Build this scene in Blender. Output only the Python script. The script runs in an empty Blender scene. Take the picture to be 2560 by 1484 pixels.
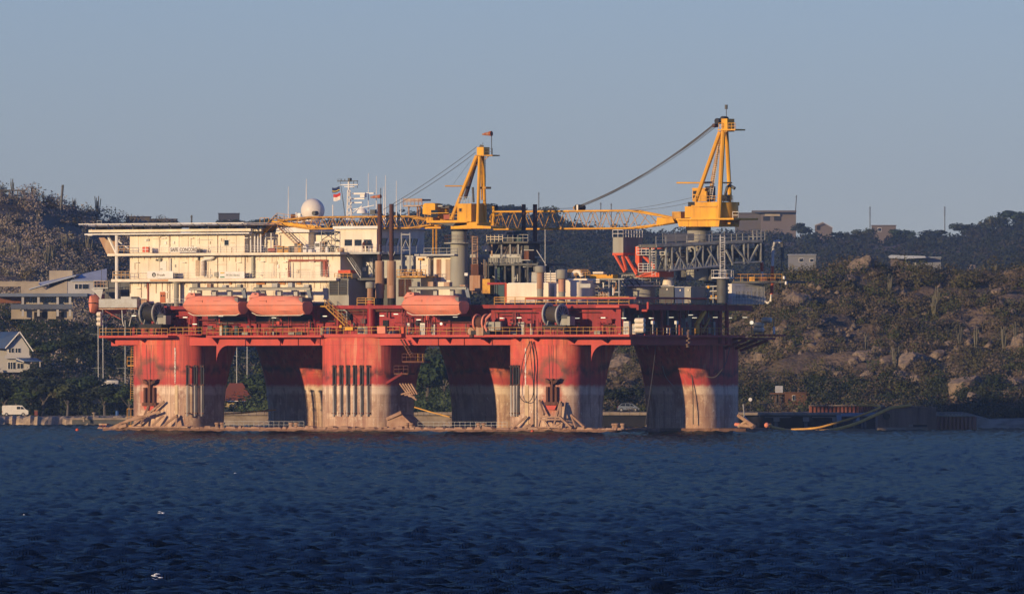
import bpy, math, random
import numpy as np
from mathutils import Vector, Matrix
random.seed(7); rng = np.random.default_rng(7)
sc = bpy.context.scene
COL = sc.collection
# ---------------------------------------------------------------- camera
cam = bpy.data.cameras.new('camera'); camo = bpy.data.objects.new('camera', cam); COL.objects.link(camo)
camo.location = (0, 0, 8); camo.rotation_euler = (math.pi/2, 0, 0)
cam.sensor_width = 36; cam.lens = 36*32000/2560; cam.shift_y = (950-742)/2560
cam.clip_start = 5; cam.clip_end = 9000
sc.camera = camo
# ---------------------------------------------------------------- light
SUN_EL, SUN_AZ = math.radians(8.8), math.radians(46)     # light travels towards +Y and to the right
wd = bpy.data.worlds.new('World'); sc.world = wd; wd.use_nodes = True
nt = wd.node_tree; nt.nodes.clear()
sky = nt.nodes.new('ShaderNodeTexSky'); sky.sky_type = 'NISHITA'; sky.sun_disc = False
sky.sun_elevation = SUN_EL; sky.sun_rotation = math.pi + SUN_AZ
sky.air_density = 1.0; sky.dust_density = 0.0; sky.ozone_density = 3.0; sky.altitude = 0
bg = nt.nodes.new('ShaderNodeBackground'); bg.inputs[1].default_value = 0.081
hs = nt.nodes.new('ShaderNodeHueSaturation'); hs.inputs['Saturation'].default_value = 1.0
mul = nt.nodes.new('ShaderNodeMix'); mul.data_type = 'RGBA'; mul.blend_type = 'MULTIPLY'; mul.inputs[0].default_value = 1.0
mul.inputs[7].default_value = (0.88, 1.03, 1.98, 1)
wo = nt.nodes.new('ShaderNodeOutputWorld')
nt.links.new(sky.outputs[0], mul.inputs[6]); nt.links.new(mul.outputs[2], bg.inputs[0]); nt.links.new(bg.outputs[0], wo.inputs[0])
sl = bpy.data.lights.new('sun', 'SUN'); sl.energy = 4.6; sl.angle = math.radians(0.55); sl.color = (1.0, 0.72, 0.39)
so = bpy.data.objects.new('sun', sl); COL.objects.link(so)
sd = Vector((math.sin(SUN_AZ)*math.cos(SUN_EL), math.cos(SUN_AZ)*math.cos(SUN_EL), -math.sin(SUN_EL)))
so.rotation_euler = sd.to_track_quat('-Z', 'Y').to_euler(); so.location = (-60, 1800, 120)
vs = sc.view_settings; vs.view_transform = 'Standard'; vs.look = 'None'; vs.exposure = 0.0; vs.gamma = 1.0
try: vs.use_curve_mapping = False
except Exception: pass
sc.cycles.max_bounces = 5; sc.cycles.volume_bounces = 0
sc.cycles.diffuse_bounces = 2; sc.cycles.glossy_bounces = 2; sc.cycles.transmission_bounces = 2
sc.cycles.transparent_max_bounces = 8
# ---------------------------------------------------------------- frames: image position + depth -> place
FP, YH, CZ = 32000.0, 950.0, 8.0
TH = math.radians(35); cT, sT = math.cos(TH), math.sin(TH)
OX, OY = 17.98, 1970.0
def R2W(p): return (OX+cT*p[0]+sT*p[1], OY-sT*p[0]+cT*p[1], p[2])
def L(px, py, v):
    k = (px-1280)/FP
    u = (k*(OY+cT*v)-OX-sT*v)/(cT+k*sT)
    return (u, v, CZ+(YH-py)/FP*(OY-sT*u+cT*v))
def LU(px, py, u):
    k = (px-1280)/FP
    v = (k*(OY-sT*u)-OX-cT*u)/(sT-k*cT)
    return (u, v, CZ+(YH-py)/FP*(OY-sT*u+cT*v))
def W(px, py, Y): return ((px-1280)/FP*Y, Y, CZ+(YH-py)/FP*Y)
def U(px, v): return L(px, 900, v)[0]
def Z(py, px=1000, v=0): return L(px, py, v)[2]
# ---------------------------------------------------------------- materials
MATS = {}
def mat(name, col, rough=0.65, metal=0.0, dirt=None, amt=0.35, scale=0.6, streak=False, bump=0.0, spec=0.3):
    if name in MATS: return MATS[name]
    m = bpy.data.materials.new(name); m.use_nodes = True; n = m.node_tree.nodes; l = m.node_tree.links
    b = n['Principled BSDF']; b.inputs['Roughness'].default_value = rough; b.inputs['Metallic'].default_value = metal
    b.inputs['Specular IOR Level'].default_value = spec
    if dirt is None: dirt = tuple(x*0.55+y*0.1 for x, y in zip(col, (0.3, 0.2, 0.12)))
    tc = n.new('ShaderNodeTexCoord'); mp = n.new('ShaderNodeMapping')
    mp.inputs['Scale'].default_value = (scale, scale, scale*(0.09 if streak else 1))
    nz = n.new('ShaderNodeTexNoise'); nz.inputs['Scale'].default_value = 1.0; nz.inputs['Detail'].default_value = 6; nz.inputs['Roughness'].default_value = 0.65
    rp = n.new('ShaderNodeValToRGB'); rp.color_ramp.elements[0].position = 0.5-0.12; rp.color_ramp.elements[1].position = 0.78
    rp.color_ramp.elements[0].color = (0, 0, 0, 1); rp.color_ramp.elements[1].color = (amt*2,)*3+(1,)
    n2 = n.new('ShaderNodeTexNoise'); n2.inputs['Scale'].default_value = scale*0.35; n2.inputs['Detail'].default_value = 3
    mx = n.new('ShaderNodeMix'); mx.data_type = 'RGBA'
    mx.inputs[6].default_value = (*col, 1); mx.inputs[7].default_value = (*dirt, 1)
    hv = n.new('ShaderNodeMix'); hv.data_type = 'RGBA'; hv.blend_type = 'MULTIPLY'; hv.inputs[0].default_value = 1
    r2 = n.new('ShaderNodeMapRange'); r2.inputs['From Min'].default_value = 0.3; r2.inputs['From Max'].default_value = 0.7
    r2.inputs['To Min'].default_value = 0.86; r2.inputs['To Max'].default_value = 1.08
    l.new(tc.outputs['Object'], mp.inputs[0]); l.new(mp.outputs[0], nz.inputs['Vector']); l.new(tc.outputs['Object'], n2.inputs['Vector'])
    l.new(nz.outputs['Fac'], rp.inputs[0]); l.new(rp.outputs[0], mx.inputs[0])
    l.new(n2.outputs['Fac'], r2.inputs['Value']); l.new(mx.outputs[2], hv.inputs[6]); l.new(r2.outputs[0], hv.inputs[7])
    l.new(hv.outputs[2], b.inputs['Base Color'])
    if bump:
        bp = n.new('ShaderNodeBump'); bp.inputs['Strength'].default_value = bump; bp.inputs['Distance'].default_value = 0.1
        l.new(nz.outputs['Fac'], bp.inputs['Height']); l.new(bp.outputs[0], b.inputs['Normal'])
    MATS[name] = m; return m
RUST = (0.13, 0.05, 0.025)
M_white = mat('cream_paint', (0.82, 0.74, 0.60), 0.5, dirt=(0.50, 0.34, 0.20), amt=0.22, scale=0.8, streak=True)
M_white2 = mat('white_paint', (0.80, 0.78, 0.74), 0.5, dirt=(0.5, 0.4, 0.3), amt=0.15, scale=0.8)
M_red = mat('red_paint', (0.36, 0.022, 0.024), 0.5, dirt=(0.13, 0.014, 0.014), amt=0.5, scale=0.7, streak=True)
M_redf = mat('faded_red_paint', (0.56, 0.075, 0.055), 0.6, dirt=(0.33, 0.06, 0.04), amt=0.3, scale=0.7, streak=True)
M_redd = mat('dark_red_paint', (0.25, 0.018, 0.018), 0.55, dirt=(0.06, 0.01, 0.01), amt=0.4, scale=0.6)
M_yel = mat('yellow_paint', (0.82, 0.41, 0.02), 0.5, dirt=(0.36, 0.13, 0.02), amt=0.28, scale=0.9, streak=True)
M_yeld = mat('weathered_yellow_paint', (0.66, 0.34, 0.04), 0.6, dirt=(0.22, 0.09, 0.03), amt=0.5, scale=1.2)
M_yrail = mat('yellow_rail_paint', (0.62, 0.33, 0.06), 0.6, dirt=(0.3, 0.12, 0.04), amt=0.4, scale=1.5)
M_grey = mat('grey_paint', (0.36, 0.36, 0.31), 0.6, dirt=(0.24, 0.2, 0.14), amt=0.35, scale=0.7, streak=True)
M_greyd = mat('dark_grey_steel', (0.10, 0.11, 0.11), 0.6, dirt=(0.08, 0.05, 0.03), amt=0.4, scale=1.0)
M_gal = mat('galvanised_steel', (0.42, 0.43, 0.42), 0.5, metal=0.2, dirt=(0.25, 0.2, 0.15), amt=0.3, scale=1.2)
M_black = mat('black_rubber', (0.018, 0.018, 0.02), 0.7, dirt=(0.05, 0.04, 0.03), amt=0.3)
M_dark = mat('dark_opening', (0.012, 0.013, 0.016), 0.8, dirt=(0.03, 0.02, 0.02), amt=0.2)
M_glass = mat('window_glass', (0.012, 0.016, 0.022), 0.12, dirt=(0.02, 0.02, 0.03), amt=0.1, spec=0.6)
M_rust = mat('rusty_steel', (0.17, 0.065, 0.035), 0.8, dirt=(0.06, 0.025, 0.015), amt=0.6, scale=1.2, streak=True)
M_stack = mat('burnt_exhaust_steel', (0.10, 0.045, 0.035), 0.8, dirt=(0.045, 0.022, 0.02), amt=0.6, scale=1.0, streak=True)
M_lag = mat('stained_lagging', (0.50, 0.38, 0.27), 0.7, dirt=(0.33, 0.14, 0.06), amt=0.7, scale=0.8, streak=True)
M_boat = mat('faded_orange_fibreglass', (0.82, 0.25, 0.155), 0.55, dirt=(0.66, 0.27, 0.19), amt=0.55, scale=1.1, streak=True)
M_orange = mat('orange_paint', (0.72, 0.10, 0.03), 0.5, dirt=(0.4, 0.07, 0.03), amt=0.4, scale=1.0)
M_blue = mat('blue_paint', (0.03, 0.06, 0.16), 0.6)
M_teal = mat('dark_teal_paint', (0.03, 0.08, 0.09), 0.6)
M_foul = mat('dried_fouling', (0.42, 0.27, 0.18), 0.9, dirt=(0.25, 0.13, 0.08), amt=0.6, scale=0.9, bump=0.3)
M_rope = mat('weathered_cable', (0.09, 0.085, 0.08), 0.8)
M_conc = mat('weathered_concrete', (0.36, 0.29, 0.21), 0.9, dirt=(0.18, 0.13, 0.09), amt=0.5, scale=0.5, bump=0.2)
M_wood = mat('weathered_timber', (0.16, 0.075, 0.035), 0.85, dirt=(0.07, 0.04, 0.025), amt=0.6, scale=0.9, streak=True)
def emit(name, col, st):
    m = bpy.data.materials.new(name); m.use_nodes = True
    b = m.node_tree.nodes['Principled BSDF']; b.inputs['Base Color'].default_value = (0.8, 0.8, 0.75, 1)
    b.inputs['Emission Color'].default_value = (*col, 1); b.inputs['Emission Strength'].default_value = st
    return m
M_lamp = emit('lit_tube', (1.0, 0.86, 0.6), 1.0)
# ---------------------------------------------------------------- scene objects
BASE = {}
def setp(o, label=None, cat=None, group=None, kind=None):
    if label: o['label'] = label
    if cat: o['category'] = cat
    if group: o['group'] = group
    if kind: o['kind'] = kind
    return o
def thing(name, label, cat, base, frame='R', group=None):
    o = bpy.data.objects.new(name, None); COL.objects.link(o); o.empty_display_size = 0.2
    if frame == 'R': o.location = R2W(base); o.rotation_euler = (0, 0, -TH)
    else: o.location = base
    BASE[o.name] = tuple(base)
    return setp(o, label, cat, group)
def dup(o, base=None, label=None, frame='R', parent=None, rz=None, sc_=None):
    n = o.copy(); COL.objects.link(n)
    if parent is None:
        n.location = R2W(base) if frame == 'R' else base
        if rz is not None: n.rotation_euler = (0, 0, rz)
        if sc_ is not None: n.scale = (sc_,)*3 if not hasattr(sc_, '__len__') else sc_
        if label: n['label'] = label
        BASE[n.name] = tuple(base)
    else: n.parent = parent
    for ch in list(o.children): dup(ch, parent=n)
    return n
def rootof(o):
    while o.parent: o = o.parent
    return o
class MB:
    def __init__(s): s.v = []; s.f = []
    def add(s, vs, fs):
        k = len(s.v); s.v.extend(vs); s.f.extend([tuple(i+k for i in f) for f in fs]); return s
    def box(s, u0, v0, z0, u1, v1, z1):
        if u0 > u1: u0, u1 = u1, u0
        if v0 > v1: v0, v1 = v1, v0
        if z0 > z1: z0, z1 = z1, z0
        return s.add([(u0,v0,z0),(u1,v0,z0),(u1,v1,z0),(u0,v1,z0),(u0,v0,z1),(u1,v0,z1),(u1,v1,z1),(u0,v1,z1)],
                     [(0,3,2,1),(4,5,6,7),(0,1,5,4),(1,2,6,5),(2,3,7,6),(3,0,4,7)])
    def pbox(s, x0, x1, y0, y1, v, d):          # front face at v spans the image rectangle
        a = L(x0, y0, v); b = L(x1, y1, v); return s.box(a[0], v, b[2], b[0], v+d, a[2])
    def wbox(s, x0, x1, y0, y1, Y, d):
        a = W(x0, y0, Y); b = W(x1, y1, Y); return s.box(a[0], Y, b[2], b[0], Y+d, a[2])
    def bar(s, p, q, w, h=None):                 # square bar
        return s.tube([p, q], w*0.7071 if h is None else w*0.7071, 4)
    def tube(s, pts, r, n=5, r2=None, caps=True):
        pts = [Vector(p) for p in pts]; k0 = len(s.v); m = len(pts); rs = [r+(((r2-r)*i/(m-1)) if r2 is not None else 0) for i in range(m)]
        for i, p in enumerate(pts):
            d = (pts[min(i+1, m-1)]-pts[max(i-1, 0)])
            if d.length < 1e-9: d = Vector((0,0,1))
            d.normalize(); up = Vector((0,0,1)) if abs(d.z) < 0.95 else Vector((0,1,0))
            a = d.cross(up).normalized(); b = a.cross(d)
            for j in range(n):
                t = 2*math.pi*(j+0.5)/n; w = p+(a*math.cos(t)+b*math.sin(t))*rs[i]; s.v.append(tuple(w))
        for i in range(m-1):
            for j in range(n):
                a0 = k0+i*n+j; a1 = k0+i*n+(j+1) % n; s.f.append((a0, a0+n, a1+n, a1))
        if caps: s.f.append(tuple(k0+j for j in range(n))); s.f.append(tuple(k0+(m-1)*n+j for j in reversed(range(n))))
        return s
    def lathe(s, c, prof, n=14, axis='z', caps=True):
        k0 = len(s.v); m = len(prof)
        for r, h in prof:
            for j in range(n):
                t = 2*math.pi*j/n; a, b = r*math.cos(t), r*math.sin(t)
                s.v.append({'z': (c[0]+a, c[1]+b, c[2]+h), 'u': (c[0]+h, c[1]+a, c[2]+b), 'v': (c[0]+a, c[1]+h, c[2]-b)}[axis])
        for i in range(m-1):
            for j in range(n):
                a0 = k0+i*n+j; a1 = k0+i*n+(j+1) % n; s.f.append((a0, a1, a1+n, a0+n))
        if caps: s.f.append(tuple(k0+j for j in reversed(range(n)))); s.f.append(tuple(k0+(m-1)*n+j for j in range(n)))
        return s
    def cyl(s, c, r, h, n=14, axis='z', r2=None): return s.lathe(c, [(r, 0), (r if r2 is None else r2, h)], n, axis)
    def sphere(s, c, r, n=20, m=12, z0=-1.0):
        prof = []
        for i in range(m+1):
            t = math.asin(z0)+(math.pi/2-math.asin(z0))*i/m; prof.append((max(r*math.cos(t), 1e-3), r*math.sin(t)))
        return s.lathe(c, prof, n)
    def prism(s, poly, a0, a1, plane='uz'):
        n = len(poly); mp = {'uz': lambda p, a: (p[0], a, p[1]), 'uv': lambda p, a: (p[0], p[1], a), 'vz': lambda p, a: (a, p[0], p[1])}[plane]
        vs = [mp(p, a0) for p in poly]+[mp(p, a1) for p in poly]
        ar = sum(poly[i][0]*poly[(i+1) % n][1]-poly[(i+1) % n][0]*poly[i][1] for i in range(n))
        flip = (ar > 0) == (plane == 'uz')
        A = tuple(range(n)); B = tuple(range(n, 2*n))
        fs = [A[::-1], B]+[(i, (i+1) % n, n+(i+1) % n, n+i) for i in range(n)]
        if flip == (a1 > a0): fs = [f[::-1] for f in fs]
        return s.add(vs, fs)
    def hull(s, rings, caps=True):
        k0 = len(s.v); n = len(rings[0])
        for r in rings: s.v.extend([tuple(p) for p in r])
        for i in range(len(rings)-1):
            for j in range(n):
                a0 = k0+i*n+j; a1 = k0+i*n+(j+1) % n; s.f.append((a0, a1, a1+n, a0+n))
        if caps: s.f.append(tuple(k0+j for j in reversed(range(n)))); s.f.append(tuple(k0+(len(rings)-1)*n+j for j in range(n)))
        return s
    def rail(s, pts, h=1.1, sp=1.6, r=0.045, rails=(1.0, 0.52)):
        for a, b in zip(pts[:-1], pts[1:]):
            a = Vector(a); b = Vector(b); k = max(1, round((b-a).length/sp))
            for f in rails: s.tube([a+Vector((0,0,h*f)), b+Vector((0,0,h*f))], r, 4)
            for i in range(k+1):
                p = a.lerp(b, i/k); s.tube([p, p+Vector((0,0,h))], r, 4)
        return s
    def ladder(s, p, q, w=0.45, axis=(1,0,0), r=0.04, sp=0.35):
        p = Vector(p); q = Vector(q); ax = Vector(axis)*w/2
        for g in (-1, 1): s.tube([p+ax*g, q+ax*g], r, 4)
        k = max(2, int((q-p).length/sp))
        for i in range(1, k): c = p.lerp(q, i/k); s.tube([c-ax, c+ax], r*0.8, 4)
        return s
    def build(s, name, m, parent=None, smooth=False, base=None, frame='R', label=None, cat=None, group=None, kind=None):
        if parent is not None: b = BASE[rootof(parent).name]
        else: b = base if base is not None else (0, 0, 0)
        me = bpy.data.meshes.new(name)
        v = np.array(s.v, dtype=float)-np.array(b)
        me.from_pydata(v.tolist(), [], s.f); me.materials.append(m)
        if smooth: me.polygons.foreach_set('use_smooth', [True]*len(me.polygons))
        o = bpy.data.objects.new(name, me); COL.objects.link(o)
        if smooth and smooth != 'all':
            try: me.set_sharp_from_angle(angle=math.radians(40))
            except Exception: pass
        if parent is not None: o.parent = parent
        else:
            if frame == 'R': o.location = R2W(b); o.rotation_euler = (0, 0, -TH)
            else: o.location = b
            BASE[o.name] = tuple(b)
        setp(o, label, cat, group, kind); me.update()
        return o
def text(parent, name, s, p, h, m, v_off=0.03, squash=1.0, frame='R', bold=0.0, depth=0.01):
    cu = bpy.data.curves.new('t', 'FONT'); cu.body = s; cu.size = 1.0; cu.extrude = 0.02; cu.offset = bold; cu.resolution_u = 2
    ob = bpy.data.objects.new('t', cu); COL.objects.link(ob); dg = bpy.context.evaluated_depsgraph_get(); dg.update()
    me0 = bpy.data.meshes.new_from_object(ob.evaluated_get(dg))
    vs = [v.co.copy() for v in me0.vertices]; fs = [tuple(q.vertices) for q in me0.polygons]
    bpy.data.objects.remove(ob); bpy.data.curves.remove(cu); bpy.data.meshes.remove(me0)
    k = h/0.7; M = MB()
    M.add([(p[0]+v.x*k*squash, p[1]-v_off-v.z*0.5, p[2]+v.y*k) for v in vs], fs)
    return M.build(name, m, parent)

USED = set()
def where(kind, px, py, marks):
    """a label that places one of many alike things by the landmarks round it"""
    ms = sorted(marks, key=lambda m: math.hypot(m[0]-px, (m[1]-py)*1.3))
    def rel(m):
        dx, dy = px-m[0], (py-m[1])*1.3
        if abs(dx) > abs(dy)*2: return 'right of' if dx > 0 else 'left of'
        if abs(dy) > abs(dx)*2: return 'below' if dy > 0 else 'above'
        return ('below' if dy > 0 else 'above')+' and '+('right of' if dx > 0 else 'left of')
    c = ['%s %s %s' % (kind, rel(m), m[2]) for m in ms[:2]]+['%s between %s and %s' % (kind, ms[0][2], m[2]) for m in ms[1:6]]+['%s %s %s, farther off' % (kind, rel(ms[0]), ms[0][2])]+['%s %s %s' % (kind, rel(m), m[2]) for m in ms[2:]]
    for t in c:
        if t not in USED and len(t.split()) <= 16: USED.add(t); return t
    return c[0]
# ================================================================ the floating platform: pontoons, columns, decks
def column_material():
    m = bpy.data.materials.new('column_paint'); m.use_nodes = True; n = m.node_tree.nodes; l = m.node_tree.links
    b = n['Principled BSDF']; b.inputs['Roughness'].default_value = 0.7; b.inputs['Specular IOR Level'].default_value = 0.25
    tc = n.new('ShaderNodeTexCoord'); sp = n.new('ShaderNodeSeparateXYZ'); l.new(tc.outputs['Object'], sp.inputs[0])
    def noise(scale, zs=1.0, det=5, rough=0.6):
        mp = n.new('ShaderNodeMapping'); mp.inputs['Scale'].default_value = (scale, scale, scale*zs)
        t = n.new('ShaderNodeTexNoise'); t.inputs['Scale'].default_value = 1; t.inputs['Detail'].default_value = det; t.inputs['Roughness'].default_value = rough
        l.new(tc.outputs['Object'], mp.inputs[0]); l.new(mp.outputs[0], t.inputs['Vector']); return t.outputs['Fac']
    def rng_(x, a, b_, c=0.0, d=1.0):
        r = n.new('ShaderNodeMapRange'); l.new(x, r.inputs[0]); r.inputs[1].default_value = a; r.inputs[2].default_value = b_; r.inputs[3].default_value = c; r.inputs[4].default_value = d; return r.outputs[0]
    def mix(f, a, b_):
        x = n.new('ShaderNodeMix'); x.data_type = 'RGBA'
        if isinstance(f, float): x.inputs[0].default_value = f
        else: l.new(f, x.inputs[0])
        for i, c in ((6, a), (7, b_)):
            if isinstance(c, tuple): x.inputs[i].default_value = (*c, 1)
            else: l.new(c, x.inputs[i])
        return x.outputs[2]
    def mth(op, a, b_):
        x = n.new('ShaderNodeMath'); x.operation = op
        for i, c in ((0, a), (1, b_)):
            if isinstance(c, (int, float)): x.inputs[i].default_value = c
            else: l.new(c, x.inputs[i])
        return x.outputs[0]
    st = noise(0.9, 0.05); blot = noise(0.30, 0.7); fine = noise(2.2, 0.5); wav = noise(0.22, 0.15)
    z = mth('ADD', sp.outputs[2], mth('MULTIPLY', mth('SUBTRACT', wav, 0.5), 0.5))
    st2 = noise(0.5, 0.03, 6, 0.7); med = noise(0.8, 0.8, 6, 0.7)
    red = mix(rng_(st, 0.40, 0.66), (0.66, 0.105, 0.075), (0.44, 0.075, 0.055))
    red = mix(mth('MULTIPLY', rng_(blot, 0.48, 0.66), 0.75), red, (0.70, 0.24, 0.13))
    red = mix(mth('MULTIPLY', rng_(st2, 0.54, 0.66), 0.65), red, (0.62, 0.22, 0.10))
    red = mix(mth('MULTIPLY', rng_(st, 0.58, 0.68), 0.6), red, (0.22, 0.06, 0.05))
    drip = noise(1.7, 0.045, 4, 0.55); drip2 = noise(1.1, 0.06, 4, 0.55)
    red = mix(mth('MULTIPLY', rng_(drip, 0.585, 0.615), 0.7), red, (0.25, 0.075, 0.05))
    red = mix(mth('MULTIPLY', rng_(drip2, 0.60, 0.64), 0.6), red, (0.74, 0.33, 0.20))
    band = mth('MULTIPLY', rng_(z, 9.2, 8.2), 0.7); red = mix(band, red, (0.42, 0.04, 0.045))
    wl = noise(0.16, 0.5, 3); zz_ = mth('ADD', sp.outputs[2], mth('MULTIPLY', mth('SUBTRACT', wl, 0.5), 6.0))
    scum = mth('MULTIPLY', mth('MULTIPLY', rng_(zz_, 8.6, 9.2), rng_(zz_, 10.4, 9.5)), rng_(med, 0.38, 0.56)); red = mix(mth('MULTIPLY', scum, 0.8), red, (0.055, 0.035, 0.035))
    tan = mix(rng_(blot, 0.40, 0.60), (0.37, 0.22, 0.155), (0.56, 0.39, 0.27))
    tan = mix(mth('MULTIPLY', rng_(med, 0.54, 0.60), 0.65), tan, (0.70, 0.51, 0.36))
    tan = mix(mth('MULTIPLY', rng_(fine, 0.60, 0.68), 0.8), tan, (0.80, 0.70, 0.56))
    tan = mix(mth('MULTIPLY', rng_(st, 0.50, 0.66), 0.6), tan, (0.20, 0.11, 0.09))
    tan = mix(mth('MULTIPLY', mth('MULTIPLY', rng_(z, 5.6, 6.0), rng_(blot, 0.36, 0.50)), 0.8), tan, (0.78, 0.62, 0.48))
    tan = mix(mth('MULTIPLY', rng_(z, 2.4, 0.7), 0.6), tan, (0.44, 0.27, 0.17))
    tan = mix(mth('MULTIPLY', rng_(drip2, 0.57, 0.60), 0.4), tan, (0.72, 0.54, 0.40))
    tan = mix(mth('MULTIPLY', rng_(drip, 0.57, 0.60), 0.5), tan, (0.24, 0.12, 0.09))
    zr = mth('ADD', sp.outputs[2], mth('MULTIPLY', mth('SUBTRACT', med, 0.5), 1.1))
    def dist(u, v, z0, su, sz):
        dx = mth('DIVIDE', mth('SUBTRACT', sp.outputs[0], u), su); dz = mth('DIVIDE', mth('SUBTRACT', sp.outputs[2], z0), sz); dv = mth('DIVIDE', mth('SUBTRACT', sp.outputs[1], v), 6.0)
        return mth('SQRT', mth('ADD', mth('ADD', mth('MULTIPLY', dx, dx), mth('MULTIPLY', dz, dz)), mth('MULTIPLY', dv, dv)), 0)
    for pxa in (372, 1378):
        ua = U(pxa, -.5)
        d = mth('ADD', dist(ua, 0, 9.2, 2.6, 2.6), mth('MULTIPLY', mth('SUBTRACT', med, 0.5), 1.2))
        red = mix(mth('MULTIPLY', rng_(d, 1.15, 0.75), 0.7), red, (0.13, 0.085, 0.055))
        red = mix(mth('MULTIPLY', rng_(d, 0.75, 0.5), 0.85), red, (0.50, 0.07, 0.06))
        d2 = mth('ADD', dist(ua, 0, 5.2, 2.3, 2.8), mth('MULTIPLY', mth('SUBTRACT', med, 0.5), 1.3))
        tan = mix(mth('MULTIPLY', rng_(d2, 1.0, 0.6), 0.8), tan, (0.46, 0.12, 0.08))
    f = rng_(zr, 6.85, 7.45)
    cl = mix(f, tan, red)
    # dirt gathered along the plate welds
    bk = n.new('ShaderNodeTexBrick'); bk.inputs['Scale'].default_value = 1.0; bk.inputs['Mortar Size'].default_value = 0.045; bk.inputs['Brick Width'].default_value = 3.3; bk.inputs['Row Height'].default_value = 2.25; bk.inputs['Mortar Smooth'].default_value = 0.6
    cx = n.new('ShaderNodeCombineXYZ'); l.new(mth('ADD', sp.outputs[0], mth('MULTIPLY', sp.outputs[1], 0.8)), cx.inputs[0]); l.new(sp.outputs[2], cx.inputs[1]); l.new(cx.outputs[0], bk.inputs['Vector'])
    cl = mix(mth('MULTIPLY', bk.outputs['Fac'], 0.32), cl, (0.16, 0.06, 0.045)); l.new(cl, b.inputs['Base Color'])
    bp = n.new('ShaderNodeBump'); bp.inputs['Strength'].default_value = 0.25; bp.inputs['Distance'].default_value = 0.08
    l.new(fine, bp.inputs['Height']); l.new(bp.outputs[0], b.inputs['Normal'])
    return m
M_col = column_material()
rig = thing('semi_submersible_platform', 'huge red accommodation platform standing on six flared stained columns in the water', 'oil platform', (0, 0, 0))
COLS = {}
def rrect(cu, cv, hu, hv, r, z, ext=(0, 0), n=5):
    pts = []
    for k, (su, sv) in enumerate(((1, 1), (-1, 1), (-1, -1), (1, -1))):
        for i in range(n+1):
            t = math.pi/2*(k+i/n); v = cv+sv*(hv-r)+r*math.sin(t)
            v += ext[1] if sv > 0 else -ext[0]
            pts.append((cu+su*(hu-r)+r*math.cos(t), v, z))
    return pts
def column(px, v, flare, ztop):
    cu = U(px, v); rings = []
    for i in range(18):
        z = -2+(ztop+2)*i/17
        t = max(0, (z-1.5)/(13.5-1.5)); e = 3.6*min(t, 1)**2.2
        rings.append(rrect(cu, v, 6.5, 5.25, 3.0, z, (e, 0) if flare < 0 else (0, e)))
    o = MB().hull(rings).build('column', M_col, rig, smooth=True); COLS[px] = (cu, v); return o
cA = column(447, 5, 1, 15.2); cB = column(920, 5, 1, 15.2); cC = column(1391, 5, 1, 14.6)
for px in (783, 1243, 1731): column(px, 30, -1, 13.4)
# pontoons
def pontoon(u0, u1, v0, v1):
    poly = [(u0+2, v0), (u1-3, v0), (u1, v0+3), (u1, v1-3), (u1-3, v1), (u0+2, v1), (u0, v1-3), (u0, v0+3)]
    return MB().prism(poly, -3, 0.55, 'uv')
M_pont = mat('wet_rusty_pontoon', (0.23, 0.13, 0.085), 0.8, dirt=(0.10, 0.045, 0.03), amt=0.6, scale=0.5, bump=0.4)
uL, uR = U(237, -1), U(1562, -1)
pon = pontoon(uL, uR, -1.6, 11.6).build('pontoon', M_pont, rig)
pontoon(U(560, 24), U(1893, 30), 23.8, 36.2).build('pontoon', M_pont, rig)
# crust of sediment and growth along the pontoon edge
M = MB(); x = uL+1
while x < uR-1:
    w = random.uniform(0.5, 2.2); h = random.uniform(0.05, 0.32); v0 = -1.75+random.uniform(-0.05, 0.1)
    M.hull([[(x, v0, 0.35), (x+w, v0, 0.35), (x+w, v0+1.2, 0.5), (x, v0+1.2, 0.5)], [(x+.1*w, v0+.15, 0.55+h), (x+.8*w, v0+.2, 0.55+h*random.random()), (x+.8*w, v0+1, 0.55+h), (x+.1*w, v0+1, 0.58+h)]])
    x += w*random.uniform(0.7, 1.4)
M.build('crust', M_foul, rig)
# lower deck
ULD, URD = U(278, 0.5), 0.0
deck_poly = lambda e=0: [(ULD, 0.5), (URD, 0.5), (URD, 28), (-4, 36), (ULD, 36)]
zb, zl, zu = 13.45, 14.7, 19.7
MB().prism(deck_poly(), zb, zl, 'uv').build('lower_deck', M_redf, rig)
# stiffener plates on the deck edge beam
M = MB()
for px in (613, 700, 745, 800, 1095, 1160, 1230): M.box(U(px, .4), 0.35, zb, U(px, .4)+0.06, 0.5, zl)
M.build('stiffener', M_redd, rig)
# upper deck
MB().prism([(U(352, 2), 1.6), (0.3, 1.6), (0.3, 30), (-3, 38.5), (U(352, 2), 38.5)], zu-0.55, zu, 'uv').build('upper_deck', M_red, rig)
# front wall between decks, in plates
xs = [352, 430, 520, 640, 790, 868, 1010, 1100, 1180, 1262, 1330, 1400, 1470, 1545]
for a, b in zip(xs[:-1], xs[1:]):
    MB().box(U(a, 3.2)+0.04, 3.2+random.uniform(0, .05), zl, U(b, 3.2)-0.04, 3.5, zu-0.55).build('wall_panel', M_red, rig)
MB().box(U(352, 3.2), 3.4, zl, U(1545, 3.2), 4.0, zu-0.55).build('bulkhead', M_redd, rig)
MB().box(U(352, 3.2), 4.0, zl, U(352, 3.2)+0.5, 36, zu-0.55).build('end_bulkhead', M_red, rig)
# recessed end bulkhead (open gallery along the right end)
MB().box(-7.5, 3.3, zl, -7.0, 36, zu-0.55).build('end_bulkhead', M_redd, rig)
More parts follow.
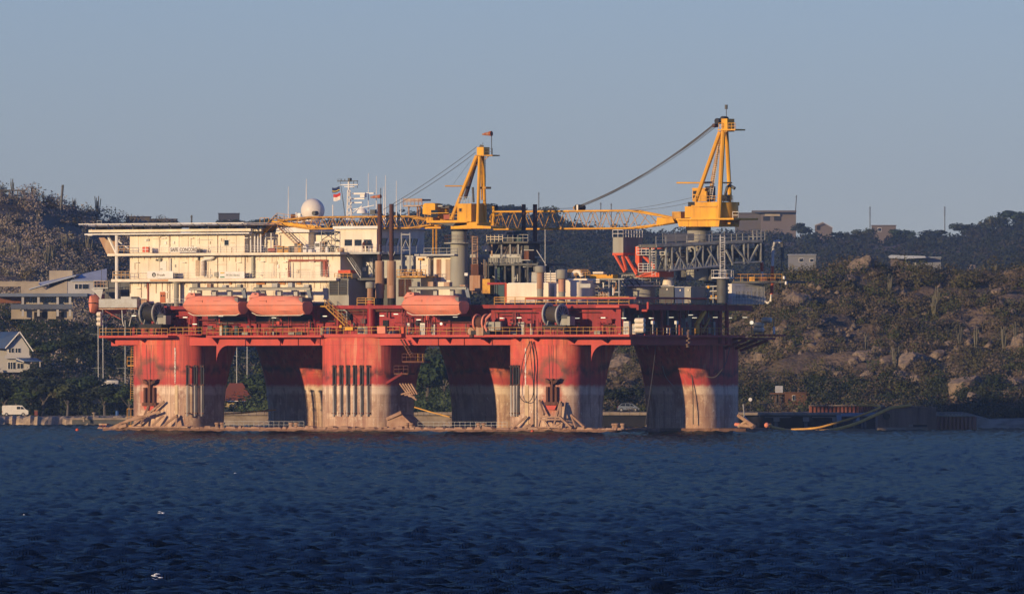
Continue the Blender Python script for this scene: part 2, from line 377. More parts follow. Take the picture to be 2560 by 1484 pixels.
# gallery posts
M_pr = M_red
for px in (1800, 1817):
    p = LU(px, 800, 0.1); MB().tube([(0.1, p[1], zl-1.0), (0.1, p[1], zu-0.5)], 0.33, 8).build('post', M_pr, rig, smooth=True)
for px in (1655, 1700, 1752):
    p = LU(px, 800, -0.4); MB().box(-0.6, p[1]-.15, zl, -0.3, p[1]+.15, zu-0.55).build('post', M_redd, rig)
# edge girder on the upper deck end + upper walkway beam
MB().box(0.3, 1.6, zu-0.9, 0.75, 33, zu-0.1).build('edge_girder', M_red, rig)
# proud red boxes, knees and canopies
MB().pbox(1490, 1548, 763, 769, -0.8, 4).build('canopy', M_redf, rig)
MB().pbox(1540, 1552, 769, 833, 0.6, 0.5).build('post', M_red, rig)
def knee(px, w, v=0.2, sgn=1):
    u = U(px, v); pts = [(u, zb+0.02), (u+sgn*w, zb+0.02)]
    for i in range(7):
        t = math.pi/2*i/6; pts.append((u+sgn*(w-w*math.sin(t)), zb+0.02-2.6*(1-math.cos(t))))
    MB().prism(pts, v, v+0.6).build('knee_plate', M_redf, rig)
knee(541, 2.2); knee(1478, 2.4)
# lower walkways in front of the wall (v -2 .. 0.5), broken at the columns
def walkway(x0, x1, name='walkway', v0=-2.0, z0=None):
    z1 = 15.05 if z0 is None else z0
    a, b = U(x0, v0), U(x1, v0)
    o = MB().box(a, v0, z1-0.35, b, 0.48, z1).build(name, M_redf, rig)
    M = MB(); k = a+1.0
    while k < b-0.5:
        M.prism([(v0+0.1, z1-0.35), (0.49, z1-0.35), (0.49, z1-1.4)], k, k+0.08, 'vz'); k += 6.3
    M.build('bracket', M_redd, o, kind='stuff')
    MB().rail([(a+.1, v0+.08, z1), (b-.1, v0+.08, z1)], sp=1.25, r=0.04).build('railing', M_yrail, o)
    return o
walkway(247, 420, v0=-2.6)
MB().box(U(505, -.3), -0.42, 15.1, U(420, -.3), 3.2, 15.25).build('column_cap', M_redf, rig)
MB().rail([(U(425, -.4), -.4, 15.2), (U(505, -.4), -.4, 15.2)], sp=1.2).build('railing', M_yrail, rig)
walkway(515, 803, v0=-1.2)
MB().box(U(806, -.6), -0.6, 14.7, U(1003, -.6), 3.2, 15.22).build('column_cap', M_redf, rig)
MB().rail([(U(806, -.5), -.5, 15.22), (U(1000, -.5), -.5, 15.22)], sp=1.3).build('railing', M_yrail, rig)
walkway(1014, 1185, v0=-1.2); walkway(1185, 1310, v0=-2.2); walkway(1310, 1573, v0=-2.6)
# end walkway on the shaded right end
MB().box(0, 0.6, 14.7, 1.4, 30, 15.0).build('walkway', M_redf, rig)
MB().rail([(1.3, 0.6, 15), (1.3, 30, 15)], sp=1.7).build('railing', M_yrail, rig)
MB().box(-3, 30, 14.3, 1.4, 38.5, 14.65).build('walkway', M_red, rig)
MB().rail([(1.3, 31, 14.65), (1.3, 38.5, 14.65)], sp=1.5).build('railing', M_yrail, rig)
M = MB()
for v in (31, 34, 37): M.tube([(1.0, v, 14.3), (-3, v-2, 12.6)], 0.25, 6)
M.build('brace', M_red, rig)
# upper deck rails along the front edge
for x0, x1 in ((1236, 1573), (893, 936)):
    MB().rail([(U(x0, 1.7), 1.7, zu), (U(x1, 1.7), 1.7, zu)], h=1.15, sp=1.9, r=0.07, rails=(1.0, 0.35, 0.7)).build('railing', M_yrail, rig)
MB().rail([(U(420, 1.7), 1.7, zu), (U(590, 1.7), 1.7, zu)], h=1.1, sp=1.5, r=0.04).build('railing', M_gal, rig)
MB().rail([(0.2, 2, zu), (0.2, 30, zu)], h=1.1, sp=1.6, r=0.04).build('railing', M_rust, rig)
# long fire main pipe along the upper deck edge at right
P = [L(1315, 746, 1.2), L(1573, 746, 1.2)]
zt = P[0][2]
MB().tube([P[0], (0.6, 1.2, zt), (0.9, 3, zt), (0.9, 24, zt), (0.9, 25.2, zt-0.4), (0.9, 25.8, zt-1.6)], 0.17, 8).build('pipe', mat('salmon_pipe', (0.5, 0.1, 0.07), 0.5), rig, smooth=True)
MB().tube([L(1620, 755, -0.2), L(1620, 772, -0.2), L(1617, 776, -0.3), L(1605, 776, -0.5)], 0.2, 8).build('pipe', M_redf, rig, smooth=True)
# pipes and ducts on the red wall
M = MB()
for px, r in ((488, 0.55), (845, .3)): M.tube([(U(px, 2.4), 2.4, zl), (U(px, 2.4), 2.4, zu-.5)], r, 10)
M.tube([(U(928, 2.2), 2.2, zl), (U(928, 2.2), 2.2, zu+0.2)], 0.62, 12)
M.build('pipe', M_red, rig, smooth=True)
M = MB()
for a, b, y, r in ((868, 1010, 772, .13), (840, 1003, 776, .18), (515, 800, 806, .07), (1020, 1180, 806, .06), (1236, 1340, 781, .08), (1395, 1500, 780, .05), (870, 940, 783, .08)):
    p, q = L(a, y, 2.6), L(b, y, 2.6); M.tube([p, q], r, 6)
M.build('pipe', M_rust, rig)
for px in (560, 640, 700, 1040, 1120, 1225, 1290, 1345, 1435, 1520, 395, 330):
    MB().box(U(px, 2.9), 2.9, zl, U(px, 2.9)+random.uniform(.3, .8), 3.2, zl+random.uniform(1.6, 3.8)).build('frame_post', M_redd if random.random() < .6 else M_red, rig)
rw = random.Random(21)
for i in range(150):
    px = rw.uniform(360, 1545); y = rw.uniform(769, 826); k = rw.random(); m = rw.choice([M_redd, M_redd, M_red, M_rust, M_greyd, M_redf, M_black]); a = L(px, y, 2.6)
    if k < .45: l_ = rw.uniform(.8, 4.5); MB().tube([a, (a[0]+l_, 2.6, a[2])], rw.uniform(.05, .13), 5).build('wall_pipe', m, rig)
    elif k < .8: h_ = rw.uniform(.6, 2.4); MB().tube([(a[0], 2.5, a[2]), (a[0], 2.5, max(zl, a[2]-h_))], rw.uniform(.06, .18), 5).build('wall_pipe', m, rig)
    else: w_ = rw.uniform(.3, 1.0); MB().box(a[0], 2.5, a[2]-rw.uniform(.4, 1.0), a[0]+w_, 3.15, a[2]).build('wall_box', m, rig)
# grey pipe bends near the stairs
MB().tube([L(845, 775, 2), L(862, 775, 2), L(867, 779, 2), L(867, 806, 2)], 0.13, 6).build('pipe', M_gal, rig, smooth=True)
MB().tube([L(848, 784, 1.8), L(858, 784, 1.8), L(861, 788, 1.8), L(861, 806, 1.8)], 0.1, 6).build('pipe', M_gal, rig, smooth=True)
# caisson pipes on the columns: black above, bare below
def caisson(px, v, y0=912, y1=1040):
    a, b = L(px, y0, v), L(px, y1, v); zs = 7.2
    o = MB().tube([(a[0], v+.12, zs), (a[0], v+.12, a[2])], .20, 8).build('caisson', M_black, rig, smooth=True)
    MB().tube([(a[0], v+.12, b[2]), (a[0], v+.12, zs)], .17, 8).build('lower_casing', M_pipe, o, smooth=True)
    MB().tube([(a[0]+.36, v+.15, b[2]+.2), (a[0]+.36, v+.15, a[2])], .08, 5).build('side_pipe', M_greyd, o)
    for zz_ in (b[2]+.4, zs, a[2]-.3): MB().box(a[0]-.3, v-.02, zz_, a[0]+.45, v+.45, zz_+.16).build('clamp', M_rust, o)
M_pipe = mat('bare_casing', (0.52, 0.46, 0.40), 0.7, dirt=(0.1, 0.08, 0.07), amt=0.6, scale=1.0, streak=True)
for px in (467, 486, 503, 833, 850, 867, 884, 901, 918, 1277, 1284, 1291): caisson(px, -0.55)
# draft marks and pale strips on columns
def draft(px, y0, y1, n):
    for i in range(n):
        y = y0+(y1-y0)*i/(n-1)
        text(rig, 'draft_mark', str((26-i) % 10), L(px, y+3, -0.27), 0.42, M_white2, v_off=0.05, bold=0.02)
draft(436, 872, 955, 16); draft(1312, 872, 960, 14)
MB().pbox(437, 444, 962, 1046, -0.36, 0.1).build('marking_strip', mat('pale_strip', (0.62, 0.46, 0.28), 0.8, dirt=(0.45, 0.3, 0.18), amt=.5), rig)
MB().pbox(1312, 1321, 962, 1060, -0.36, 0.1).build('marking_strip', MATS['pale_strip'], rig)
text(rig, 'marking', 'TE', L(790, 857, 0.5), 0.5, M_redd, v_off=0.02, bold=0.02)
# outer left ladder platforms on column A
for y, h in ((912, 60), (1062, 50)):
    a = L(318, y, 2); M = MB(); M.box(a[0], 2, a[2]-.2, a[0]+2.2, 4, a[2]); M.rail([(a[0], 2, a[2]), (a[0]+2.2, 2, a[2])], h=1.3 if h == 60 else 2.6, sp=.7, r=.05)
    M.build('ladder_platform', M_yeld, rig)
MB().ladder(L(332, 1000, 2), L(334, 862, 2), 0.9).build('ladder', M_yeld, rig)
# bolster frames around column feet
def bolster(specs, name='bolster_frame'):
    for (p, q, r) in specs: MB().bar(L(*p), L(*q), r).build(name, M_foul, rig)
bolster([((285, 1066, -2), (345, 1040, -1.6), 0.37), ((300, 1058, -2.4), (400, 1028, -1.4), 0.34), ((330, 1064, -2), (410, 1003, -1), 0.31), ((285, 1067, -2.2), (470, 1067, -2.0), 0.28),
         ((345, 1040, -1.8), (370, 1040, -1.8), 0.25), ((352, 1060, -2), (372, 1012, -1), 0.31), ((380, 1064, -2), (408, 1038, -1.2), 0.31), ((405, 1066, -2), (442, 1038, -1.2), 0.31), ((440, 1066, -1.6), (442, 1036, -1), 0.25), ((318, 1062, -2.5), (300, 1067, -2), 0.50)])
bolster([((1282, 1068, -1.6), (1316, 1040, -1), 0.28), ((1310, 1070, -1.5), (1326, 1060, -1), 0.37), ((1348, 1000, -.8), (1360, 1036, -1.5), 0.34), ((1346, 1066, -2), (1352, 1040, -1.8), 0.25), ((1350, 1042, -1.8), (1400, 1042, -1.8), 0.25),
         ((1352, 1048, -1.9), (1402, 1048, -1.9), 0.25), ((1384, 1066, -2), (1402, 1002, -1), 0.31), ((1402, 1008, -1), (1400, 1040, -1.6), 0.37), ((1400, 1042, -1.8), (1430, 1070, -2.2), 0.34), ((1360, 1048, -1.9), (1374, 1070, -2), 0.28),
         ((1428, 1036, -1), (1440, 1068, -1.6), 0.28), ((1428, 1036, -1), (1462, 1068, -2), 0.31), ((1346, 1068, -2), (1400, 1066, -2), 0.22), ((1380, 1068, -2), (1400, 1056, -2), 0.25)])
# guard fence on the pontoon between columns
for x0, x1 in ((560, 760), (1045, 1268)):
    a, b = U(x0, -1.2), U(x1, -1.2); MB().rail([(a, -1.2, .55), (b, -1.2, .55)], h=1.0, sp=1.0, r=.03, rails=(1.0, .5)).build('guard_fence', M_gal, rig)
for px in (543, 556, 728, 741, 1017, 1029, 1197, 1210, 1535, 1541, 1557):
    MB().lathe((U(px, -1), -1, .5), [(.35, 0), (.3, .5), (.42, .6), (.42, .85), (.3, .9)], 10).build('bollard', M_foul, rig, smooth=True)
# stair tower in the recess beside column B
M = MB(); zig = [(1000, 846), (1035, 884), (1052, 902), (990, 932), (1042, 912), (968, 958)]
pts = [L(a, b, -1.2) for a, b in ((1002, 848), (1026, 890))]
M.tube(pts, .12, 4); M.tube([L(1010, 848, -.6), L(1034, 890, -.6)], .12, 4)
for i in range(9):
    p = Vector(pts[0]).lerp(Vector(pts[1]), i/8); M.box(p.x-.1, -1.2, p.z-.03, p.x+.5, -.5, p.z+.03)
M.build('stair_flight', M_rust, rig)
for (x0, x1, y) in ((1005, 1060, 902), (985, 1020, 932)):
    M = MB(); a, b = L(x0, y, -1.4), L(x1, y, -1.4); M.box(a[0], -1.4, a[2]-.25, b[0], .4, a[2]); M.rail([(a[0], -1.35, a[2]), (b[0], -1.35, b[2])], h=1.15, sp=.9)
    M.build('stair_landing', M_rust, rig)
MB().bar(L(966, 958, -.9), L(1008, 932, -1.2), .4).build('stair_flight', M_redd, rig)
for sx in (0, 12): MB().tube([L(1045+sx, 905, -.2), L(1045+sx, 884, -.2)], .06, 4).build('ladder_post', M_yrail, rig)
M = MB()
for i in range(5): M.bar(L(1000+i*7, 958, .4), L(1020+i*6, 985, .2), .25)
for i in range(4): M.bar(L(1003+i*9, 985+i*2, .2), L(1030+i*4, 978+i*7, .1), .22)
M.build('fender_frame', M_foul, rig)
MB().bar(L(968, 1047, -.9), L(1005, 1030, -1.2), .5).build('fender_frame', M_foul, rig)
MB().prism([(L(968, 1066, -.8)[0], .55), (L(968, 1050, -.8)[0], 1.7), (L(1005, 1034, -.8)[0], 2.7), (L(1042, 1066, -.8)[0], .55)], -.9, 2).build('foot_fairing', M_foul, rig)
# under-deck box at the left end
MB().pbox(288, 345, 843, 862, -0.2, 3).build('deck_box', M_redf, rig)
# overhanging platform at the right rear corner
MB().rail([(0.9, 33, zu), (-2.6, 39, zu)], h=1.1).build('railing', M_rust, rig)
# ================================================================ sea
def np_mesh(name, verts, faces, m, smooth=False, mats=None):
    me = bpy.data.meshes.new(name); nv, nf = len(verts), len(faces); k = faces.shape[1]
    me.vertices.add(nv); me.vertices.foreach_set('co', np.ascontiguousarray(verts, dtype=np.float32).ravel())
    me.loops.add(nf*k); me.loops.foreach_set('vertex_index', np.ascontiguousarray(faces, dtype=np.int32).ravel())
    me.polygons.add(nf); me.polygons.foreach_set('loop_start', np.arange(0, nf*k, k, dtype=np.int32))
    me.update(calc_edges=True)
    if smooth: me.polygons.foreach_set('use_smooth', np.ones(nf, dtype=bool))
    me.materials.append(m)
    return me
def link(me, name, loc=(0, 0, 0), **kw):
    o = bpy.data.objects.new(name, me); COL.objects.link(o); o.location = loc; BASE[o.name] = tuple(loc); return setp(o, **kw)
def lattice(seed, n=256): return np.random.default_rng(seed).random((n, n))
_lat = {}
def vnoise(x, y, seed=0):
    g = _lat.setdefault(seed, lattice(seed)); n = g.shape[0]
    xi = np.floor(x).astype(int); yi = np.floor(y).astype(int); fx = x-xi; fy = y-yi
    fx = fx*fx*(3-2*fx); fy = fy*fy*(3-2*fy); a = g[xi % n, yi % n]; b = g[(xi+1) % n, yi % n]; c = g[xi % n, (yi+1) % n]; d = g[(xi+1) % n, (yi+1) % n]
    return (a*(1-fx)+b*fx)*(1-fy)+(c*(1-fx)+d*fx)*fy
def fbm(x, y, seed=0, o=4):
    s = 0; a = 1; t = 0
    for i in range(o): s = s+a*(vnoise(x*2**i+17*i, y*2**i+31*i, seed)-.5); t += a; a *= .5
    return s/t
def water_material():
    m = bpy.data.materials.new('sea_water'); m.use_nodes = True; n = m.node_tree.nodes; l = m.node_tree.links
    for x in list(n): n.remove(x)
    out = n.new('ShaderNodeOutputMaterial'); mx = n.new('ShaderNodeMixShader'); df = n.new('ShaderNodeBsdfDiffuse'); gl = n.new('ShaderNodeBsdfGlossy'); fr = n.new('ShaderNodeFresnel')
    df.inputs['Color'].default_value = (0.0012, 0.0035, 0.009, 1); gl.inputs['Color'].default_value = (0.195, 0.225, 0.215, 1); gl.inputs['Roughness'].default_value = 0.09; fr.inputs['IOR'].default_value = 1.155
    tc = n.new('ShaderNodeTexCoord'); mp = n.new('ShaderNodeMapping'); mp.inputs['Scale'].default_value = (5.0, 1.8, 1)
    t = n.new('ShaderNodeTexNoise'); t.inputs['Scale'].default_value = 1; t.inputs['Detail'].default_value = 5; t.inputs['Roughness'].default_value = 0.65
    bp = n.new('ShaderNodeBump'); bp.inputs['Strength'].default_value = 0.5; bp.inputs['Distance'].default_value = 0.10
    l.new(tc.outputs['Object'], mp.inputs[0]); l.new(mp.outputs[0], t.inputs['Vector']); l.new(t.outputs['Fac'], bp.inputs['Height'])
    for x in (df, gl, fr): l.new(bp.outputs[0], x.inputs['Normal'])
    l.new(fr.outputs[0], mx.inputs[0]); l.new(df.outputs[0], mx.inputs[1]); l.new(gl.outputs[0], mx.inputs[2]); l.new(mx.outputs[0], out.inputs[0])
    return m
M_sea = water_material()
def wave_height(X, Y, gate=None):
    r = np.random.default_rng(11); z = np.zeros_like(X); dx = np.zeros_like(X); dy = np.zeros_like(X)
    for i in range(64):
        lam = 0.32*(1.6/0.32)**(i/63); k = 2*math.pi/lam; th = math.radians(-76)+r.normal(0, 0.42); ph = r.random()*6.283
        a = 0.0180*lam**0.62*(0.5+r.random()); 
        g = 1.0 if gate is None else np.clip((lam/gate-1.6)/1.5, 0, 1)
        p = k*(math.cos(th)*X+math.sin(th)*Y)+ph; s = a*g
        z += s*np.sin(p); q = -0.8*s*np.cos(p)*1.0; dx -= q*math.cos(th)*-1; dy -= q*math.sin(th)*-1
    patch = 0.85+0.3*vnoise(X*0.07, Y*0.010, 5)+0.35*vnoise(X*0.25, Y*0.05, 6)
    return z*patch, dx*patch, dy*patch
def make_sea():
    ys = [430.0]
    while ys[-1] < 2310: ys.append(ys[-1]+min(.45*ys[-1]**2/256000, .0016*ys[-1]))
    ys = np.array(ys); nc = 560; t = np.linspace(-1, 1, nc)
    half = 0.0425*ys+9; X = t[None, :]*half[:, None]; Y = np.repeat(ys[:, None], nc, 1)
    gate = np.maximum(2*half/nc*0.9, np.minimum(np.gradient(ys)*0.6, 0.26))[:, None]*np.ones_like(X)
    z, dx, dy = wave_height(X, Y, gate)
    v = np.stack([X+dx, Y+dy, z], -1).reshape(-1, 3); r = len(ys)
    i = (np.arange(r-1)[:, None]*nc+np.arange(nc-1)[None, :]).ravel()
    f = np.stack([i, i+1, i+nc+1, i+nc], 1)
    return link(np_mesh('water', v, f, M_sea, True), 'water', kind='structure')
make_sea()
# the open sea around it, just under the wave troughs
M = MB(); xs_ = [-380, -140, 140, 380]
M.add([(-380, -15, -0.55), (380, -15, -0.55), (380, 2400, -0.55), (-380, 2400, -0.55)], [(0, 1, 2, 3)]).build('sea', M_sea, frame='W', kind='structure')
# foam on breaking crests
M_foam = mat('sea_foam', (0.80, 0.82, 0.84), 0.9, dirt=(0.3, 0.36, 0.42), amt=0.5, scale=6)
M = MB()
def sea_hit(px, py): return W(px, py, CZ*FP/(py-YH))
for px, py, w, n in ((400, 1451, 1.0, 80), (264, 1337, .26, 4), (402, 1286, .3, 5), (55, 1291, .25, 3), (586, 1188, .25, 2)):
    p = sea_hit(px, py)
    for i in range(n):
        f = random.random()-.5; x = p[0]+w*f; y = p[1]+random.uniform(-.25, .25)
        h = float(wave_height(np.array([x]), np.array([y]))[0][0])+.05+.10*random.random()*(1-abs(f)*1.6); a_ = random.uniform(.03, .10)
        M.hull([[(x-a_*1.6, y, h), (x, y-a_, h-.01), (x+a_*1.4, y, h-.005), (x, y+a_, h)], [(x-a_*.6, y, h+.03), (x, y-a_*.5, h+.025), (x+a_*.5, y, h+.03), (x, y+a_*.4, h+.02)]])
M.build('sea_foam', M_foam, frame='W', kind='stuff')
# ================================================================ land
def interp(a, tab):
    xs = [t[0] for t in tab]; return np.interp(a, xs, [t[1] for t in tab])
COAST = [(-600, 2290), (400, 2284), (900, 2225), (1300, 2185), (1500, 2165), (1900, 2150), (2300, 2135), (2450, 2118), (3200, 2110)]
RIDGE = [(-600, 470), (-150, 485), (0, 492), (60, 496), (120, 512), (200, 535), (265, 556), (330, 568), (440, 576), (520, 585), (700, 585), (900, 575), (1050, 556), (1120, 550), (1230, 542), (1310, 540), (1400, 552), (1500, 566), (1640, 580), (1850, 580), (2000, 580), (2110, 594), (2200, 590), (2350, 588), (2480, 584), (2560, 578), (2900, 570), (3300, 574)]
RY = [(-600, 2850), (430, 2950), (700, 5200), (3300, 5600)]
NEAR = [(600, 1100), (1000, 1010), (1300, 950), (1450, 895), (1600, 862), (1750, 842), (1830, 785), (1900, 735), (1960, 694), (2050, 674), (2150, 668), (2300, 676), (2420, 686), (2500, 682), (2600, 674), (2900, 655), (3300, 660)]
def H(X, Y):
    a = X/Y*FP+1280; yc = interp(a, COAST); t = Y-yc
    quay = np.where(a > 1300, 1.0, 0.0); quay = np.clip((a-1100)/300, 0, 1)*(1-np.clip((a-2410)/60, 0, 1))
    lv = 1.5+1.1*quay
    shore = np.where(t < 0, np.maximum(-2.5, t*0.35), np.minimum(lv, t*0.30*(1+6*quay)))
    plain = shore+np.clip((t-70)/150, 0, 1)*4.5*(1-quay)
    ry = interp(a, RY); zr = CZ+(YH-interp(a, RIDGE))/FP*ry
    s = np.clip((Y-(yc+120))/(ry-(yc+120)), 0, 1); prof = s**0.85*(1-0.18*np.sin(math.pi*s))
    ridge = 4*(1-quay)+ (zr-3)*prof - np.clip(Y-ry, 0, None)*0.10
    ridge = ridge+fbm(X*0.02, Y*0.012, 3)*3.5*np.sin(math.pi*np.clip(s, 0, 1))
    ny = 2330.0; zn = CZ+(YH-interp(a, NEAR))/FP*ny
    sn = np.clip((Y-(yc+44))/(ny-(yc+44)), 0, 1); bulge = np.sin(math.pi*np.clip(sn, 0, 1))
    near = zn*(sn**0.75)+fbm(X*0.06, Y*0.05, 9)*7*bulge+(np.abs(fbm(X*0.16, Y*0.11, 14, 5))*-7+1.0)*bulge+fbm(X*0.5, Y*0.5, 15, 3)*1.6*bulge-np.clip(Y-ny, 0, None)*0.22
    near = np.where(a > 1250, near, -5)
    z = np.maximum(plain, np.where(t > 120, ridge, -9)); z = np.maximum(z, np.where(t > 44, near, -9))
    return z+np.where(t > 5, fbm(X*0.15, Y*0.15, 21)*0.5, 0)
def Hs(x, y): return float(H(np.array([float(x)]), np.array([float(y)]))[0])
def hit(px, py, y0=2150.0):
    Y = np.arange(y0, 5700, 2.0); X = (px-1280)/FP*Y; R = CZ+(YH-py)/FP*Y; h = H(X, Y); k = np.nonzero(h >= R)[0]
    if len(k) == 0: return None
    return (float(X[k[0]]), float(Y[k[0]]), float(h[k[0]]))
def soil_material():
    m = bpy.data.materials.new('dry_hill_soil'); m.use_nodes = True; n = m.node_tree.nodes; l = m.node_tree.links
    b = n['Principled BSDF']; b.inputs['Roughness'].default_value = 0.95; b.inputs['Specular IOR Level'].default_value = 0.1
    tc = n.new('ShaderNodeTexCoord'); t1 = n.new('ShaderNodeTexNoise'); t1.inputs['Scale'].default_value = 0.07; t1.inputs['Detail'].default_value = 8; t1.inputs['Roughness'].default_value = 0.7
    r = n.new('ShaderNodeValToRGB'); e = r.color_ramp.elements; e[0].position = 0.32; e[0].color = (0.075, 0.065, 0.04, 1); e[1].position = 0.66; e[1].color = (0.27, 0.195, 0.125, 1)
    x = e.new(0.5); x.color = (0.15, 0.11, 0.072, 1)
    l.new(tc.outputs['Object'], t1.inputs['Vector']); l.new(t1.outputs['Fac'], r.inputs[0])
    # pale beach sand low down near the water, red bare earth in a few patches
    sp = n.new('ShaderNodeSeparateXYZ'); l.new(tc.outputs['Object'], sp.inputs[0]); mr = n.new('ShaderNodeMapRange'); mr.inputs[1].default_value = 2.9; mr.inputs[2].default_value = 2.0
    l.new(sp.outputs[2], mr.inputs[0]); mx = n.new('ShaderNodeMix'); mx.data_type = 'RGBA'; l.new(mr.outputs[0], mx.inputs[0]); l.new(r.outputs[0], mx.inputs[6])
    t2 = n.new('ShaderNodeTexNoise'); t2.inputs['Scale'].default_value = 0.5; t2.inputs['Detail'].default_value = 6; r2 = n.new('ShaderNodeValToRGB'); l.new(tc.outputs['Object'], t2.inputs['Vector']); l.new(t2.outputs['Fac'], r2.inputs[0])
    r2.color_ramp.elements[0].color = (0.20, 0.15, 0.10, 1); r2.color_ramp.elements[0].position = .35; r2.color_ramp.elements[1].color = (0.40, 0.30, 0.20, 1); r2.color_ramp.elements[1].position = .65
    bp = n.new('ShaderNodeBump'); bp.inputs['Strength'].default_value = 0.8; bp.inputs['Distance'].default_value = 0.6; t3 = n.new('ShaderNodeTexNoise'); t3.inputs['Scale'].default_value = 1.1; t3.inputs['Detail'].default_value = 6; l.new(tc.outputs['Object'], t3.inputs['Vector']); l.new(t3.outputs['Fac'], bp.inputs['Height']); l.new(bp.outputs[0], b.inputs['Normal'])
    l.new(r2.outputs[0], mx.inputs[7]); l.new(mx.outputs[2], b.inputs['Base Color'])
    return m
M_soil = soil_material()
def make_ground():
    xs = np.concatenate([np.linspace(-420, 0, 120, endpoint=False), np.arange(0, 112, .8), np.linspace(112, 460, 60)]); ys = np.concatenate([np.arange(2095, 2360, 1.2), np.arange(2360, 2420, 3.0), np.arange(2420, 5900, 18.0)])
    X, Y = np.meshgrid(xs, ys); Zz = H(X, Y); v = np.stack([X, Y, Zz], -1).reshape(-1, 3); nc = len(xs); r = len(ys)
    i = (np.arange(r-1)[:, None]*nc+np.arange(nc-1)[None, :]).ravel(); f = np.stack([i, i+1, i+nc+1, i+nc], 1)
    return link(np_mesh('hills', v, f, M_soil, True), 'hills', kind='structure')
make_ground()
# ---- vegetation made of leaf clumps
def foliage_material(name, rough=0.8):
    m = bpy.data.materials.new(name); m.use_nodes = True; n = m.node_tree.nodes; l = m.node_tree.links
    b = n['Principled BSDF']; b.inputs['Roughness'].default_value = rough; b.inputs['Specular IOR Level'].default_value = 0.15
    a = n.new('ShaderNodeAttribute'); a.attribute_name = 'tint'; l.new(a.outputs['Color'], b.inputs['Base Color']); return m
M_leaf = foliage_material('leaves')
def clump_arrays(c, rad, n, size, col, g=rng, drop=0.0):
    """n leaf triangles spread through an uneven ellipsoid"""
    d = g.normal(size=(n, 3)); d /= np.linalg.norm(d, axis=1)[:, None]; r = g.random((n, 1))**0.45
    p = d*r*np.array(rad)[None, :]; p[:, 2] = np.maximum(p[:, 2], -rad[2]*(0.6-drop)); p = p+np.array(c)[None, :]
    nn = d*np.array([1, 1, 1.3])+0.55*g.normal(size=(n, 3)); e1 = np.cross(nn, g.normal(size=(n, 3))); e1 /= np.linalg.norm(e1, axis=1)[:, None]; e2 = np.cross(nn, e1); e2 /= np.linalg.norm(e2, axis=1)[:, None]
    s = size*(0.6+0.8*g.random((n, 1))); v = np.stack([p-e1*s*.6-e2*s*.3, p+e1*s*.6-e2*s*.3, p+e2*s*.7], 1).reshape(-1, 3)
    cc = np.array(col)[None, :]*(0.82+0.36*g.random((n, 1))); return v, np.repeat(cc, 3, 0)
def leaf_mesh(name, chunks):
    v = np.concatenate([c[0] for c in chunks]); cl = np.concatenate([c[1] for c in chunks]); f = np.arange(len(v)).reshape(-1, 3)
    me = np_mesh(name, v, f, M_leaf); at = me.color_attributes.new('tint', 'FLOAT_COLOR', 'POINT')
    at.data.foreach_set('color', np.concatenate([cl, np.ones((len(cl), 1))], 1).astype(np.float32).ravel()); return me
GREENS = [(0.055, 0.066, 0.026), (0.085, 0.080, 0.034), (0.040, 0.052, 0.024), (0.11, 0.092, 0.046), (0.065, 0.055, 0.036)]
OLIVES = [(0.085, 0.072, 0.045), (0.11, 0.088, 0.058), (0.070, 0.066, 0.036), (0.13, 0.10, 0.07)]
BROWNS = [(0.30, 0.245, 0.195), (0.27, 0.225, 0.175), (0.33, 0.27, 0.215), (0.20, 0.185, 0.135), (0.25, 0.20, 0.16)]
DIM = [(0.014, 0.022, 0.016), (0.020, 0.027, 0.018), (0.028, 0.032, 0.020), (0.035, 0.032, 0.024)]  # far woodland: cloud shadow put into darker leaf colours
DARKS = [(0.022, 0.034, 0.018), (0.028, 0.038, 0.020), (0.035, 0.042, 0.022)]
def scatter(name, region, n, rad, leafs, size, cols, keep):
    ch = []; got = 0; V = []
    while got < n:
        x = region[0]+(region[1]-region[0])*rng.random(6000); y = region[2]+(region[3]-region[2])*rng.random(6000)
        k = keep(x/y*FP+1280, x, y); V.append(np.stack([x[k], y[k]], 1)); got += int(k.sum())
    V = np.concatenate(V)[:n]; zz = H(V[:, 0], V[:, 1])
    for (x, y), z in zip(V, zz):
        r = rad[0]+(rad[1]-rad[0])*rng.random()**2; c = cols[int(rng.integers(len(cols)))]
        ch.append(clump_arrays((x, y, z+r*.35), (r, r, r*(.55+.5*rng.random())), int(leafs*(r/rad[1])**1.3)+8, size, c))
    return link(leaf_mesh(name, ch), name, kind='stuff')
def dens(x, y, s, th): return fbm(x*s, y*s, 40, 3) > th
coast_at = lambda a: interp(a, COAST)
k_near = lambda a, x, y: (a > 1250) & (a < 2640) & (y > coast_at(a)+30) & (y < 2345) & dens(x, y, 0.11, -0.09)
scatter('hillside_scrub', (0, 105, 2160, 2345), 2100, (0.6, 2.9), 230, 0.30, GREENS[:2]+OLIVES, k_near)
scatter('dry_hillside_scrub', (15, 105, 2160, 2345), 1300, (0.3, 1.6), 120, 0.22, OLIVES, k_near)
scatter('slope_thicket', (15, 110, 2150, 2240), 320, (1.2, 2.8), 230, 0.36, DARKS, lambda a, x, y: (a > 1300) & (a < 2640) & (y > coast_at(a)+np.where(a > 2440, 16, 40)) & (y < coast_at(a)+70) & ~((a > 1868) & (a < 2026) & (y < 2194)) & ~((a > 1525) & (a < 1610) & (y < 2206)))
k_left = lambda a, x, y: (a > -120) & (a < 640) & (y > coast_at(a)+110) & (y < interp(a, RY)+15) & dens(x, y, 0.03, -0.12)
scatter('dry_scrub', (-125, -45, 2420, 2970), 2600, (0.9, 3.0), 160, 0.34, BROWNS+GREENS[3:], k_left)
k_low = lambda a, x, y: (a > -100) & (a < 700) & (y > coast_at(a)+35) & (y < 2560)
scatter('thicket', (-110, -38, 2310, 2560), 420, (2.2, 4.4), 260, 0.5, DARKS, k_low)
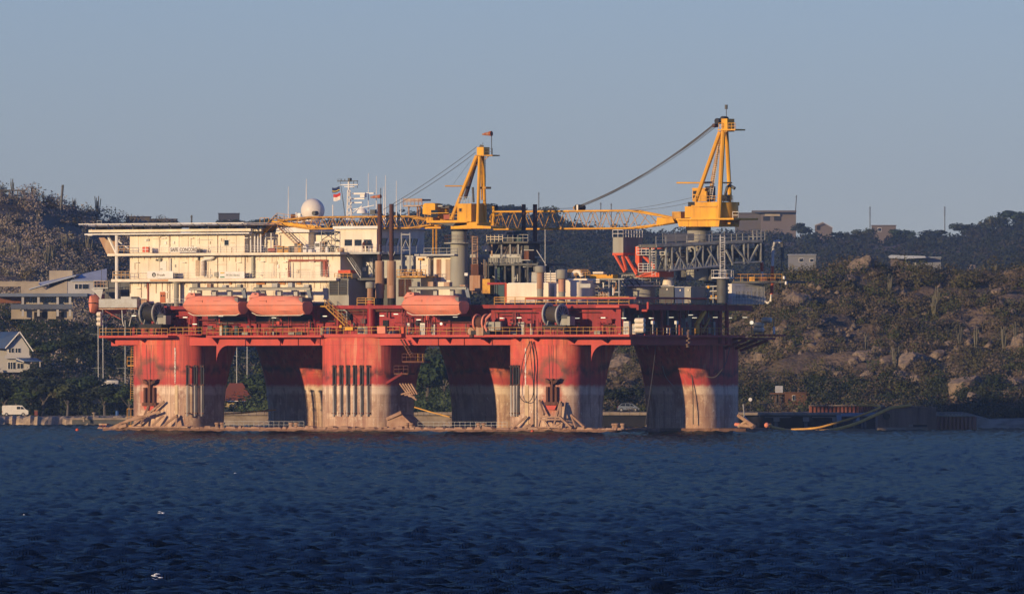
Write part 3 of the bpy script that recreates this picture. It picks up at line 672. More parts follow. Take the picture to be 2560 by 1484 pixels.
villas = lambda a, y: (((a > 1960) & (a < 2045)) | ((a > 2215) & (a < 2415))) & (y < 2940)
ontop = lambda a, y: (((a > 1825) & (a < 1998)) | ((a > 2032) & (a < 2088)) | ((a > 2176) & (a < 2246))) & (y > 5150)
k_far = lambda a, x, y: ~villas(a, y) & ~ontop(a, y) & (a > 500) & (a < 2700) & (y > 2700) & (y < interp(a, RY)+25)
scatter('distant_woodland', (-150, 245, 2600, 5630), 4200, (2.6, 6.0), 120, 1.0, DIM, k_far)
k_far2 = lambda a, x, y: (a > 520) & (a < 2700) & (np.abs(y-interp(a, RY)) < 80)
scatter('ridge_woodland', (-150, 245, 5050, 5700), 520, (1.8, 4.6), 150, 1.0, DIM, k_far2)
k_mid = lambda a, x, y: (a > 560) & (a < 1300) & (y > coast_at(a)+16) & (y < coast_at(a)+150) & ~((a > 552) & (a < 640) & (y < 2340))
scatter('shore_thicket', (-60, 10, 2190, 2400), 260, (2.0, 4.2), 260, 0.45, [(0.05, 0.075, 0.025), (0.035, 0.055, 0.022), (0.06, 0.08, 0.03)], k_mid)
def rubble(n):
    x = 105*rng.random(n*6); y = 2150+200*rng.random(n*6); a = x/y*FP+1280
    k = (a > 1450) & (a < 2640) & (y > coast_at(a)+55) & (y < 2338) & (fbm(x*.09, y*.09, 77, 3) > .02); x, y = x[k][:n], y[k][:n]; z = H(x, y)
    V, F = [], []; base = np.array([(1, 0, 0), (0, 1, 0), (-1, 0, 0), (0, -1, 0), (0, 0, .9), (0, 0, -.6)]); fc = np.array([(0, 1, 4), (1, 2, 4), (2, 3, 4), (3, 0, 4), (1, 0, 5), (2, 1, 5), (3, 2, 5), (0, 3, 5)])
    for i in range(len(x)):
        s_ = .2+.9*rng.random()**4; q = base*(.6+.8*rng.random((6, 3)))*s_; th = rng.random()*6.28; c, d = math.cos(th), math.sin(th)
        q = np.stack([q[:, 0]*c-q[:, 1]*d, q[:, 0]*d+q[:, 1]*c, q[:, 2]], 1)+np.array([x[i], y[i], z[i]+.1*s_]); F.append(fc+6*i); V.append(q)
    return np.concatenate(V), np.concatenate(F)
M_rubble = mat('hill_rubble', (.22, .165, .115), .95, dirt=(.12, .10, .08), amt=.7, scale=.6)
v_, f_ = rubble(1800); link(np_mesh('rubble', v_, f_, M_rubble), 'rubble', kind='stuff')
def bank():
    M = MB(); px = -150; prev = None
    while px < 470:
        Yc = 2282+1.5*math.sin(px*.05)+random.uniform(-.5, .5); x = px/FP*0+(px-1280)/FP*Yc; h = random.uniform(1.25, 1.75)
        ring = [(x, Yc-.6, -.4), (x, Yc+random.uniform(-.1, .3), .35+random.uniform(-.1, .15)), (x, Yc+1.0+random.uniform(-.3, .3), h*.75), (x, Yc+2.2, h), (x, Yc+6, h+.05), (x, Yc+6, -.4)]
        if prev: M.hull([prev, ring], caps=False)
        prev = ring; px += 9
    return M.build('beach_bank', mat('beach_sand', (.46, .35, .23), .95, dirt=(.20, .15, .11), amt=.6, scale=.8, bump=.6), frame='W', kind='structure')
bank()
# ================================================================ air
hz = bpy.data.materials.new('haze'); hz.use_nodes = True; hn = hz.node_tree.nodes; hl = hz.node_tree.links
for x in list(hn): hn.remove(x)
ho = hn.new('ShaderNodeOutputMaterial'); hp = hn.new('ShaderNodeVolumePrincipled')
hp.inputs['Color'].default_value = (0.38, 0.60, 1.0, 1); hp.inputs['Density'].default_value = 0.000038; hp.inputs['Anisotropy'].default_value = 0.0
hl.new(hp.outputs[0], ho.inputs['Volume'])
MB().box(-520, -30, -4.5, 520, 6000, 106).build('haze', hz, frame='W', kind='stuff')
# ================================================================ accommodation, helideck, bridge
def T(name, label, cat, px, py, v, group=None): return thing(name, label, cat, L(px, py, v), 'R', group)
def B(par, name, m, x0, x1, y0, y1, v, d): return MB().pbox(x0, x1, y0, y1, v, d).build(name, m, par)
def tubep(par, name, m, pts, r, n=6, smooth=True): return MB().tube([L(*p) for p in pts], r, n).build(name, m, par, smooth=smooth)
def railp(par, x0, x1, y, v, m=None, h=1.1, sp=1.5, r=.035, **k):
    return MB().rail([(U(x0, v), v, L(x0, y, v)[2]), (U(x1, v), v, L(x0, y, v)[2])], h=h, sp=sp, r=r, **k).build('railing', m or M_gal, par)
acc = T('accommodation_block', 'long cream white accommodation building with three storeys on the red deck', 'accommodation block', 324, 757, 4)
VF = 4.0
def wall(par, x0, x1, y0, y1, v, m=M_white, d=.25): return MB().pbox(x0, x1, y0, y1, v+random.uniform(0, .03), d).build('wall_panel', m, par)
seams2 = [324.5, 372, 422, 495, 545, 613.5, 660, 720, 785, 851]
for y0, y1 in ((583, 632), (638, 696), (703, 757)):
    for a, b in zip(seams2[:-1], seams2[1:]):
        if y0 == 583 and b > 614: break
        wall(acc, a+.25, b-.25, y0, y1, VF)
z_ = lambda y: L(600, y, VF)[2]
# the solid body behind the plates
MB().box(U(324.5, VF)+.02, VF+.2, z_(757), U(613.4, VF), 22, z_(583)).build('hall', M_white, acc)
MB().box(U(613.4, VF), VF+.2, z_(757), U(851, VF), 20, z_(632)).build('hall', M_white, acc)
# balcony slabs with hung edge
MB().box(U(268, 2), 2.0, z_(638), U(850, 2), VF-.02, z_(632)).build('balcony', M_white, acc)
MB().box(U(278, 2), 2.0, z_(703), U(840, 2), VF-.02, z_(696)).build('balcony', M_white, acc)
for x0, x1, y in ((290, 620, 632), (628, 850, 632), (282, 845, 696)): railp(acc, x0, x1, y, 2.05, M_white2 if y == 632 else M_white, r=.022, sp=2.4, rails=(1.0, .66, .33))
railp(acc, 282, 324, 696, 2.1, M_yrail, r=.05, sp=.9); railp(acc, 296, 324, 632, 2.1, M_yrail, r=.05, sp=.9)
# left outrigger columns and floors
MB().box(U(268, 2)+.1, VF, z_(637), U(324, VF), 16, z_(633)).build('balcony', M_white, acc)
MB().box(U(280, 2)+.1, VF, z_(702), U(324, VF), 16, z_(697)).build('balcony', M_white, acc)
tubep(acc, 'column', M_white2, [(292, 752, 2.6), (292, 588, 2.6)], .28, 8)
# dark upright joints (deck stiffeners) under each balcony
for y in (640, 705):
    M = MB()
    for i in range(34):
        px = 330+i*15.2; a = L(px, y, VF-.03); M.box(a[0], VF-.05, a[2]-random.uniform(.5, 1.0), a[0]+.04, VF-.0, a[2])
    M.build('stiffener_marks', M_lag, acc, kind='stuff')
def window(par, x0, x1, y0, y1, v, slant=0):
    f = B(par, 'window', M_white2, x0-1, x1+1, y0-1, y1+1, v-.06, .1); B(f, 'pane', M_glass, x0, x1, y0, y1, v-.10, .08); return f
window(acc, 561, 571, 600, 614, VF)
for a, b, y0, y1 in ((400, 413, 733, 766),):
    d = B(acc, 'door', mat('orange_door', (.45, .13, .05), .6), a, b, y0-4, y1-10, VF-.08, .12); B(d, 'porthole', M_dark, 402, 405, 737, 741, VF-.12, .05); B(d, 'porthole', M_dark, 408, 411, 737, 741, VF-.12, .05)
B(acc, 'door', M_white2, 400, 416, 652, 676, VF-.06, .1); B(acc, 'door', M_greyd, 752, 763, 730, 746, VF-.05, .1)
# lamps and small boxes on the walls
for px, y, w in ((335, 655, 11), (452, 655, 11), (590, 655, 11), (648, 653, 11), (703, 654, 12), (772, 653, 13), (403, 594, 11), (472, 594, 10), (337, 720, 13), (610, 594, 10)):
    B(acc, 'wall_lamp', M_white2, px, px+w, y, y+1.6, VF-.35, .3)
for px, y, w, h in ((398, 585, 8, 5), (529, 584, 14, 4), (389, 648, 4, 4), (395, 645, 6, 8), (495, 622, 8, 6), (433, 682, 7, 12), (497, 700, 30, 3), (535, 680, 8, 12), (614, 682, 6, 10)):
    B(acc, 'wall_box', M_greyd if w == 4 else M_grey if w < 9 else M_white2, px, px+w, y, y+h, VF-.4, .38)
# ducts
tubep(acc, 'duct', M_white2, [(507, 690, VF-.5), (507, 652, VF-.5), (512, 646, VF-.5), (528, 645, VF-.5), (535, 640, VF-.4)], .33, 8)
M = MB()
for i in range(11): p = L(507, 655+i*3.3, VF-.5); M.lathe(p, [(.37, -.04), (.37, .04)], 8)
M.build('duct_ring', M_lag, acc, kind='stuff')
B(acc, 'duct', M_grey, 628, 633, 640, 693, VF-.5, .45); B(acc, 'duct', M_greyd, 494, 497, 640, 650, VF-.3, .3); B(acc, 'duct', M_lag, 489, 498, 650, 690, VF-.08, .07)
for px in (424, 543.5, 612): tubep(acc, 'drain_pipe', M_lag, [(px, 584, VF-.1), (px, 755, VF-.1)], .06, 5)
tubep(acc, 'drain_pipe', M_white2, [(426, 645, VF-.2), (426, 690, VF-.2)], .12, 6)
M_pip = mat('pink_red_pipe', (.36, .09, .06), .6)
tubep(acc, 'fire_main', M_pip, [(722.5, 692, VF-.3), (722.5, 651, VF-.3), (818, 651, VF-.3), (818, 692, VF-.3)], .16, 6)
B(acc, 'riser_cupboard', M_pip, 807, 813, 652, 690, VF-.3, .3); B(acc, 'riser_cupboard', M_gal, 800, 803, 652, 690, VF-.3, .3)
for px in (326, 353, 366, 390, 405, 418): tubep(acc, 'drain_pipe', M_lag, [(px, 706, VF-.06), (px, 706+random.uniform(8, 46), VF-.06)], .045, 4)
tubep(acc, 'drain_pipe', M_pip, [(370, 703, VF-.1), (370, 766, VF-.1)], .14, 6)
# orange stowage along the foot of the second balcony
for x0, x1 in ((375, 420), (573, 578), (640, 662), (697, 712), (718, 735), (742, 752)):
    B(acc, 'stowage_panel', mat('orange_panel', (.55, .22, .06), .6, dirt=(.5, .35, .2), amt=.5), x0, x1, 704 if x0 > 430 else 699, 711 if x0 > 430 else 702.5, 1.95 if x0 < 430 else VF-.2, .1)
rq = random.Random(5); M_seam = mat('dirty_cream_seam', (.66, .57, .44), .6, dirt=(.5, .36, .22), amt=.4, scale=1.5)
for i in range(120):
    px = rq.uniform(330, 845); y = rq.choice([rq.uniform(590, 626), rq.uniform(644, 690), rq.uniform(706, 730)])
    if y < 632 and px > 608: continue
    k = rq.random(); m = rq.choice([M_seam, M_seam, M_white2, M_white, M_gal, M_white2]); a = L(px, y, VF-.05)
    if k < .35: MB().tube([a, (a[0], a[1], max(a[2]-rq.uniform(.8, 2.6), L(px, 632 if y < 632 else 696 if y < 696 else 757, VF)[2]))], rq.uniform(.03, .07), 4).build('conduit', m, acc)
    elif k < .6: MB().tube([a, (a[0]+rq.uniform(.6, 3), a[1], a[2])], rq.uniform(.03, .06), 4).build('conduit', m, acc)
    else: w_, h_ = rq.uniform(.15, .55), rq.uniform(.15, .6); MB().box(a[0], VF-.14, a[2]-h_, a[0]+w_, VF-.02, a[2]).build('fitting', m, acc)
for y0, y1 in ((584, 631), (640, 695)):
    for px in (345, 398, 447, 470, 520, 566, 590, 638, 690, 750, 815):
        if y0 < 600 and px > 605: continue
        a, b = L(px, y0, VF-.03), L(px, y1, VF-.03); MB().box(a[0], VF-.04, b[2], a[0]+.045, VF, a[2]).build('seam_strip', M_seam, acc)
# ---- nameboards
def board(name, label, x0, x1, y0, y1, v, m=M_white2):
    t = T(name, label, 'sign', x0, y1, v); B(t, 'board', m, x0, x1, y0, y1, v, .06); return t
M_letter = mat('dark_bronze_letters', (.06, .045, .035), .6, dirt=(.3, .22, .15), amt=.4, scale=4)
M_lett2 = mat('faded_teal_letters', (.20, .30, .27), .6, dirt=(.6, .52, .42), amt=.5, scale=5)
sg = board('name_sign', 'nameboard with tall dark capital letters on the upper balcony rail', 424, 491, 617.5, 630, 1.85)
text(sg, 'lettering', 'SAFE', L(426, 628.3, 1.85), .56, M_letter, squash=.92, bold=.015)
text(sg, 'lettering', 'CONCORDIA', L(449, 628.3, 1.85), .56, M_letter, squash=.86, bold=.015)
sg = board('operator_sign', 'white signboard with round black flame emblem on the lower balcony rail', 368, 432.5, 677.5, 695.5, 1.85)
e = MB().cyl((L(385, 686.6, 1.85)[0], 1.81, L(385, 686.6, 1.85)[2]), .35, .06, 20, 'v').build('emblem', M_black, sg)
c_ = L(385, 686.6, 1.78); MB().prism([(c_[0]-.15, c_[2]-.2), (c_[0]+.15, c_[2]-.2), (c_[0]+.09, c_[2]+.02), (c_[0], c_[2]+.26), (c_[0]-.09, c_[2]+.02)], 1.77, 1.80).build('flame', M_white2, e)
text(sg, 'lettering', 'Prosafe', L(393, 689.8, 1.85), .38, M_letter, squash=.95)
sg = board('charterer_sign', 'white signboard with green and yellow bars and faded teal capitals', 547, 611, 679, 696, 1.85)
for y, m in ((680.5, mat('sign_yellow', (.75, .45, .03), .5)), (691, mat('sign_green', (.02, .22, .09), .5))): B(sg, 'colour_bar', m, 550.5, 561, y, y+2.6, 1.82, .03)
text(sg, 'lettering', 'PETROBRAS', L(565, 690.5, 1.85), .36, M_lett2, squash=.98)
t = T('fire_hose_box', 'bright red hose box on the upper balcony at left', 'hose box', 356, 630, 1.9)
B(t, 'box', M_orange, 356, 371, 617, 630, 1.9, .4); B(t, 'cross_mark', M_white2, 356, 371, 622.5, 624, 1.87, .03); B(t, 'cross_mark', M_white2, 363, 364.3, 617, 630, 1.86, .03)
# ---- helideck
hd = T('helideck', 'wide flat cream helideck overhanging the left end of the accommodation roof', 'helideck', 324, 583, 4)
zt = L(420, 561, 2)[2]
uA, uB = U(222, 6), U(620, 1.5)
poly = [(uA, 8), (uA+3.5, 1.2), (uB, 1.2), (uB+1.2, 4), (uB+1.2, 22), (uA+6, 28), (uA, 20)]
MB().prism(poly, zt-.22, zt, 'uv').build('deck', M_white, hd)
off = [(uA-1.5, 7), (uA+2.8, -.4), (uB+.6, -.4), (uB+2.6, 3), (uB+2.6, 23), (uA+6, 30), (uA-1.5, 21)]
M = MB(); M.tube([(p[0], p[1], zt+.12) for p in off+off[:1]], .09, 4); M.build('net_frame', M_white2, hd)
k = 14
for i in range(k):
    x = uA+3.6+(uB-uA-3.6)*i/(k-1); MB().tube([(x, 1.3, zt-.35), (x, .9, zt-.45), (x, -.4, zt+.1)], .06, 4).build('net_bracket', M_greyd, hd)
MB().box(uA+2.8, 2.2, zt-1.15, uB, 2.6, zt-.75).build('beam', M_white, hd); MB().box(uA+3.5, 5.0, zt-1.15, uB, 5.4, zt-.75).build('beam', M_white, hd)
MB().box(uA+2, 2.2, zt-1.55, uB-.3, 3.0, zt-1.35).build('gutter', M_white2, hd)
for i in range(9): x = uA+4+(uB-uA-5)*i/8; MB().box(x, 2.3, zt-.75, x+.15, 5.2, zt-.22).build('web', M_greyd, hd)
tubep(hd, 'strut', M_white2, [(270, 590, 5), (290, 632, 5)], .22, 6); tubep(hd, 'strut', M_white2, [(262, 597, 9), (280, 632, 9)], .15, 6); tubep(hd, 'strut', M_white2, [(296, 603, 4), (322, 622, 4)], .1, 6)
tubep(hd, 'strut', M_white2, [(290, 620, 4), (299, 598, 4)], .08, 6)
B(hd, 'catwalk', M_white2, 219, 284, 585, 588.5, 4, 2)
MB().prism([(U(247, 8), z_(590)), (U(292, 8), z_(590)), (U(292, 8), z_(634)), (U(268, 8), z_(634))], 8, 8.3).build('wind_wall', M_lag, hd)
MB().rail([L(243, 566, 2), L(254, 566, 2)], h=.9, sp=1, r=.04).build('railing', M_gal, hd)
# ---- open upper deck between helideck and bridge
uh = T('upper_deckhouse', 'cream deckhouse set back on the upper deck beneath the yellow gangway', 'deckhouse', 665, 632, 8)
for a, b in ((655, 690), (690, 730), (730, 771.5)): wall(uh, a+.2, b-.2, 582, 632, 8)
MB().box(U(655, 8), 8.2, z_(632), U(771.5, 8), 19, z_(580)).build('hall', M_white, uh)
MB().box(U(690, 7), 7, z_(581), U(773, 7), 20, z_(569)).build('roof', M_white2, uh)
B(uh, 'door', M_pip, 776, 781, 587, 625, 9.5, .3)
MB().box(U(771.5, 9.6), 9.6, z_(632), U(836, 9.6), 18, z_(588)).build('hall', M_white, uh)
for px in (627, 637, 645, 652): tubep(uh, 'post', M_white2, [(px, 630, 4.6), (px, 585, 4.6)], .14, 6)
for px in (664, 678): tubep(uh, 'post', M_white2, [(px, 630, 6), (px, 582, 6)], .1, 6)
B(uh, 'canopy', M_grey, 614, 640, 572, 583, 5, 8)
M = MB()
for s in (0, .8):
    M.tube([L(694, 566, 6+s), L(757, 628, 6+s)], .12, 4)
a, b = Vector(L(694, 566, 6)), Vector(L(757, 628, 6))
for i in range(13): p = a.lerp(b, i/12); M.box(p.x-.12, 6, p.z-.03, p.x+.12, 6.8, p.z+.03)
M.rail([a, b], h=1.0, sp=1.4, r=.03)
M.build('stair', M_lag, uh)
rngp = random.Random(3)
cols = [M_lag, M_pip, M_grey, M_greyd, M_white2, M_blue, M_yeld]
LMD = [(727, 600, 'the sloping roof stair'), (631, 600, 'the white awning posts'), (803, 605, 'the scaffold tower'), (782, 526, 'the white dome'), (566, 607, 'the single square window'), (870, 607, 'the bridge windows'), (840, 545, 'the yellow boom'), (770, 672, 'the red pipe arch'), (657, 572, 'the gooseneck tip')]
def clutter(cat_label, name, group, px0, px1, y, v, n, hmin, hmax, ms, cat, shape=None):
    for i in range(n):
        px = px0+(px1-px0)*(i+rngp.random()*.7)/n; w = rngp.uniform(.4, 1.1); h = rngp.uniform(hmin, hmax); vv = v+rngp.uniform(-.3, .6); p = L(px, y, vv); m = rngp.choice(ms)
        t = thing(name, where(cat_label, px, y-h*8, LMD), cat, p, 'R', group); k = rngp.random() if shape is None else shape
        if k < .4:
            MB().box(p[0], vv, p[2], p[0]+w, vv+.6, p[2]+h).build('body', m, t); MB().box(p[0]+.1, vv-.05, p[2]+h*.55, p[0]+w-.1, vv, p[2]+h*.85).build('hatch', M_greyd, t)
        elif k < .75:
            MB().lathe(p, [(w*.45, 0), (w*.45, h*.8), (w*.3, h*.95), (.08, h)], 9).build('vessel', m, t, smooth=True); MB().tube([(p[0], vv, p[2]+h), (p[0], vv, p[2]+h+.25), (p[0]+.5, vv, p[2]+h+.25)], .06, 5).build('outlet', M_gal, t)
        else:
            MB().cyl((p[0], vv, p[2]+.45), .35, w*1.3, 10, 'u').build('motor', m, t, smooth=True); MB().box(p[0], vv-.3, p[2], p[0]+w*1.2, vv+.3, p[2]+.15).build('bedplate', M_greyd, t)
clutter('upper deck service unit', 'deck_equipment', 'service gear on the upper accommodation deck', 655, 765, 632, 5, 9, .6, 1.8, cols, 'equipment')
clutter('scaffold side service unit', 'deck_equipment', 'service gear left of the bridge', 775, 850, 632, 5.5, 7, .6, 1.8, cols, 'equipment')
# scaffold tower beside the bridge
t = T('scaffold_tower', 'thin dark lattice tower standing just left of the bridge windows', 'scaffold', 803, 632, 5)
for px in (804, 838):
    for v in (5, 7.5): tubep(t, 'upright', M_gal, [(px, 632, v), (px, 575, v)], .07, 4)
for y in (578, 600, 615): B(t, 'platform', M_greyd, 803, 839, y, y+1.5, 5, 2.5)
for a, b in (((804, 600), (838, 578)), ((804, 578), (838, 600)), ((804, 632), (822, 601)), ((838, 632), (820, 601))): tubep(t, 'brace', M_greyd, [(a[0], a[1], 5), (b[0], b[1], 5)], .08, 4)
# ---- bridge
br = T('bridge_house', 'white bridge house with a row of dark windows facing front and right', 'bridge house', 836, 632, 6)
uC = U(942, 6); zB0, zB1, zW0, zW1 = z_(632), z_(574), z_(616), z_(597)
wall(br, 836, 942, 616, 632, 6); wall(br, 836, 942, 574, 598, 6); wall(br, 836, 861.3, 598, 616, 6)
for a, b in ((880.5, 886), (904.5, 909), (929.5, 942)): wall(br, a, b, 598, 616, 6)
for a, b in ((861.5, 880.5), (886, 904.5), (909, 929.5)): f = B(br, 'window', M_white2, a, b, 598, 616, 6.12, .05); B(f, 'pane', M_glass, a+.6, b-.6, 599, 615, 6.08, .05)
MB().box(U(836, 6), 6.25, zB0, uC-.25, 19.2, zB1).build('hall', M_white, br)
vE = LU(1047, 600, uC)[1]
MB().box(uC-.25, 6.0, zB0, uC, vE, zW0).build('end_wall', M_white, br); MB().box(uC-.25, 6.0, zW1, uC, vE, zB1).build('end_wall', M_white, br)
for x0, x1 in ((944, 952), (967, 972), (995, 999), (1012, 1016), (1029, 1031), (1044, 1047)):
    a = LU(x0, 600, uC)[1]; b = LU(x1, 600, uC)[1]
    MB().add([(uC, a-.3, zW0), (uC, b-.3, zW0), (uC, b+.3, zW1), (uC, a+.3, zW1), (uC-.24, a-.3, zW0), (uC-.24, b-.3, zW0), (uC-.24, b+.3, zW1), (uC-.24, a+.3, zW1)], [(0, 1, 2, 3), (0, 4, 5, 1), (3, 2, 6, 7), (1, 5, 6, 2), (0, 3, 7, 4)]).build('mullion', M_white2, br)
MB().box(uC-.24, 6.3, zW0, uC-.1, vE-.2, zW1).build('end_pane', M_glass, br)
MB().box(U(832, 5.4), 5.4, zB1, uC+.7, 19.5, zB1+.45).build('roof', M_white2, br)
MB().box(U(842, 4.2), 4.2, z_(637), uC+1.8, 22, z_(632)).build('walkway', M_gal, br)
railp(br, 848, 940, 632, 4.3, M_white2, sp=1.3, r=.025)
M = MB(); M.rail([(uC+1.7, 4.3, z_(632)), (uC+1.7, 21, z_(632))], h=1.1, sp=1.6, r=.03); M.build('railing', M_gal, br)
# stairs, shade decks and pipes at the right end of the accommodation
t = T('access_stair', 'pale steel stair sloping down beneath the bridge walkway', 'stair', 865, 695, 6)
M = MB()
for s in (0, .8): M.tube([L(865, 638, 5+s), L(902, 694, 5+s)], .11, 4)
M.rail([L(865, 638, 5), L(902, 694, 5)], h=1.0, sp=1.3, r=.03); M.build('flight', M_gal, t)
MB().pbox(851, 940, 695, 700, 5, 12).build('landing', M_greyd, t)
lw = T('lower_deckhouse', 'blue grey shaded deckhouse under the bridge with white vertical pipes', 'deckhouse', 852, 697, 10)
MB().box(U(851, 10), 10, z_(757), U(1036, 10), 24, z_(640)).build('hall', M_gal, lw)
for px in (855, 860, 866, 872, 926, 930): tubep(lw, 'pipe', M_white2, [(px, 692, 9.3), (px, 645, 9.3)], .13, 6)
for px, y in ((838, 648), (905, 668), (915, 655)): B(lw, 'wall_box', M_white2, px, px+7, y, y+9, 9.5, .4)
dh = T('white_deckhouse', 'lit white deckhouse with tall brown doorways between funnels and crane pedestal', 'deckhouse', 1045, 757, 8)
wall(dh, 1040, 1075, 646, 757, 8); wall(dh, 1075, 1090, 644, 757, 9.2); wall(dh, 1084, 1136, 643, 757, 8)
MB().box(U(1040, 9.4), 9.4, z_(757), U(1136, 9.4), 13, z_(643)).build('hall', M_white, dh)
for a, b in ((1091, 1102), (1114, 1126)): B(dh, 'doorway', M_lag, a, b, 648, 700, 7.92, .1)
B(dh, 'wall_box', M_yeld, 1045, 1056, 645, 650, 7.5, .5); B(dh, 'louvre', M_white2, 1050, 1066, 662, 664, 7.9, .15)
MB().box(U(1036, 6), 6, z_(642), U(1136, 6), 10, z_(638)).build('canopy', M_gal, dh)
railp(dh, 1060, 1136, 638, 6.1, M_gal)
# ---- satellite dome, mast, aerials and flags
t = T('satellite_dome', 'large smooth white radar dome on the accommodation roof', 'radome', 782, 570, 12)
c0 = L(782, 526, 12); MB().sphere(c0, 1.88, 36, 18, z0=-.82).build('dome', mat('smooth_dome', (.80, .74, .65), .45, amt=.08), t, smooth='all')
MB().cyl((c0[0], 12, L(782, 575, 12)[2]), 1.15, c0[2]-1.5-L(782, 575, 12)[2], 16).build('pedestal', M_white2, t)
t = T('instrument_box', 'small brown and white box standing left of the white dome', 'box', 727, 570, 11)
B(t, 'crate', M_rust, 727, 738, 535, 548, 11, .8); B(t, 'screen', M_white2, 739, 741, 531, 549, 11, .3); B(t, 'screen', M_white2, 741.5, 751, 533, 548, 11.2, .1); B(t, 'plinth', M_white2, 725, 760, 548, 572, 11, 1.2)
t = T('radar_mast', 'white lattice radar mast with crossarms rising behind the dome', 'mast', 872, 572, 13)
for dx, v in ((-6, 12), (8, 12), (8, 14), (-6, 14)): tubep(t, 'leg', M_white2, [(873+dx, 572, v), (872+dx*.35, 475, 13+(v-13)*.4)], .13, 5)
tubep(t, 'pole', M_white2, [(872, 490, 13), (872, 446, 13)], .16, 6); B(t, 'head', M_greyd, 869.5, 875, 445, 454, 12.8, .5)
M = MB()
for i in range(6):
    y = 572-i*16; k = 1-i/9
    for s in (-1, 1): M.tube([L(873+s*7*k, y, 12), L(873-s*7*k, y-15, 12.2)], .06, 4)
M.build('lacing', M_white2, t, kind='stuff')
for x0, x1, y, m in ((843, 893, 452, M_greyd), (850, 895, 461, M_white2), (861, 886, 466, M_white2), (880, 934, 482, M_white2), (876, 911, 495, M_white2), (874, 905, 505, M_white2)):
    o = B(t, 'crossarm', m, x0, x1, y, y+(1.5 if y < 470 else 3), 12.9, .25)
for px in (845, 854, 862, 884, 893): tubep(t, 'aerial', M_greyd, [(px, 452, 13), (px, 447 if px < 870 else 470, 13)], .05, 4)
B(t, 'scanner', M_white2, 884, 912, 482, 486, 12, .3); B(t, 'radar_box', M_white2, 900, 911, 486, 493, 12.2, .6)
tubep(t, 'stay', M_white2, [(875, 525, 12.5), (936, 513, 12.5)], .08, 4); tubep(t, 'stay', M_white2, [(878, 535, 12.5), (905, 515, 12.5)], .08, 4)
MB().sphere(L(905, 533, 12), .85, 14, 7, z0=0).build('small_dome', M_white2, t, smooth=True)
B(t, 'scanner', M_greyd, 905, 945, 534, 536.5, 11.5, .4); B(t, 'motor', M_greyd, 925, 937, 524, 534, 12, .5)
tubep(t, 'pole', M_white2, [(832, 560, 12), (832, 512, 12)], .1, 5)
def flag(label, cat, x0, x1, y0, y1, stripes):
    t = T('flag', label, cat, x1, y1, 12.5); a = L(x0, y0, 12.5); b = L(x1, y1, 12.5)
    zs = [a[2]+(b[2]-a[2])*f for f, _ in stripes]+[b[2]]
    for i, (f, m) in enumerate(stripes):
        N = 9; top = []; bot = []
        M = MB()
        for j in range(N):
            k = j/(N-1); u = b[0]+(a[0]-b[0])*k; w = .22*k*math.sin(k*7)+0; dz = -.28*k*(1-k)+.05*math.sin(k*9)-.25*k
            M.v += [(u, 12.5+w, zs[i]+dz), (u, 12.5+w, zs[i+1]+dz), (u, 12.53+w, zs[i]+dz), (u, 12.53+w, zs[i+1]+dz)]
        for j in range(N-1):
            q = j*4; M.f += [(q, q+1, q+5, q+4), (q+2, q+6, q+7, q+3), (q, q+4, q+6, q+2), (q+1, q+3, q+7, q+5)]
        M.build('stripe', m, t, smooth=True)
    tubep(t, 'halyard', M_rope, [(x1+1, y0-20, 12.5), (x1+14, 548, 12.5)], .03, 4)
M_fb = mat('flag_blue', (.015, .03, .10), .8); M_fy = mat('flag_yellow', (.7, .5, .06), .8); M_fr = mat('flag_red', (.55, .04, .03), .8); M_fw = mat('flag_white', (.75, .7, .65), .8)
flag('dark blue flag with a thin yellow stripe flying from the radar mast', 'flag', 829, 849, 466, 478, [(0, M_fb), (.62, M_fy), (.78, M_fb)])
flag('red and white flag flying just beneath the dark blue flag', 'flag', 832, 851, 482, 499, [(0, M_fr), (.45, M_fw)])
for k, (px, y0, y1, v) in enumerate(((721, 466, 568, 10), (766, 447, 500, 13), (921, 433, 545, 14), (941, 440, 540, 15), (964, 438, 560, 12), (960, 466, 560, 13), (991, 452, 562, 13), (1002, 497, 560, 13))):
    lab = ['tall thin white whip aerial standing left of the dome', 'thin whip aerial rising from behind the white dome', 'tallest white whip aerial right of the radar mast', 'faint whip aerial just left of the first brown funnel', 'white whip aerial between the two brown funnel pipes', 'shorter white pole beside the whip aerial between the brown funnels', 'white whip aerial just right of the second brown funnel', 'short white post right of the second brown funnel'][k]
    MB().tube([L(px, y1, v), L(px, (y0+y1)/2, v), L(px, y0, v)], .10 if k != 5 else .14, 6, r2=.04).build('whip_aerial', M_white2, None, base=L(px, y1, v), label=lab, cat='aerial', group='whip aerials on the roof')
def windsock(label, px, y0, y1, v, x0, wy, r0, r1):
    t = T('windsock', label, 'windsock', px, y1, v); tubep(t, 'pole', M_greyd, [(px, y1, v), (px, y0, v)], .07, 5)
    p = L(px, wy, v); q = L(x0, wy+2, v); n = 4
    for i in range(n):
        a = Vector(p).lerp(Vector(q), i/n); b = Vector(p).lerp(Vector(q), (i+1)/n); ra = r0+(r1-r0)*i/n; rb = r0+(r1-r0)*(i+1)/n
        MB().tube([a, b], ra, 8, r2=rb).build('sock_band', (mat('sock_orange', (.42, .12, .05), .8), mat('sock_pale', (.42, .24, .16), .8))[i % 2], t, smooth=True)
windsock('brown orange windsock hanging beside the first brown funnel', 952, 470, 560, 12.5, 927, 491, .32, .16)
windsock('faded windsock flying from the top of the middle crane', 1229, 328, 388, 8, 1206, 334, .42, .14)
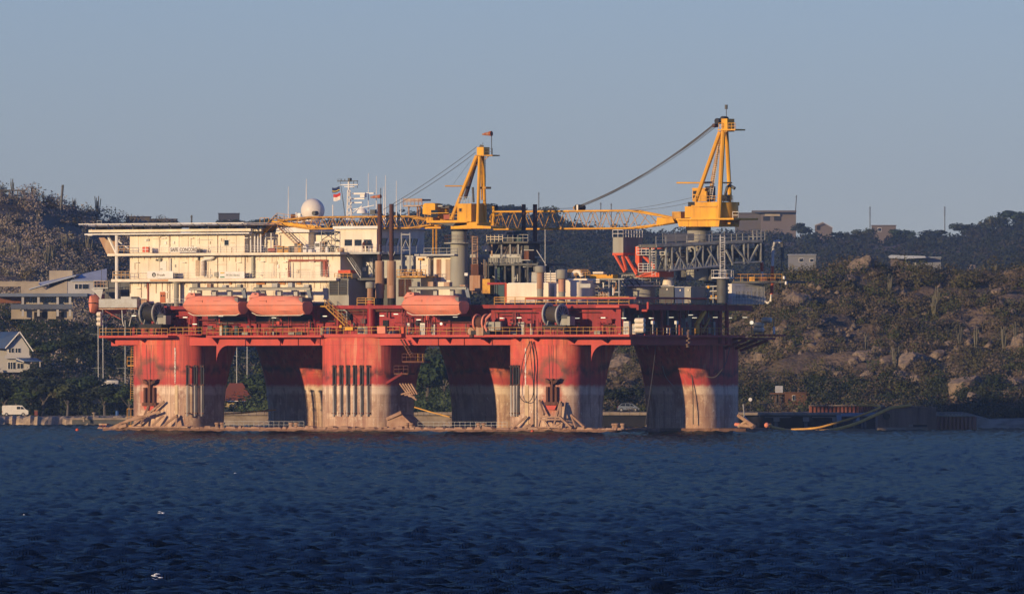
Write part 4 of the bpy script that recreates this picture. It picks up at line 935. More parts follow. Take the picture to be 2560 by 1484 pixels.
# ---- people on the bridge walkway
def person(label, px, py, v, suit, hat, ph):
    base = L(px, py, v); t = thing('person', label, 'person', base, 'R', None)
    J = {'pel': (0, 0, .92), 'che': (0, 0, 1.28), 'neck': (0, 0, 1.46), 'head': (0, -.02, 1.62), 'lk': (-.10, -.02*ph, .50), 'lf': (-.11, .02, .07), 'lt': (-.11, -.14, .04), 'rk': (.10, .02, .50), 'rf': (.11, .05*ph, .07), 'rt': (.11, -.12, .04),
         'lhp': (-.10, 0, .88), 'rhp': (.10, 0, .88), 'ls': (-.19, 0, 1.38), 'le': (-.25, .03, 1.10), 'lw': (-.22, -.10*ph, .86), 'rs': (.19, 0, 1.38), 're': (.25, .03, 1.10), 'rw': (.20, -.14, .90), 'lh': (-.21, -.14*ph, .78), 'rh': (.19, -.19, .82)}
    R = {'pel': .14, 'che': .16, 'neck': .065, 'head': .105, 'lk': .07, 'rk': .07, 'lf': .055, 'rf': .055, 'lt': .045, 'rt': .045, 'lhp': .10, 'rhp': .10, 'ls': .075, 'rs': .075, 'le': .055, 're': .055, 'lw': .045, 'rw': .045, 'lh': .042, 'rh': .042}
    E = [('pel', 'che'), ('che', 'neck'), ('neck', 'head'), ('pel', 'lhp'), ('pel', 'rhp'), ('lhp', 'lk'), ('lk', 'lf'), ('lf', 'lt'), ('rhp', 'rk'), ('rk', 'rf'), ('rf', 'rt'), ('che', 'ls'), ('che', 'rs'), ('ls', 'le'), ('le', 'lw'), ('lw', 'lh'), ('rs', 're'), ('re', 'rw'), ('rw', 'rh')]
    ks = list(J); me = bpy.data.meshes.new('body'); me.from_pydata([J[k] for k in ks], [(ks.index(a), ks.index(b)) for a, b in E], [])
    o = bpy.data.objects.new('body', me); COL.objects.link(o); md = o.modifiers.new('s', 'SKIN')
    for i, k in enumerate(ks): me.skin_vertices[0].data[i].radius = (R[k], R[k])
    me.skin_vertices[0].data[0].use_root = True; o.modifiers.new('b', 'SUBSURF').levels = 1
    dg = bpy.context.evaluated_depsgraph_get(); dg.update(); m2 = bpy.data.meshes.new_from_object(o.evaluated_get(dg)); o.modifiers.clear(); o.data = m2; bpy.data.meshes.remove(me)
    m2.materials.clear(); m2.materials.append(suit); m2.materials.append(mat('skin', (.35, .18, .11), .6)); m2.polygons.foreach_set('use_smooth', [True]*len(m2.polygons))
    for p in m2.polygons: p.material_index = 1 if p.center.z > 1.48 or (p.center.z < .86 and abs(p.center.x) > .17 and p.center.z > .7) else 0
    o.parent = t; b0 = base
    MB().sphere((b0[0], b0[1]-.02, b0[2]+1.66), .125, 10, 5, z0=0).build('helmet', hat, t, smooth=True); MB().cyl((b0[0], b0[1]-.05, b0[2]+1.65), .155, .02, 10).build('helmet_brim', hat, t)
    for s in (-1, 1): MB().box(b0[0]+s*.04-.014, b0[1]-.145, b0[2]+1.625, b0[0]+s*.04+.014, b0[1]-.12, b0[2]+1.64).build('eye', M_black, t)
    MB().box(b0[0]-.015, b0[1]-.155, b0[2]+1.58, b0[0]+.015, b0[1]-.11, b0[2]+1.62).build('nose', MATS['skin'], t)
person('person in dark red coveralls and white helmet at the bridge window', 909, 629.5, 4.9, mat('maroon_coverall', (.10, .025, .02), .8), M_white2, 1)
person('person in black clothes and dark helmet standing right of the other', 917.5, 629.5, 5.0, mat('black_coverall', (.02, .02, .025), .8), M_greyd, -.6)
# ================================================================ cranes
def aleg(par, name, m, a, b, w, n=8): return MB().tube([a, b], w, n).build(name, m, par, smooth=True)
def boom(t, m, u0, u1, vc, z0, z1, hw, bay, taper0=0, taper1=0, zt0=None, zt1=None):
    """lattice boom along u: full section between the tapers"""
    st = []
    a, b = u0+taper0, u1-taper1; n = max(2, round((b-a)/bay))
    for i in range(n+1): st.append((a+(b-a)*i/n, z0, z1, hw))
    if taper0: st = [(u0, zt0-.25, zt0+.25, .35), (u0+taper0*.5, (z0+zt0-.25)/2, (z1+zt0+.25)/2, hw*.7)]+st
    if taper1: st = st+[(u1-taper1*.5, (z0+zt1-.3)/2, (z1+zt1+.3)/2, hw*.7), (u1, zt1-.3, zt1+.3, .4)]
    for s in (-1, 1):
        for k in (1, 2): MB().tube([(p[0], vc+s*p[3], p[k]) for p in st], .14, 6).build('chord', m, t, smooth=True)
    M = MB()
    for i in range(len(st)-1):
        p, q = st[i], st[i+1]; mid = (p[0]+q[0])/2; zm0 = (p[1]+q[1])/2; zm1 = (p[2]+q[2])/2; w = (p[3]+q[3])/2
        for s in (-1, 1):
            M.tube([(p[0], vc+s*p[3], p[1]), (mid, vc+s*w, zm1)], .055, 4); M.tube([(mid, vc+s*w, zm1), (q[0], vc+s*q[3], q[1])], .055, 4)
        for k, (za, zb_) in ((1, (p[1], q[1])), (2, (p[2], q[2]))):
            M.tube([(p[0], vc-p[3], za), (q[0], vc+q[3], zb_)], .045, 4); M.tube([(p[0], vc-p[3], za), (p[0], vc+p[3], za)], .05, 4)
    return M.build('lacing', M_yeld, t, kind='stuff')
def line(t, pts, r=.035, sag=0.0, name='cable'):
    a, b = Vector(pts[0]), Vector(pts[-1]); P = []
    for i in range(9): k = i/8; p = a.lerp(b, k); p.z -= sag*4*k*(1-k); P.append(p)
    return MB().tube(P, r, 4).build(name, M_rope, t, smooth=True)
# ---- right crane
V2 = 26.0
cp = T('crane_pedestal', 'short pale grey crane pedestal beneath the taller yellow crane at right', 'pedestal', 1745, 700, V2)
p0 = L(1746, 602, V2)
MB().lathe((p0[0], V2, L(1746, 700, V2)[2]), [(1.9, 0), (1.9, L(1746, 600, V2)[2]-L(1746, 700, V2)[2]), (1.75, L(1746, 596, V2)[2]-L(1746, 700, V2)[2]), (1.75, L(1746, 575, V2)[2]-L(1746, 700, V2)[2])], 20).build('tube', M_grey, cp, smooth=True)
k2 = T('pedestal_crane', 'taller yellow pedestal crane at the right end with its long boom lowered to the left', 'crane', 1746, 575, V2, 'yellow pedestal cranes')
q = lambda px, py, dv=0: L(px, py, V2+dv)
MB().cyl(q(1746, 576), 1.95, q(1746, 566)[2]-q(1746, 576)[2], 20).build('slew_ring', M_black, k2, smooth=True)
def pboxv(par, name, m, x0, x1, y0, y1, dv, d, vc=V2): return MB().pbox(x0, x1, y0, y1, vc+dv, d).build(name, m, par)
a = q(1695, 567, -2.8); bb = q(1796, 549, -2.8)
MB().prism([(q(1693, 550, -2.8)[0], q(1693, 552)[2]), (q(1697, 567, -2.8)[0], q(1697, 567)[2]), (q(1797, 567, -2.8)[0], q(1797, 567)[2]), (q(1799, 549, -2.8)[0], q(1799, 549)[2]), (q(1688, 549, -2.8)[0], q(1688, 549)[2])], V2-2.8, V2+2.8).build('turntable', M_yel, k2)
for px in (1721, 1744, 1770): tubep(k2, 'seam', M_yeld, [(px, 550, V2-2.82), (px, 566, V2-2.82)], .03, 4)
MB().pbox(1690, 1834, 546, 549, V2-3.4, 6.8).build('machinery_deck', M_yel, k2)
MB().pbox(1728, 1792, 513, 546, V2-3.0, 6.0).build('machinery_house', M_yel, k2)
MB().cyl(q(1798, 546), 2.9, q(1798, 507)[2]-q(1798, 546)[2], 22).build('machinery_house', M_yel, k2, smooth=True)
pboxv(k2, 'house_top', M_yel, 1737, 1800, 505, 513, -2.7, 5.4)
pboxv(k2, 'front_box', M_yel, 1712, 1728, 516, 544, -2.4, 4)
tubep(k2, 'seam', M_yeld, [(1730, 518, V2-3.02), (1793, 518, V2-3.02)], .06, 4); tubep(k2, 'seam', M_yeld, [(1730, 516, V2-3.02), (1793, 516, V2-3.02)], .05, 4)
pboxv(k2, 'winch_cover', M_black, 1720, 1738, 505, 516, -1.8, 3)
cb = pboxv(k2, 'cab', M_yel, 1731, 1762, 472, 503, 1.0, 2.2)
for y0, y1 in ((477, 485.5), (488, 495)): pboxv(cb, 'window', M_glass, 1732.5, 1744, y0, y1, .96, .05); 
for y0, y1 in ((477, 485.5), (488, 495)): MB().box(q(1731, 480, 1)[0]-.04, V2+1.2, q(1731, y1)[2], q(1731, 480, 1)[0], V2+3, q(1731, y0)[2]).build('window', M_glass, cb)
pboxv(cb, 'roof', M_yel, 1730, 1764, 470, 473, .9, 2.4)
pboxv(k2, 'hydraulic_unit', M_greyd, 1763, 1776, 466, 503, 1.6, 1.4); pboxv(k2, 'hydraulic_unit', M_black, 1805, 1818, 487, 503, .5, 1.2)
pboxv(k2, 'hydraulic_unit', M_yel, 1752, 1766, 478, 503, .6, .5)
for a, b, w in (((1738, 505, -2.4), (1800, 330, -.7), .34), ((1772, 505, 2.4), (1803, 330, .7), .30), ((1797, 546, -3.0), (1808, 328, -.8), .38), ((1825, 500, 1.5), (1816, 330, .5), .33)): aleg(k2, 'frame_leg', M_yel if w != .30 else M_yeld, q(*a), q(*b), w)
aleg(k2, 'frame_leg', M_yel, q(1826, 545, 1.5), q(1825, 495, 1.5), .22)
pboxv(k2, 'frame_head', M_yel, 1803.5, 1818, 297, 329, -1.0, 2.0)
pboxv(k2, 'head_platform', M_yel, 1794, 1838, 323, 326, -1.4, 2.8)
MB().rail([q(1820, 324, -1.3), q(1838, 324, -1.3)], h=1.0, sp=.7, r=.05).build('railing', M_yel, k2)
MB().rail([q(1797, 324, -1.3), q(1806, 324, -1.3)], h=1.0, sp=.5, r=.05).build('railing', M_yeld, k2)
for px, py in ((1797, 303), (1811, 298)): MB().cyl((q(px, py)[0], V2-.6, q(px, py)[2]), .45, 1.2, 12, 'v').build('sheave', M_black, k2, smooth=True)
MB().cyl((q(1788, 314)[0], V2-.5, q(1788, 314)[2]), .3, 1.0, 10, 'v').build('sheave', M_rust, k2, smooth=True)
tubep(k2, 'mast', M_greyd, [(1816, 300, V2), (1816, 263, V2)], .06, 5); pboxv(k2, 'vane', M_greyd, 1812, 1817.5, 262, 273, 0, .2)
tubep(k2, 'yard_pole', M_yel, [(1692, 457, V2-2), (1755, 457, V2-2)], .13, 6); tubep(k2, 'cross_tie', M_greyd, [(1755, 457, V2-2), (1778, 456, V2+1)], .16, 6); tubep(k2, 'cross_tie', M_yeld, [(1805, 457, V2-2), (1829, 457, V2+1)], .12, 6)
tubep(k2, 'exhaust', M_greyd, [(1813, 490, V2), (1818, 468, V2), (1824, 463, V2), (1837, 471, V2)], .26, 7)
M = MB()
M.rail([q(1740, 505, -2.7), q(1797, 505, -2.7), q(1832, 505, 0)], h=.95, sp=.9, r=.045); M.build('railing', M_yrail, k2)
MB().pbox(1826, 1846, 546, 549, V2-1, 3).build('side_platform', M_yel, k2)
MB().rail([q(1832, 547, -1), q(1846, 547, -1), q(1846, 547, 2)], h=1.1, sp=.7, r=.05).build('railing', M_white2, k2)
pboxv(k2, 'ballast', M_yeld, 1806, 1826, 551, 560, -1, 2.5)
MB().ladder(q(1776, 500, 1.5), q(1800, 345, .4), .5).build('ladder', M_white2, k2)
for k in (0, .25): line(k2, [q(1775, 480, k), q(1798, 330, k)], .02, name='rope_fall')
zb2, zt2 = q(1400, 572)[2], q(1400, 528)[2]
boom(k2, M_yel, q(1228, 550)[0], q(1692, 552)[0], V2, zb2, zt2, 1.35, 2.45, 1.5, 8.2, q(1228, 548)[2], q(1690, 551)[2])
for sx in (-1, 1): MB().prism([(q(1650, 543)[0], q(1650, 543)[2]), (q(1690, 547)[0], q(1690, 547)[2]), (q(1694, 556)[0], q(1694, 556)[2]), (q(1648, 565)[0], q(1648, 562)[2])], V2+sx*.75-.1, V2+sx*.75+.1).build('boom_foot', M_yel, k2)
MB().cyl((q(1450, 519)[0], V2-.9, q(1450, 519)[2]), .5, 1.8, 14, 'v').build('pendant_block', M_black, k2, smooth=True)
pboxv(k2, 'block_plate', M_white2, 1441, 1445, 512, 526, -.95, .1); pboxv(k2, 'block_lug', M_yeld, 1433, 1441, 516, 523, -.4, .8)
for dv, (ya, yb), (xb, yc) in ((-.8, (518, 0), (1786, 313)), (-.5, (514, 0), (1792, 306)), (.4, (518, 0), (1789, 318)), (.8, (513, 0), (1796, 309)), (0, (516, 0), (1786, 312)), (.6, (516, 0), (1792, 304))): line(k2, [q(1450, ya, dv), q(xb, yc, dv)], .045, 1.1, 'pendant')
for a, b in (((1730, 494, 0), (1500, 531, 0)), ((1722, 507, 0), (1560, 526, 0))): line(k2, [q(*a), q(*b)], .035, .3)
line(k2, [q(1440, 520, .2), q(1245, 528, .2)], .05, -.0, 'pendant_bar')
pboxv(k2, 'walkway_box', M_yeld, 1680, 1702, 529, 546, -1.5, 2.5)
tubep(k2, 'tip_post', M_yel, [(1234, 572, V2-1), (1234, 516, V2-1)], .22, 6); MB().cyl((q(1237, 519)[0], V2-.7, q(1237, 519)[2]), .4, 1.2, 10, 'v').build('sheave', M_black, k2)
# ---- middle crane
V1 = 8.0
r_ = lambda px, py, dv=0: L(px, py, V1+dv)
cp = T('crane_pedestal', 'tall thick grey crane pedestal column beneath the middle yellow crane', 'pedestal', 1148, 757, V1)
zP = lambda y: r_(1148, y)[2]-r_(1148, 757)[2]
MB().lathe(r_(1148, 757), [(1.42, 0), (1.42, zP(690)), (1.36, zP(612)), (1.36, zP(605))], 22).build('tube', M_grey, cp, smooth=True)
MB().lathe(r_(1148, 607), [(1.2, 0), (1.2, zP(577)-zP(607))], 22).build('neck', M_grey, cp, smooth=True)
MB().cyl(r_(1148, 609), 2.35, .18, 22).build('platform', M_grey, cp)
M = MB(); c = r_(1148, 606); M.rail([(c[0]+2.25*math.cos(t), V1+2.25*math.sin(t), c[2]) for t in np.linspace(0, 6.283, 13)], h=1.1, sp=1.3, r=.03); M.build('railing', M_rust, cp)
B(cp, 'junction_box', M_white2, 1161, 1169, 682, 689, V1-1.7, .3)
k1 = T('pedestal_crane', 'shorter yellow pedestal crane in the middle with windsock on its frame head', 'crane', 1148, 577, V1, 'yellow pedestal cranes')
MB().cyl(r_(1148, 578), 1.35, r_(1148, 571)[2]-r_(1148, 578)[2], 20).build('slew_ring', M_black, k1, smooth=True)
def c1(name, m, x0, x1, y0, y1, dv, d): return pboxv(k1, name, m, x0, x1, y0, y1, dv, d, V1)
c1('turntable', M_yel, 1127, 1178, 565, 572, -1.8, 3.6)
c1('machinery_deck', M_yel, 1066, 1168, 551, 556, -2.2, 4.4)
MB().prism([(r_(1072, 556, -2)[0], r_(1072, 556)[2]), (r_(1140, 556, -2)[0], r_(1140, 556)[2]), (r_(1132, 566, -2)[0], r_(1132, 566)[2]), (r_(1112, 563, -2)[0], r_(1112, 563)[2])], V1-2, V1+2).build('deck_beam', M_greyd, k1)
MB().prism([(r_(1170, 560, -2)[0], r_(1170, 562)[2]), (r_(1227, 566, -2)[0], r_(1227, 566)[2]), (r_(1227, 572, -2)[0], r_(1227, 572)[2]), (r_(1128, 571, -2)[0], r_(1128, 571)[2]), (r_(1128, 567, -2)[0], r_(1128, 567)[2])], V1-2, V1+2).build('deck_beam', M_yel, k1)
c1('base_box', M_yel, 1167, 1192, 555, 568, -1.9, 3.8)
mh = c1('machinery_house', M_yel, 1143, 1178, 509, 554, -2.3, 4.2)
for a in ((1145, 1160),): tubep(k1, 'seam', M_yeld, [(1145, 526, V1-2.32), (1176, 526, V1-2.32)], .03, 4)
f = c1('window', M_yeld, 1146, 1155, 520, 531, -2.36, .06); c1('pane', M_glass, 1148, 1153, 521, 528, -2.42, .05)
tubep(k1, 'door_seam', M_yeld, [(1167, 510, V1-2.32), (1167, 545, V1-2.32)], .03, 4)
cb = MB().hull([[(x, V1+y, z) for x, z in ((r_(1077, 0)[0], r_(0, 545)[2]), (r_(1108, 0)[0], r_(0, 550)[2]), (r_(1108, 0)[0], r_(0, 520)[2]), (r_(1100, 0)[0], r_(0, 518.5)[2]), (r_(1082, 0)[0], r_(0, 519)[2]), (r_(1077, 0)[0], r_(0, 524)[2]))] for y in (-2.2, -.4)]).build('cab', M_yel, k1)
f = c1('window', M_glass, 1077.5, 1094, 525, 543, -2.24, .06); MB().box(r_(1076.5, 530)[0]-.04, V1-2.0, r_(0, 543)[2], r_(1076.5, 530)[0], V1-.6, r_(0, 525)[2]).build('window', M_glass, k1)
tubep(k1, 'cab_rail', M_yel, [(1077, 533, V1-2.26), (1122, 532, V1-2.26)], .07, 4)
MB().cyl(r_(1108, 550, .5), 1.0, r_(0, 520)[2]-r_(0, 550)[2], 14).build('winch_house', M_yel, k1, smooth=True)
c1('roof_unit', M_greyd, 1093, 1123, 515, 520, -1, 1.6); c1('roof_unit', M_gal, 1093, 1106, 513.5, 516.5, -1.6, .6); c1('red_unit', M_pip, 1109, 1124, 536, 548, -1.2, .6)
c1('cab_nose', M_yel, 1066, 1082, 543, 552, -2, 1.8)
for px0, px1 in ((1062, 1078), (1124, 1145)): MB().rail([r_(px0, 552, -2.2), r_(px1, 552, -2.2)], h=1.1, sp=.7, r=.04).build('railing', M_yrail, k1)
MB().rail([r_(1148, 509, -2.2), r_(1178, 509, -2.2)], h=1.0, sp=.65, r=.045).build('railing', M_gal, k1)
for a, b, w, m in (((1128, 549, -2.0), (1192, 389, -.5), .30, M_yel), ((1163, 494, 1.8), (1194, 392, .5), .32, M_stack), ((1194, 560, -1.8), (1199, 388, -.5), .26, M_yel), ((1213, 552, 1.5), (1207, 388, .5), .26, M_yel), ((1204, 500, .8), (1203, 390, .2), .14, M_yeld)): aleg(k1, 'frame_leg', m, r_(*a), r_(*b), w)
c1('frame_head', M_yel, 1192, 1209, 368, 390, -.8, 1.6); MB().hull([[r_(1196, 369, d), r_(1209, 369, d), r_(1210, 364, d), r_(1201, 361, d)] for d in (-.5, .5)]).build('head_cap', M_greyd, k1)
c1('head_platform', M_yeld, 1191, 1231, 387.5, 390, -1, 2)
MB().rail([r_(1211, 388, -.9), r_(1231, 388, -.9), r_(1231, 388, 1)], h=1.05, sp=.7, r=.045).build('railing', M_greyd, k1)
tubep(k1, 'strut', M_yeld, [(1212, 399, V1), (1222, 390, V1)], .07, 4)
tubep(k1, 'yard_pole', M_yeld, [(1113, 465, V1-1), (1158, 465, V1-1)], .11, 6); tubep(k1, 'cross_tie', M_greyd, [(1156, 466, V1-1), (1172, 468, V1+1.5)], .14, 6); tubep(k1, 'cross_tie', M_yel, [(1184, 413, V1-.8), (1196, 413, V1)], .09, 5)
c1('tie_platform', M_yeld, 1198, 1215, 467, 472, -.6, 1.4)
tubep(k1, 'exhaust', M_greyd, [(1184, 506, V1), (1182, 468, V1)], .17, 6)
MB().ladder(r_(1211, 545, 2), r_(1211, 392, .8), .4).build('ladder', M_yeld, k1)
for i in range(4): tubep(k1, 'leg_brace', M_greyd, [(1160+i*8, 500-i*26, V1-.5), (1166+i*8, 470-i*26, V1+.8)], .06, 4)
tubep(k1, 'foremast_rod', M_greyd, [(1207, 362, V1), (1207, 357, V1)], .05, 4)
V1b = V1-.3
zb1, zt1 = L(900, 571, V1)[2], L(900, 542, V1)[2]
boom(k1, M_yeld, U(700, V1), U(1085, V1), V1b, zb1, zt1, 1.0, 1.9, 6.5, 4.0, L(700, 556, V1)[2], L(1085, 557, V1)[2])
for dv in (-.9, .7): MB().prism([(U(640, V1), L(640, 586, V1)[2]), (U(656, V1), L(656, 586, V1)[2]), (U(693, V1), L(693, 552, V1)[2]), (U(797, V1), L(797, 566, V1)[2]), (U(797, V1), L(797, 571, V1)[2]), (U(695, V1), L(695, 559, V1)[2]), (U(659, V1), L(659, 594, V1)[2]), (U(640, V1), L(640, 594, V1)[2])], V1+dv-.15, V1+dv+.15).build('gooseneck_girder', M_yel, k1)
M = MB(); M.rail([L(640, 592, V1-1), L(656, 586, V1-1), L(693, 550, V1-1), L(795, 566, V1-1)], h=1.1, sp=1.4, r=.04); M.build('railing', M_yrail, k1)
M = MB(); M.rail([L(650, 570, V1), L(672, 570, V1)], h=1.6, sp=.8, r=.05); M.build('tip_cage', M_yrail, k1)
tubep(k1, 'walk_rail', M_yeld, [(685, 547, V1), (725, 551, V1), (745, 552, V1), (800, 542, V1)], .10, 5)
MB().cyl((U(795, V1), V1-1.2, L(795, 533, V1)[2]), .35, .9, 12, 'v').build('sheave', M_greyd, k1); MB().cyl((U(828, V1), V1-1.2, L(828, 567, V1)[2]), .5, .9, 12, 'v').build('winch_drum', M_greyd, k1)
tubep(k1, 'boom_brace', M_yel, [(1060, 568, V1), (1105, 561, V1)], .16, 5); tubep(k1, 'boom_brace', M_yel, [(1000, 540, V1), (1075, 552, V1)], .12, 5)
for a, b in (((1192, 367), (958, 524)), ((1189, 381), (985, 516))):
    for dv in (-.12, .12): line(k1, [r_(a[0], a[1], dv), r_(b[0], b[1], dv)], .045, .35, 'pendant')
line(k1, [r_(1178, 400, 0), r_(1132, 462, 0)], .02)
t = T('boom_rest', 'yellow upright post frame standing under the left boom beside the bridge', 'boom rest', 1085, 640, 8)
for px in (1083, 1091): tubep(t, 'post', M_yeld, [(px, 640, 8), (px, 566, 8)], .14, 5)
B(t, 'saddle', M_yel, 1062, 1102, 567, 571, 7.6, 1.2)
# ---- lattice work platform behind boom
t = T('roof_work_platform', 'pale brown boxed work platform on posts behind the boom right of the aerials', 'platform', 1032, 572, 13)
B(t, 'floor', M_lag, 1008, 1055, 513, 516, 13, 3); MB().rail([L(1008, 513, 13), L(1055, 513, 13)], h=1.0, sp=.7, r=.06).build('railing', M_lag, t)
B(t, 'canopy', M_lag, 1010, 1055, 498, 502, 13, 2.4)
for px in (1022, 1044, 1050): tubep(t, 'post', M_lag, [(px, 572, 14), (px, 515, 14)], .14, 5)
# ================================================================ funnels, vents and engine houses
def funnel(label, x0, x1, v, y0, y1, m, low, grp):
    w = (x1-x0)/2/16; c = (x0+x1)/2; t = T('exhaust_funnel', label, 'funnel', c, 767, v, grp); zb_ = lambda y: L(c, y, v)
    MB().lathe(zb_(y1), [(w, 0), (w, zb_(y0)[2]-zb_(y1)[2]), (w*.8, zb_(y0)[2]-zb_(y1)[2]+.02), (w*.8, zb_(y0)[2]-zb_(y1)[2]-.5)], 14, caps=False).build('pipe', m, t, smooth=True)
    if low:
        MB().lathe(zb_(711), [(w*2.0, 0), (w*2.0, zb_(652)[2]-zb_(711)[2]), (w, zb_(652)[2]-zb_(711)[2]+.05)], 16).build('silencer', M_lag, t, smooth=True)
        MB().lathe(zb_(711), [(w*2.1, -.1), (w*2.1, .1)], 16).build('flange', M_lag, t)
        MB().lathe(zb_(745), [(w*1.95, 0), (w*1.95, zb_(711)[2]-zb_(745)[2])], 16).build('lagged_base', mat('rusted_lagging', (.30, .15, .09), .8, dirt=(.5, .3, .2), amt=.7, scale=.9, streak=True), t, smooth=True)
        MB().lathe(zb_(767), [(w*1.7, 0), (w*1.7, zb_(745)[2]-zb_(767)[2])], 12).build('dark_base', M_black, t)
        M = MB()
        for s in (-1, 1): M.tube([zb_(650), L(c+s*9, 628, v)], .05, 4)
        M.build('stay', M_gal, t)
        M = MB()
        for dy in (600, 640, 530): M.lathe(zb_(dy), [(w*1.1, 0), (w*1.1, .12)], 12)
        M.build('band', M_stack, t)
funnel('left of the two tall brown exhaust funnels amidships', 943.5, 955, 5, 510, 652, M_stack, True, 'brown exhaust funnels amidships')
funnel('right of the two tall brown exhaust funnels amidships', 973, 984.5, 5, 510, 652, M_stack, True, 'brown exhaust funnels amidships')
funnel('dark brown rear funnel behind the boom, left one of the pair', 1304, 1314.5, 20, 511, 690, M_stack, False, 'rear funnels behind the boom')
funnel('dark brown rear funnel behind the boom, right one of the pair', 1332, 1343, 20, 511, 690, M_stack, False, 'rear funnels behind the boom')
def vent(label, x0, x1, y0, y1, b0, b1, yb, v, cap, body, low, foot=None):
    c = (x0+x1)/2; t = T('ventilator', label, 'ventilator', c, yb, v, 'mushroom ventilators'); zz = lambda y: L(c, y, v); w = (x1-x0)/32; bw = (b1-b0)/32
    MB().lathe(zz(y1), [(bw, -.05), (w*.92, 0), (w, .12), (w, zz(y0)[2]-zz(y1)[2]-.1), (w*.95, zz(y0)[2]-zz(y1)[2]), (.1, zz(y0)[2]-zz(y1)[2]+.12)], 20).build('cowl', cap, t, smooth=True)
    ym = y1+(yb-y1)*.55
    MB().cyl(zz(ym), bw, zz(y1)[2]-zz(ym)[2], 18).build('trunk', body, t, smooth=True); MB().cyl(zz(yb), bw*.94, zz(ym)[2]-zz(yb)[2], 18).build('lower_trunk', low, t, smooth=True)
    MB().lathe(zz(ym), [(bw*1.06, -.06), (bw*1.06, .06)], 18).build('band', low, t)
    if foot: MB().cyl(zz(yb), bw*1.1, .8, 16).build('foot', foot, t, smooth=True)
vent('left mushroom ventilator with round grey cap before the white container', 1337, 1364, 665, 681, 1343, 1360, 757, 2.6, M_grey, M_lag, M_grey)
vent('right mushroom ventilator with pinkish trunk before the white tank', 1391.5, 1418, 674, 697, 1397, 1415, 757, 2.6, M_grey, mat('pink_trunk', (.55, .27, .17), .6), M_grey)
vent('tall grey ventilator between reel and first lifeboat', 431, 451, 697, 708, 434, 447, 768, 2.8, M_grey, M_grey, M_grey)
vent('short stout grey ventilator left of the brown funnels', 914, 937, 705, 720, 920, 935, 765, 2.6, M_grey, M_lag, M_grey, M_orange)
def enghouse(label, x0, x1, y0, y1, lx0, lx1, ly0, ly1, v, d, slat, n):
    t = T('engine_house', label, 'engine house', x0, y1, v); a, b = L(x0, y1, v), L(x1, y0, v)
    MB().box(a[0], v, a[2], b[0], v+d, b[2]).build('casing', M_grey, t)
    f = B(t, 'louvre', M_dark, lx0, lx1, ly0, ly1, v-.04, .1)
    for i in range(n):
        y = ly0+(ly1-ly0)*(i+.5)/n; p, q_ = L(lx0, y, v), L(lx1, y, v); MB().hull([[(x, v-.2, p[2]-.1), (x, v-.17, p[2]-.12), (x, v-.02, p[2]+.07), (x, v-.05, p[2]+.09)] for x in (p[0], q_[0])]).build('slat', slat, f)
    for px in (lx0, (lx0+lx1)/2, lx1): tubep(f, 'frame', M_grey, [(px, ly0, v-.2), (px, ly1, v-.2)], .06, 4)
    MB().box(a[0]-.1, v-.15, b[2], b[0]+.1, v+d+.1, b[2]+.12).build('roof', M_greyd, t); return t
enghouse('grey engine room house with black louvred front left of the funnels', 822, 872, 697, 766, 823.5, 869, 699, 737, 3, 7, M_greyd, 9)
t = enghouse('grey engine casing with rusty brown louvres right of the funnels', 990, 1052, 693, 764, 996, 1030, 697, 741, 4.4, 6, M_rust, 9)
t = T('roof_unit', 'small orange brown roof unit with yellow rails on the louvred engine house', 'roof unit', 843, 697, 4)
B(t, 'casing', M_orange, 845, 876, 675, 683, 4, 2); MB().rail([L(836, 696, 3.4), L(880, 696, 3.4)], h=.8, sp=.8, r=.05).build('railing', M_yrail, t)
t = T('dark_recess_house', 'dark engine room entrance with yellow gate between engine house and funnels', 'deckhouse', 893, 766, 9)
MB().box(U(893, 9), 9, Z(766, 900, 9), U(990, 9), 16, Z(700, 900, 9)).build('casing', M_greyd, t); B(t, 'doorway', M_dark, 895, 936, 703, 758, 8.9, .1); B(t, 'roof', M_gal, 890, 938, 698, 702, 6, 4)
B(t, 'cabinet', M_grey, 915, 938, 705, 719, 7, 1)
# brown walkway in front of white deckhouse
t = T('upper_walkway', 'weathered yellow brown walkway above the rusty louvres right of the funnels', 'walkway', 990, 693, 4)
B(t, 'floor', M_yeld, 992, 1064, 690, 693, 3.6, 3); MB().rail([L(992, 690, 3.6), L(1064, 690, 3.6)], h=1.0, sp=.8, r=.05).build('railing', M_yeld, t)
for i, px in enumerate((1000, 1014, 1030, 1043)): B(t, 'life_vest_locker', M_lag, px, px+9, 678, 689, 4.2, .6)
for px in (1004, 1025): tubep(t, 'tall_post', M_gal, [(px, 680, 4), (px, 582, 4)], .11, 5)
tubep(t, 'cross_bar', M_gal, [(1004, 586, 4), (1025, 586, 4)], .09, 4); tubep(t, 'cross_bar', M_gal, [(1004, 625, 4), (1025, 625, 4)], .05, 4)
for a, b in (((1004, 625), (1014, 600)), ((1025, 625), (1014, 600))): tubep(t, 'brace', M_gal, [(a[0], a[1], 4), (b[0], b[1], 4)], .05, 4)
# caged ladder right of the pedestal
t = T('caged_ladder', 'tall pale brown caged ladder tower right of the grey crane pedestal', 'ladder', 1187, 735, 7)
for px in (1181, 1194): tubep(t, 'stringer', M_lag, [(px, 735, 7), (px, 590, 7)], .09, 5)
M = MB()
for i in range(34): y = 592+i*4.2; M.tube([L(1181, y, 7), L(1194, y, 7)], .035, 4)
M.build('rungs', M_lag, t, kind='stuff')
M = MB()
for y in (592, 610, 628, 646): c = L(1187.5, y, 6.6); M.lathe(c, [(.5, 0), (.5, .08)], 10, caps=False)
M.build('cage_hoop', M_lag, t)
for (x0, x1, y0, y1, m) in ((1174, 1200, 688, 726, M_lag), (1177, 1196, 660, 688, M_rust), (1206, 1225, 697, 735, M_yeld)): B(t, 'cabinet', m, x0, x1, y0, y1, 6.5, 1.2)
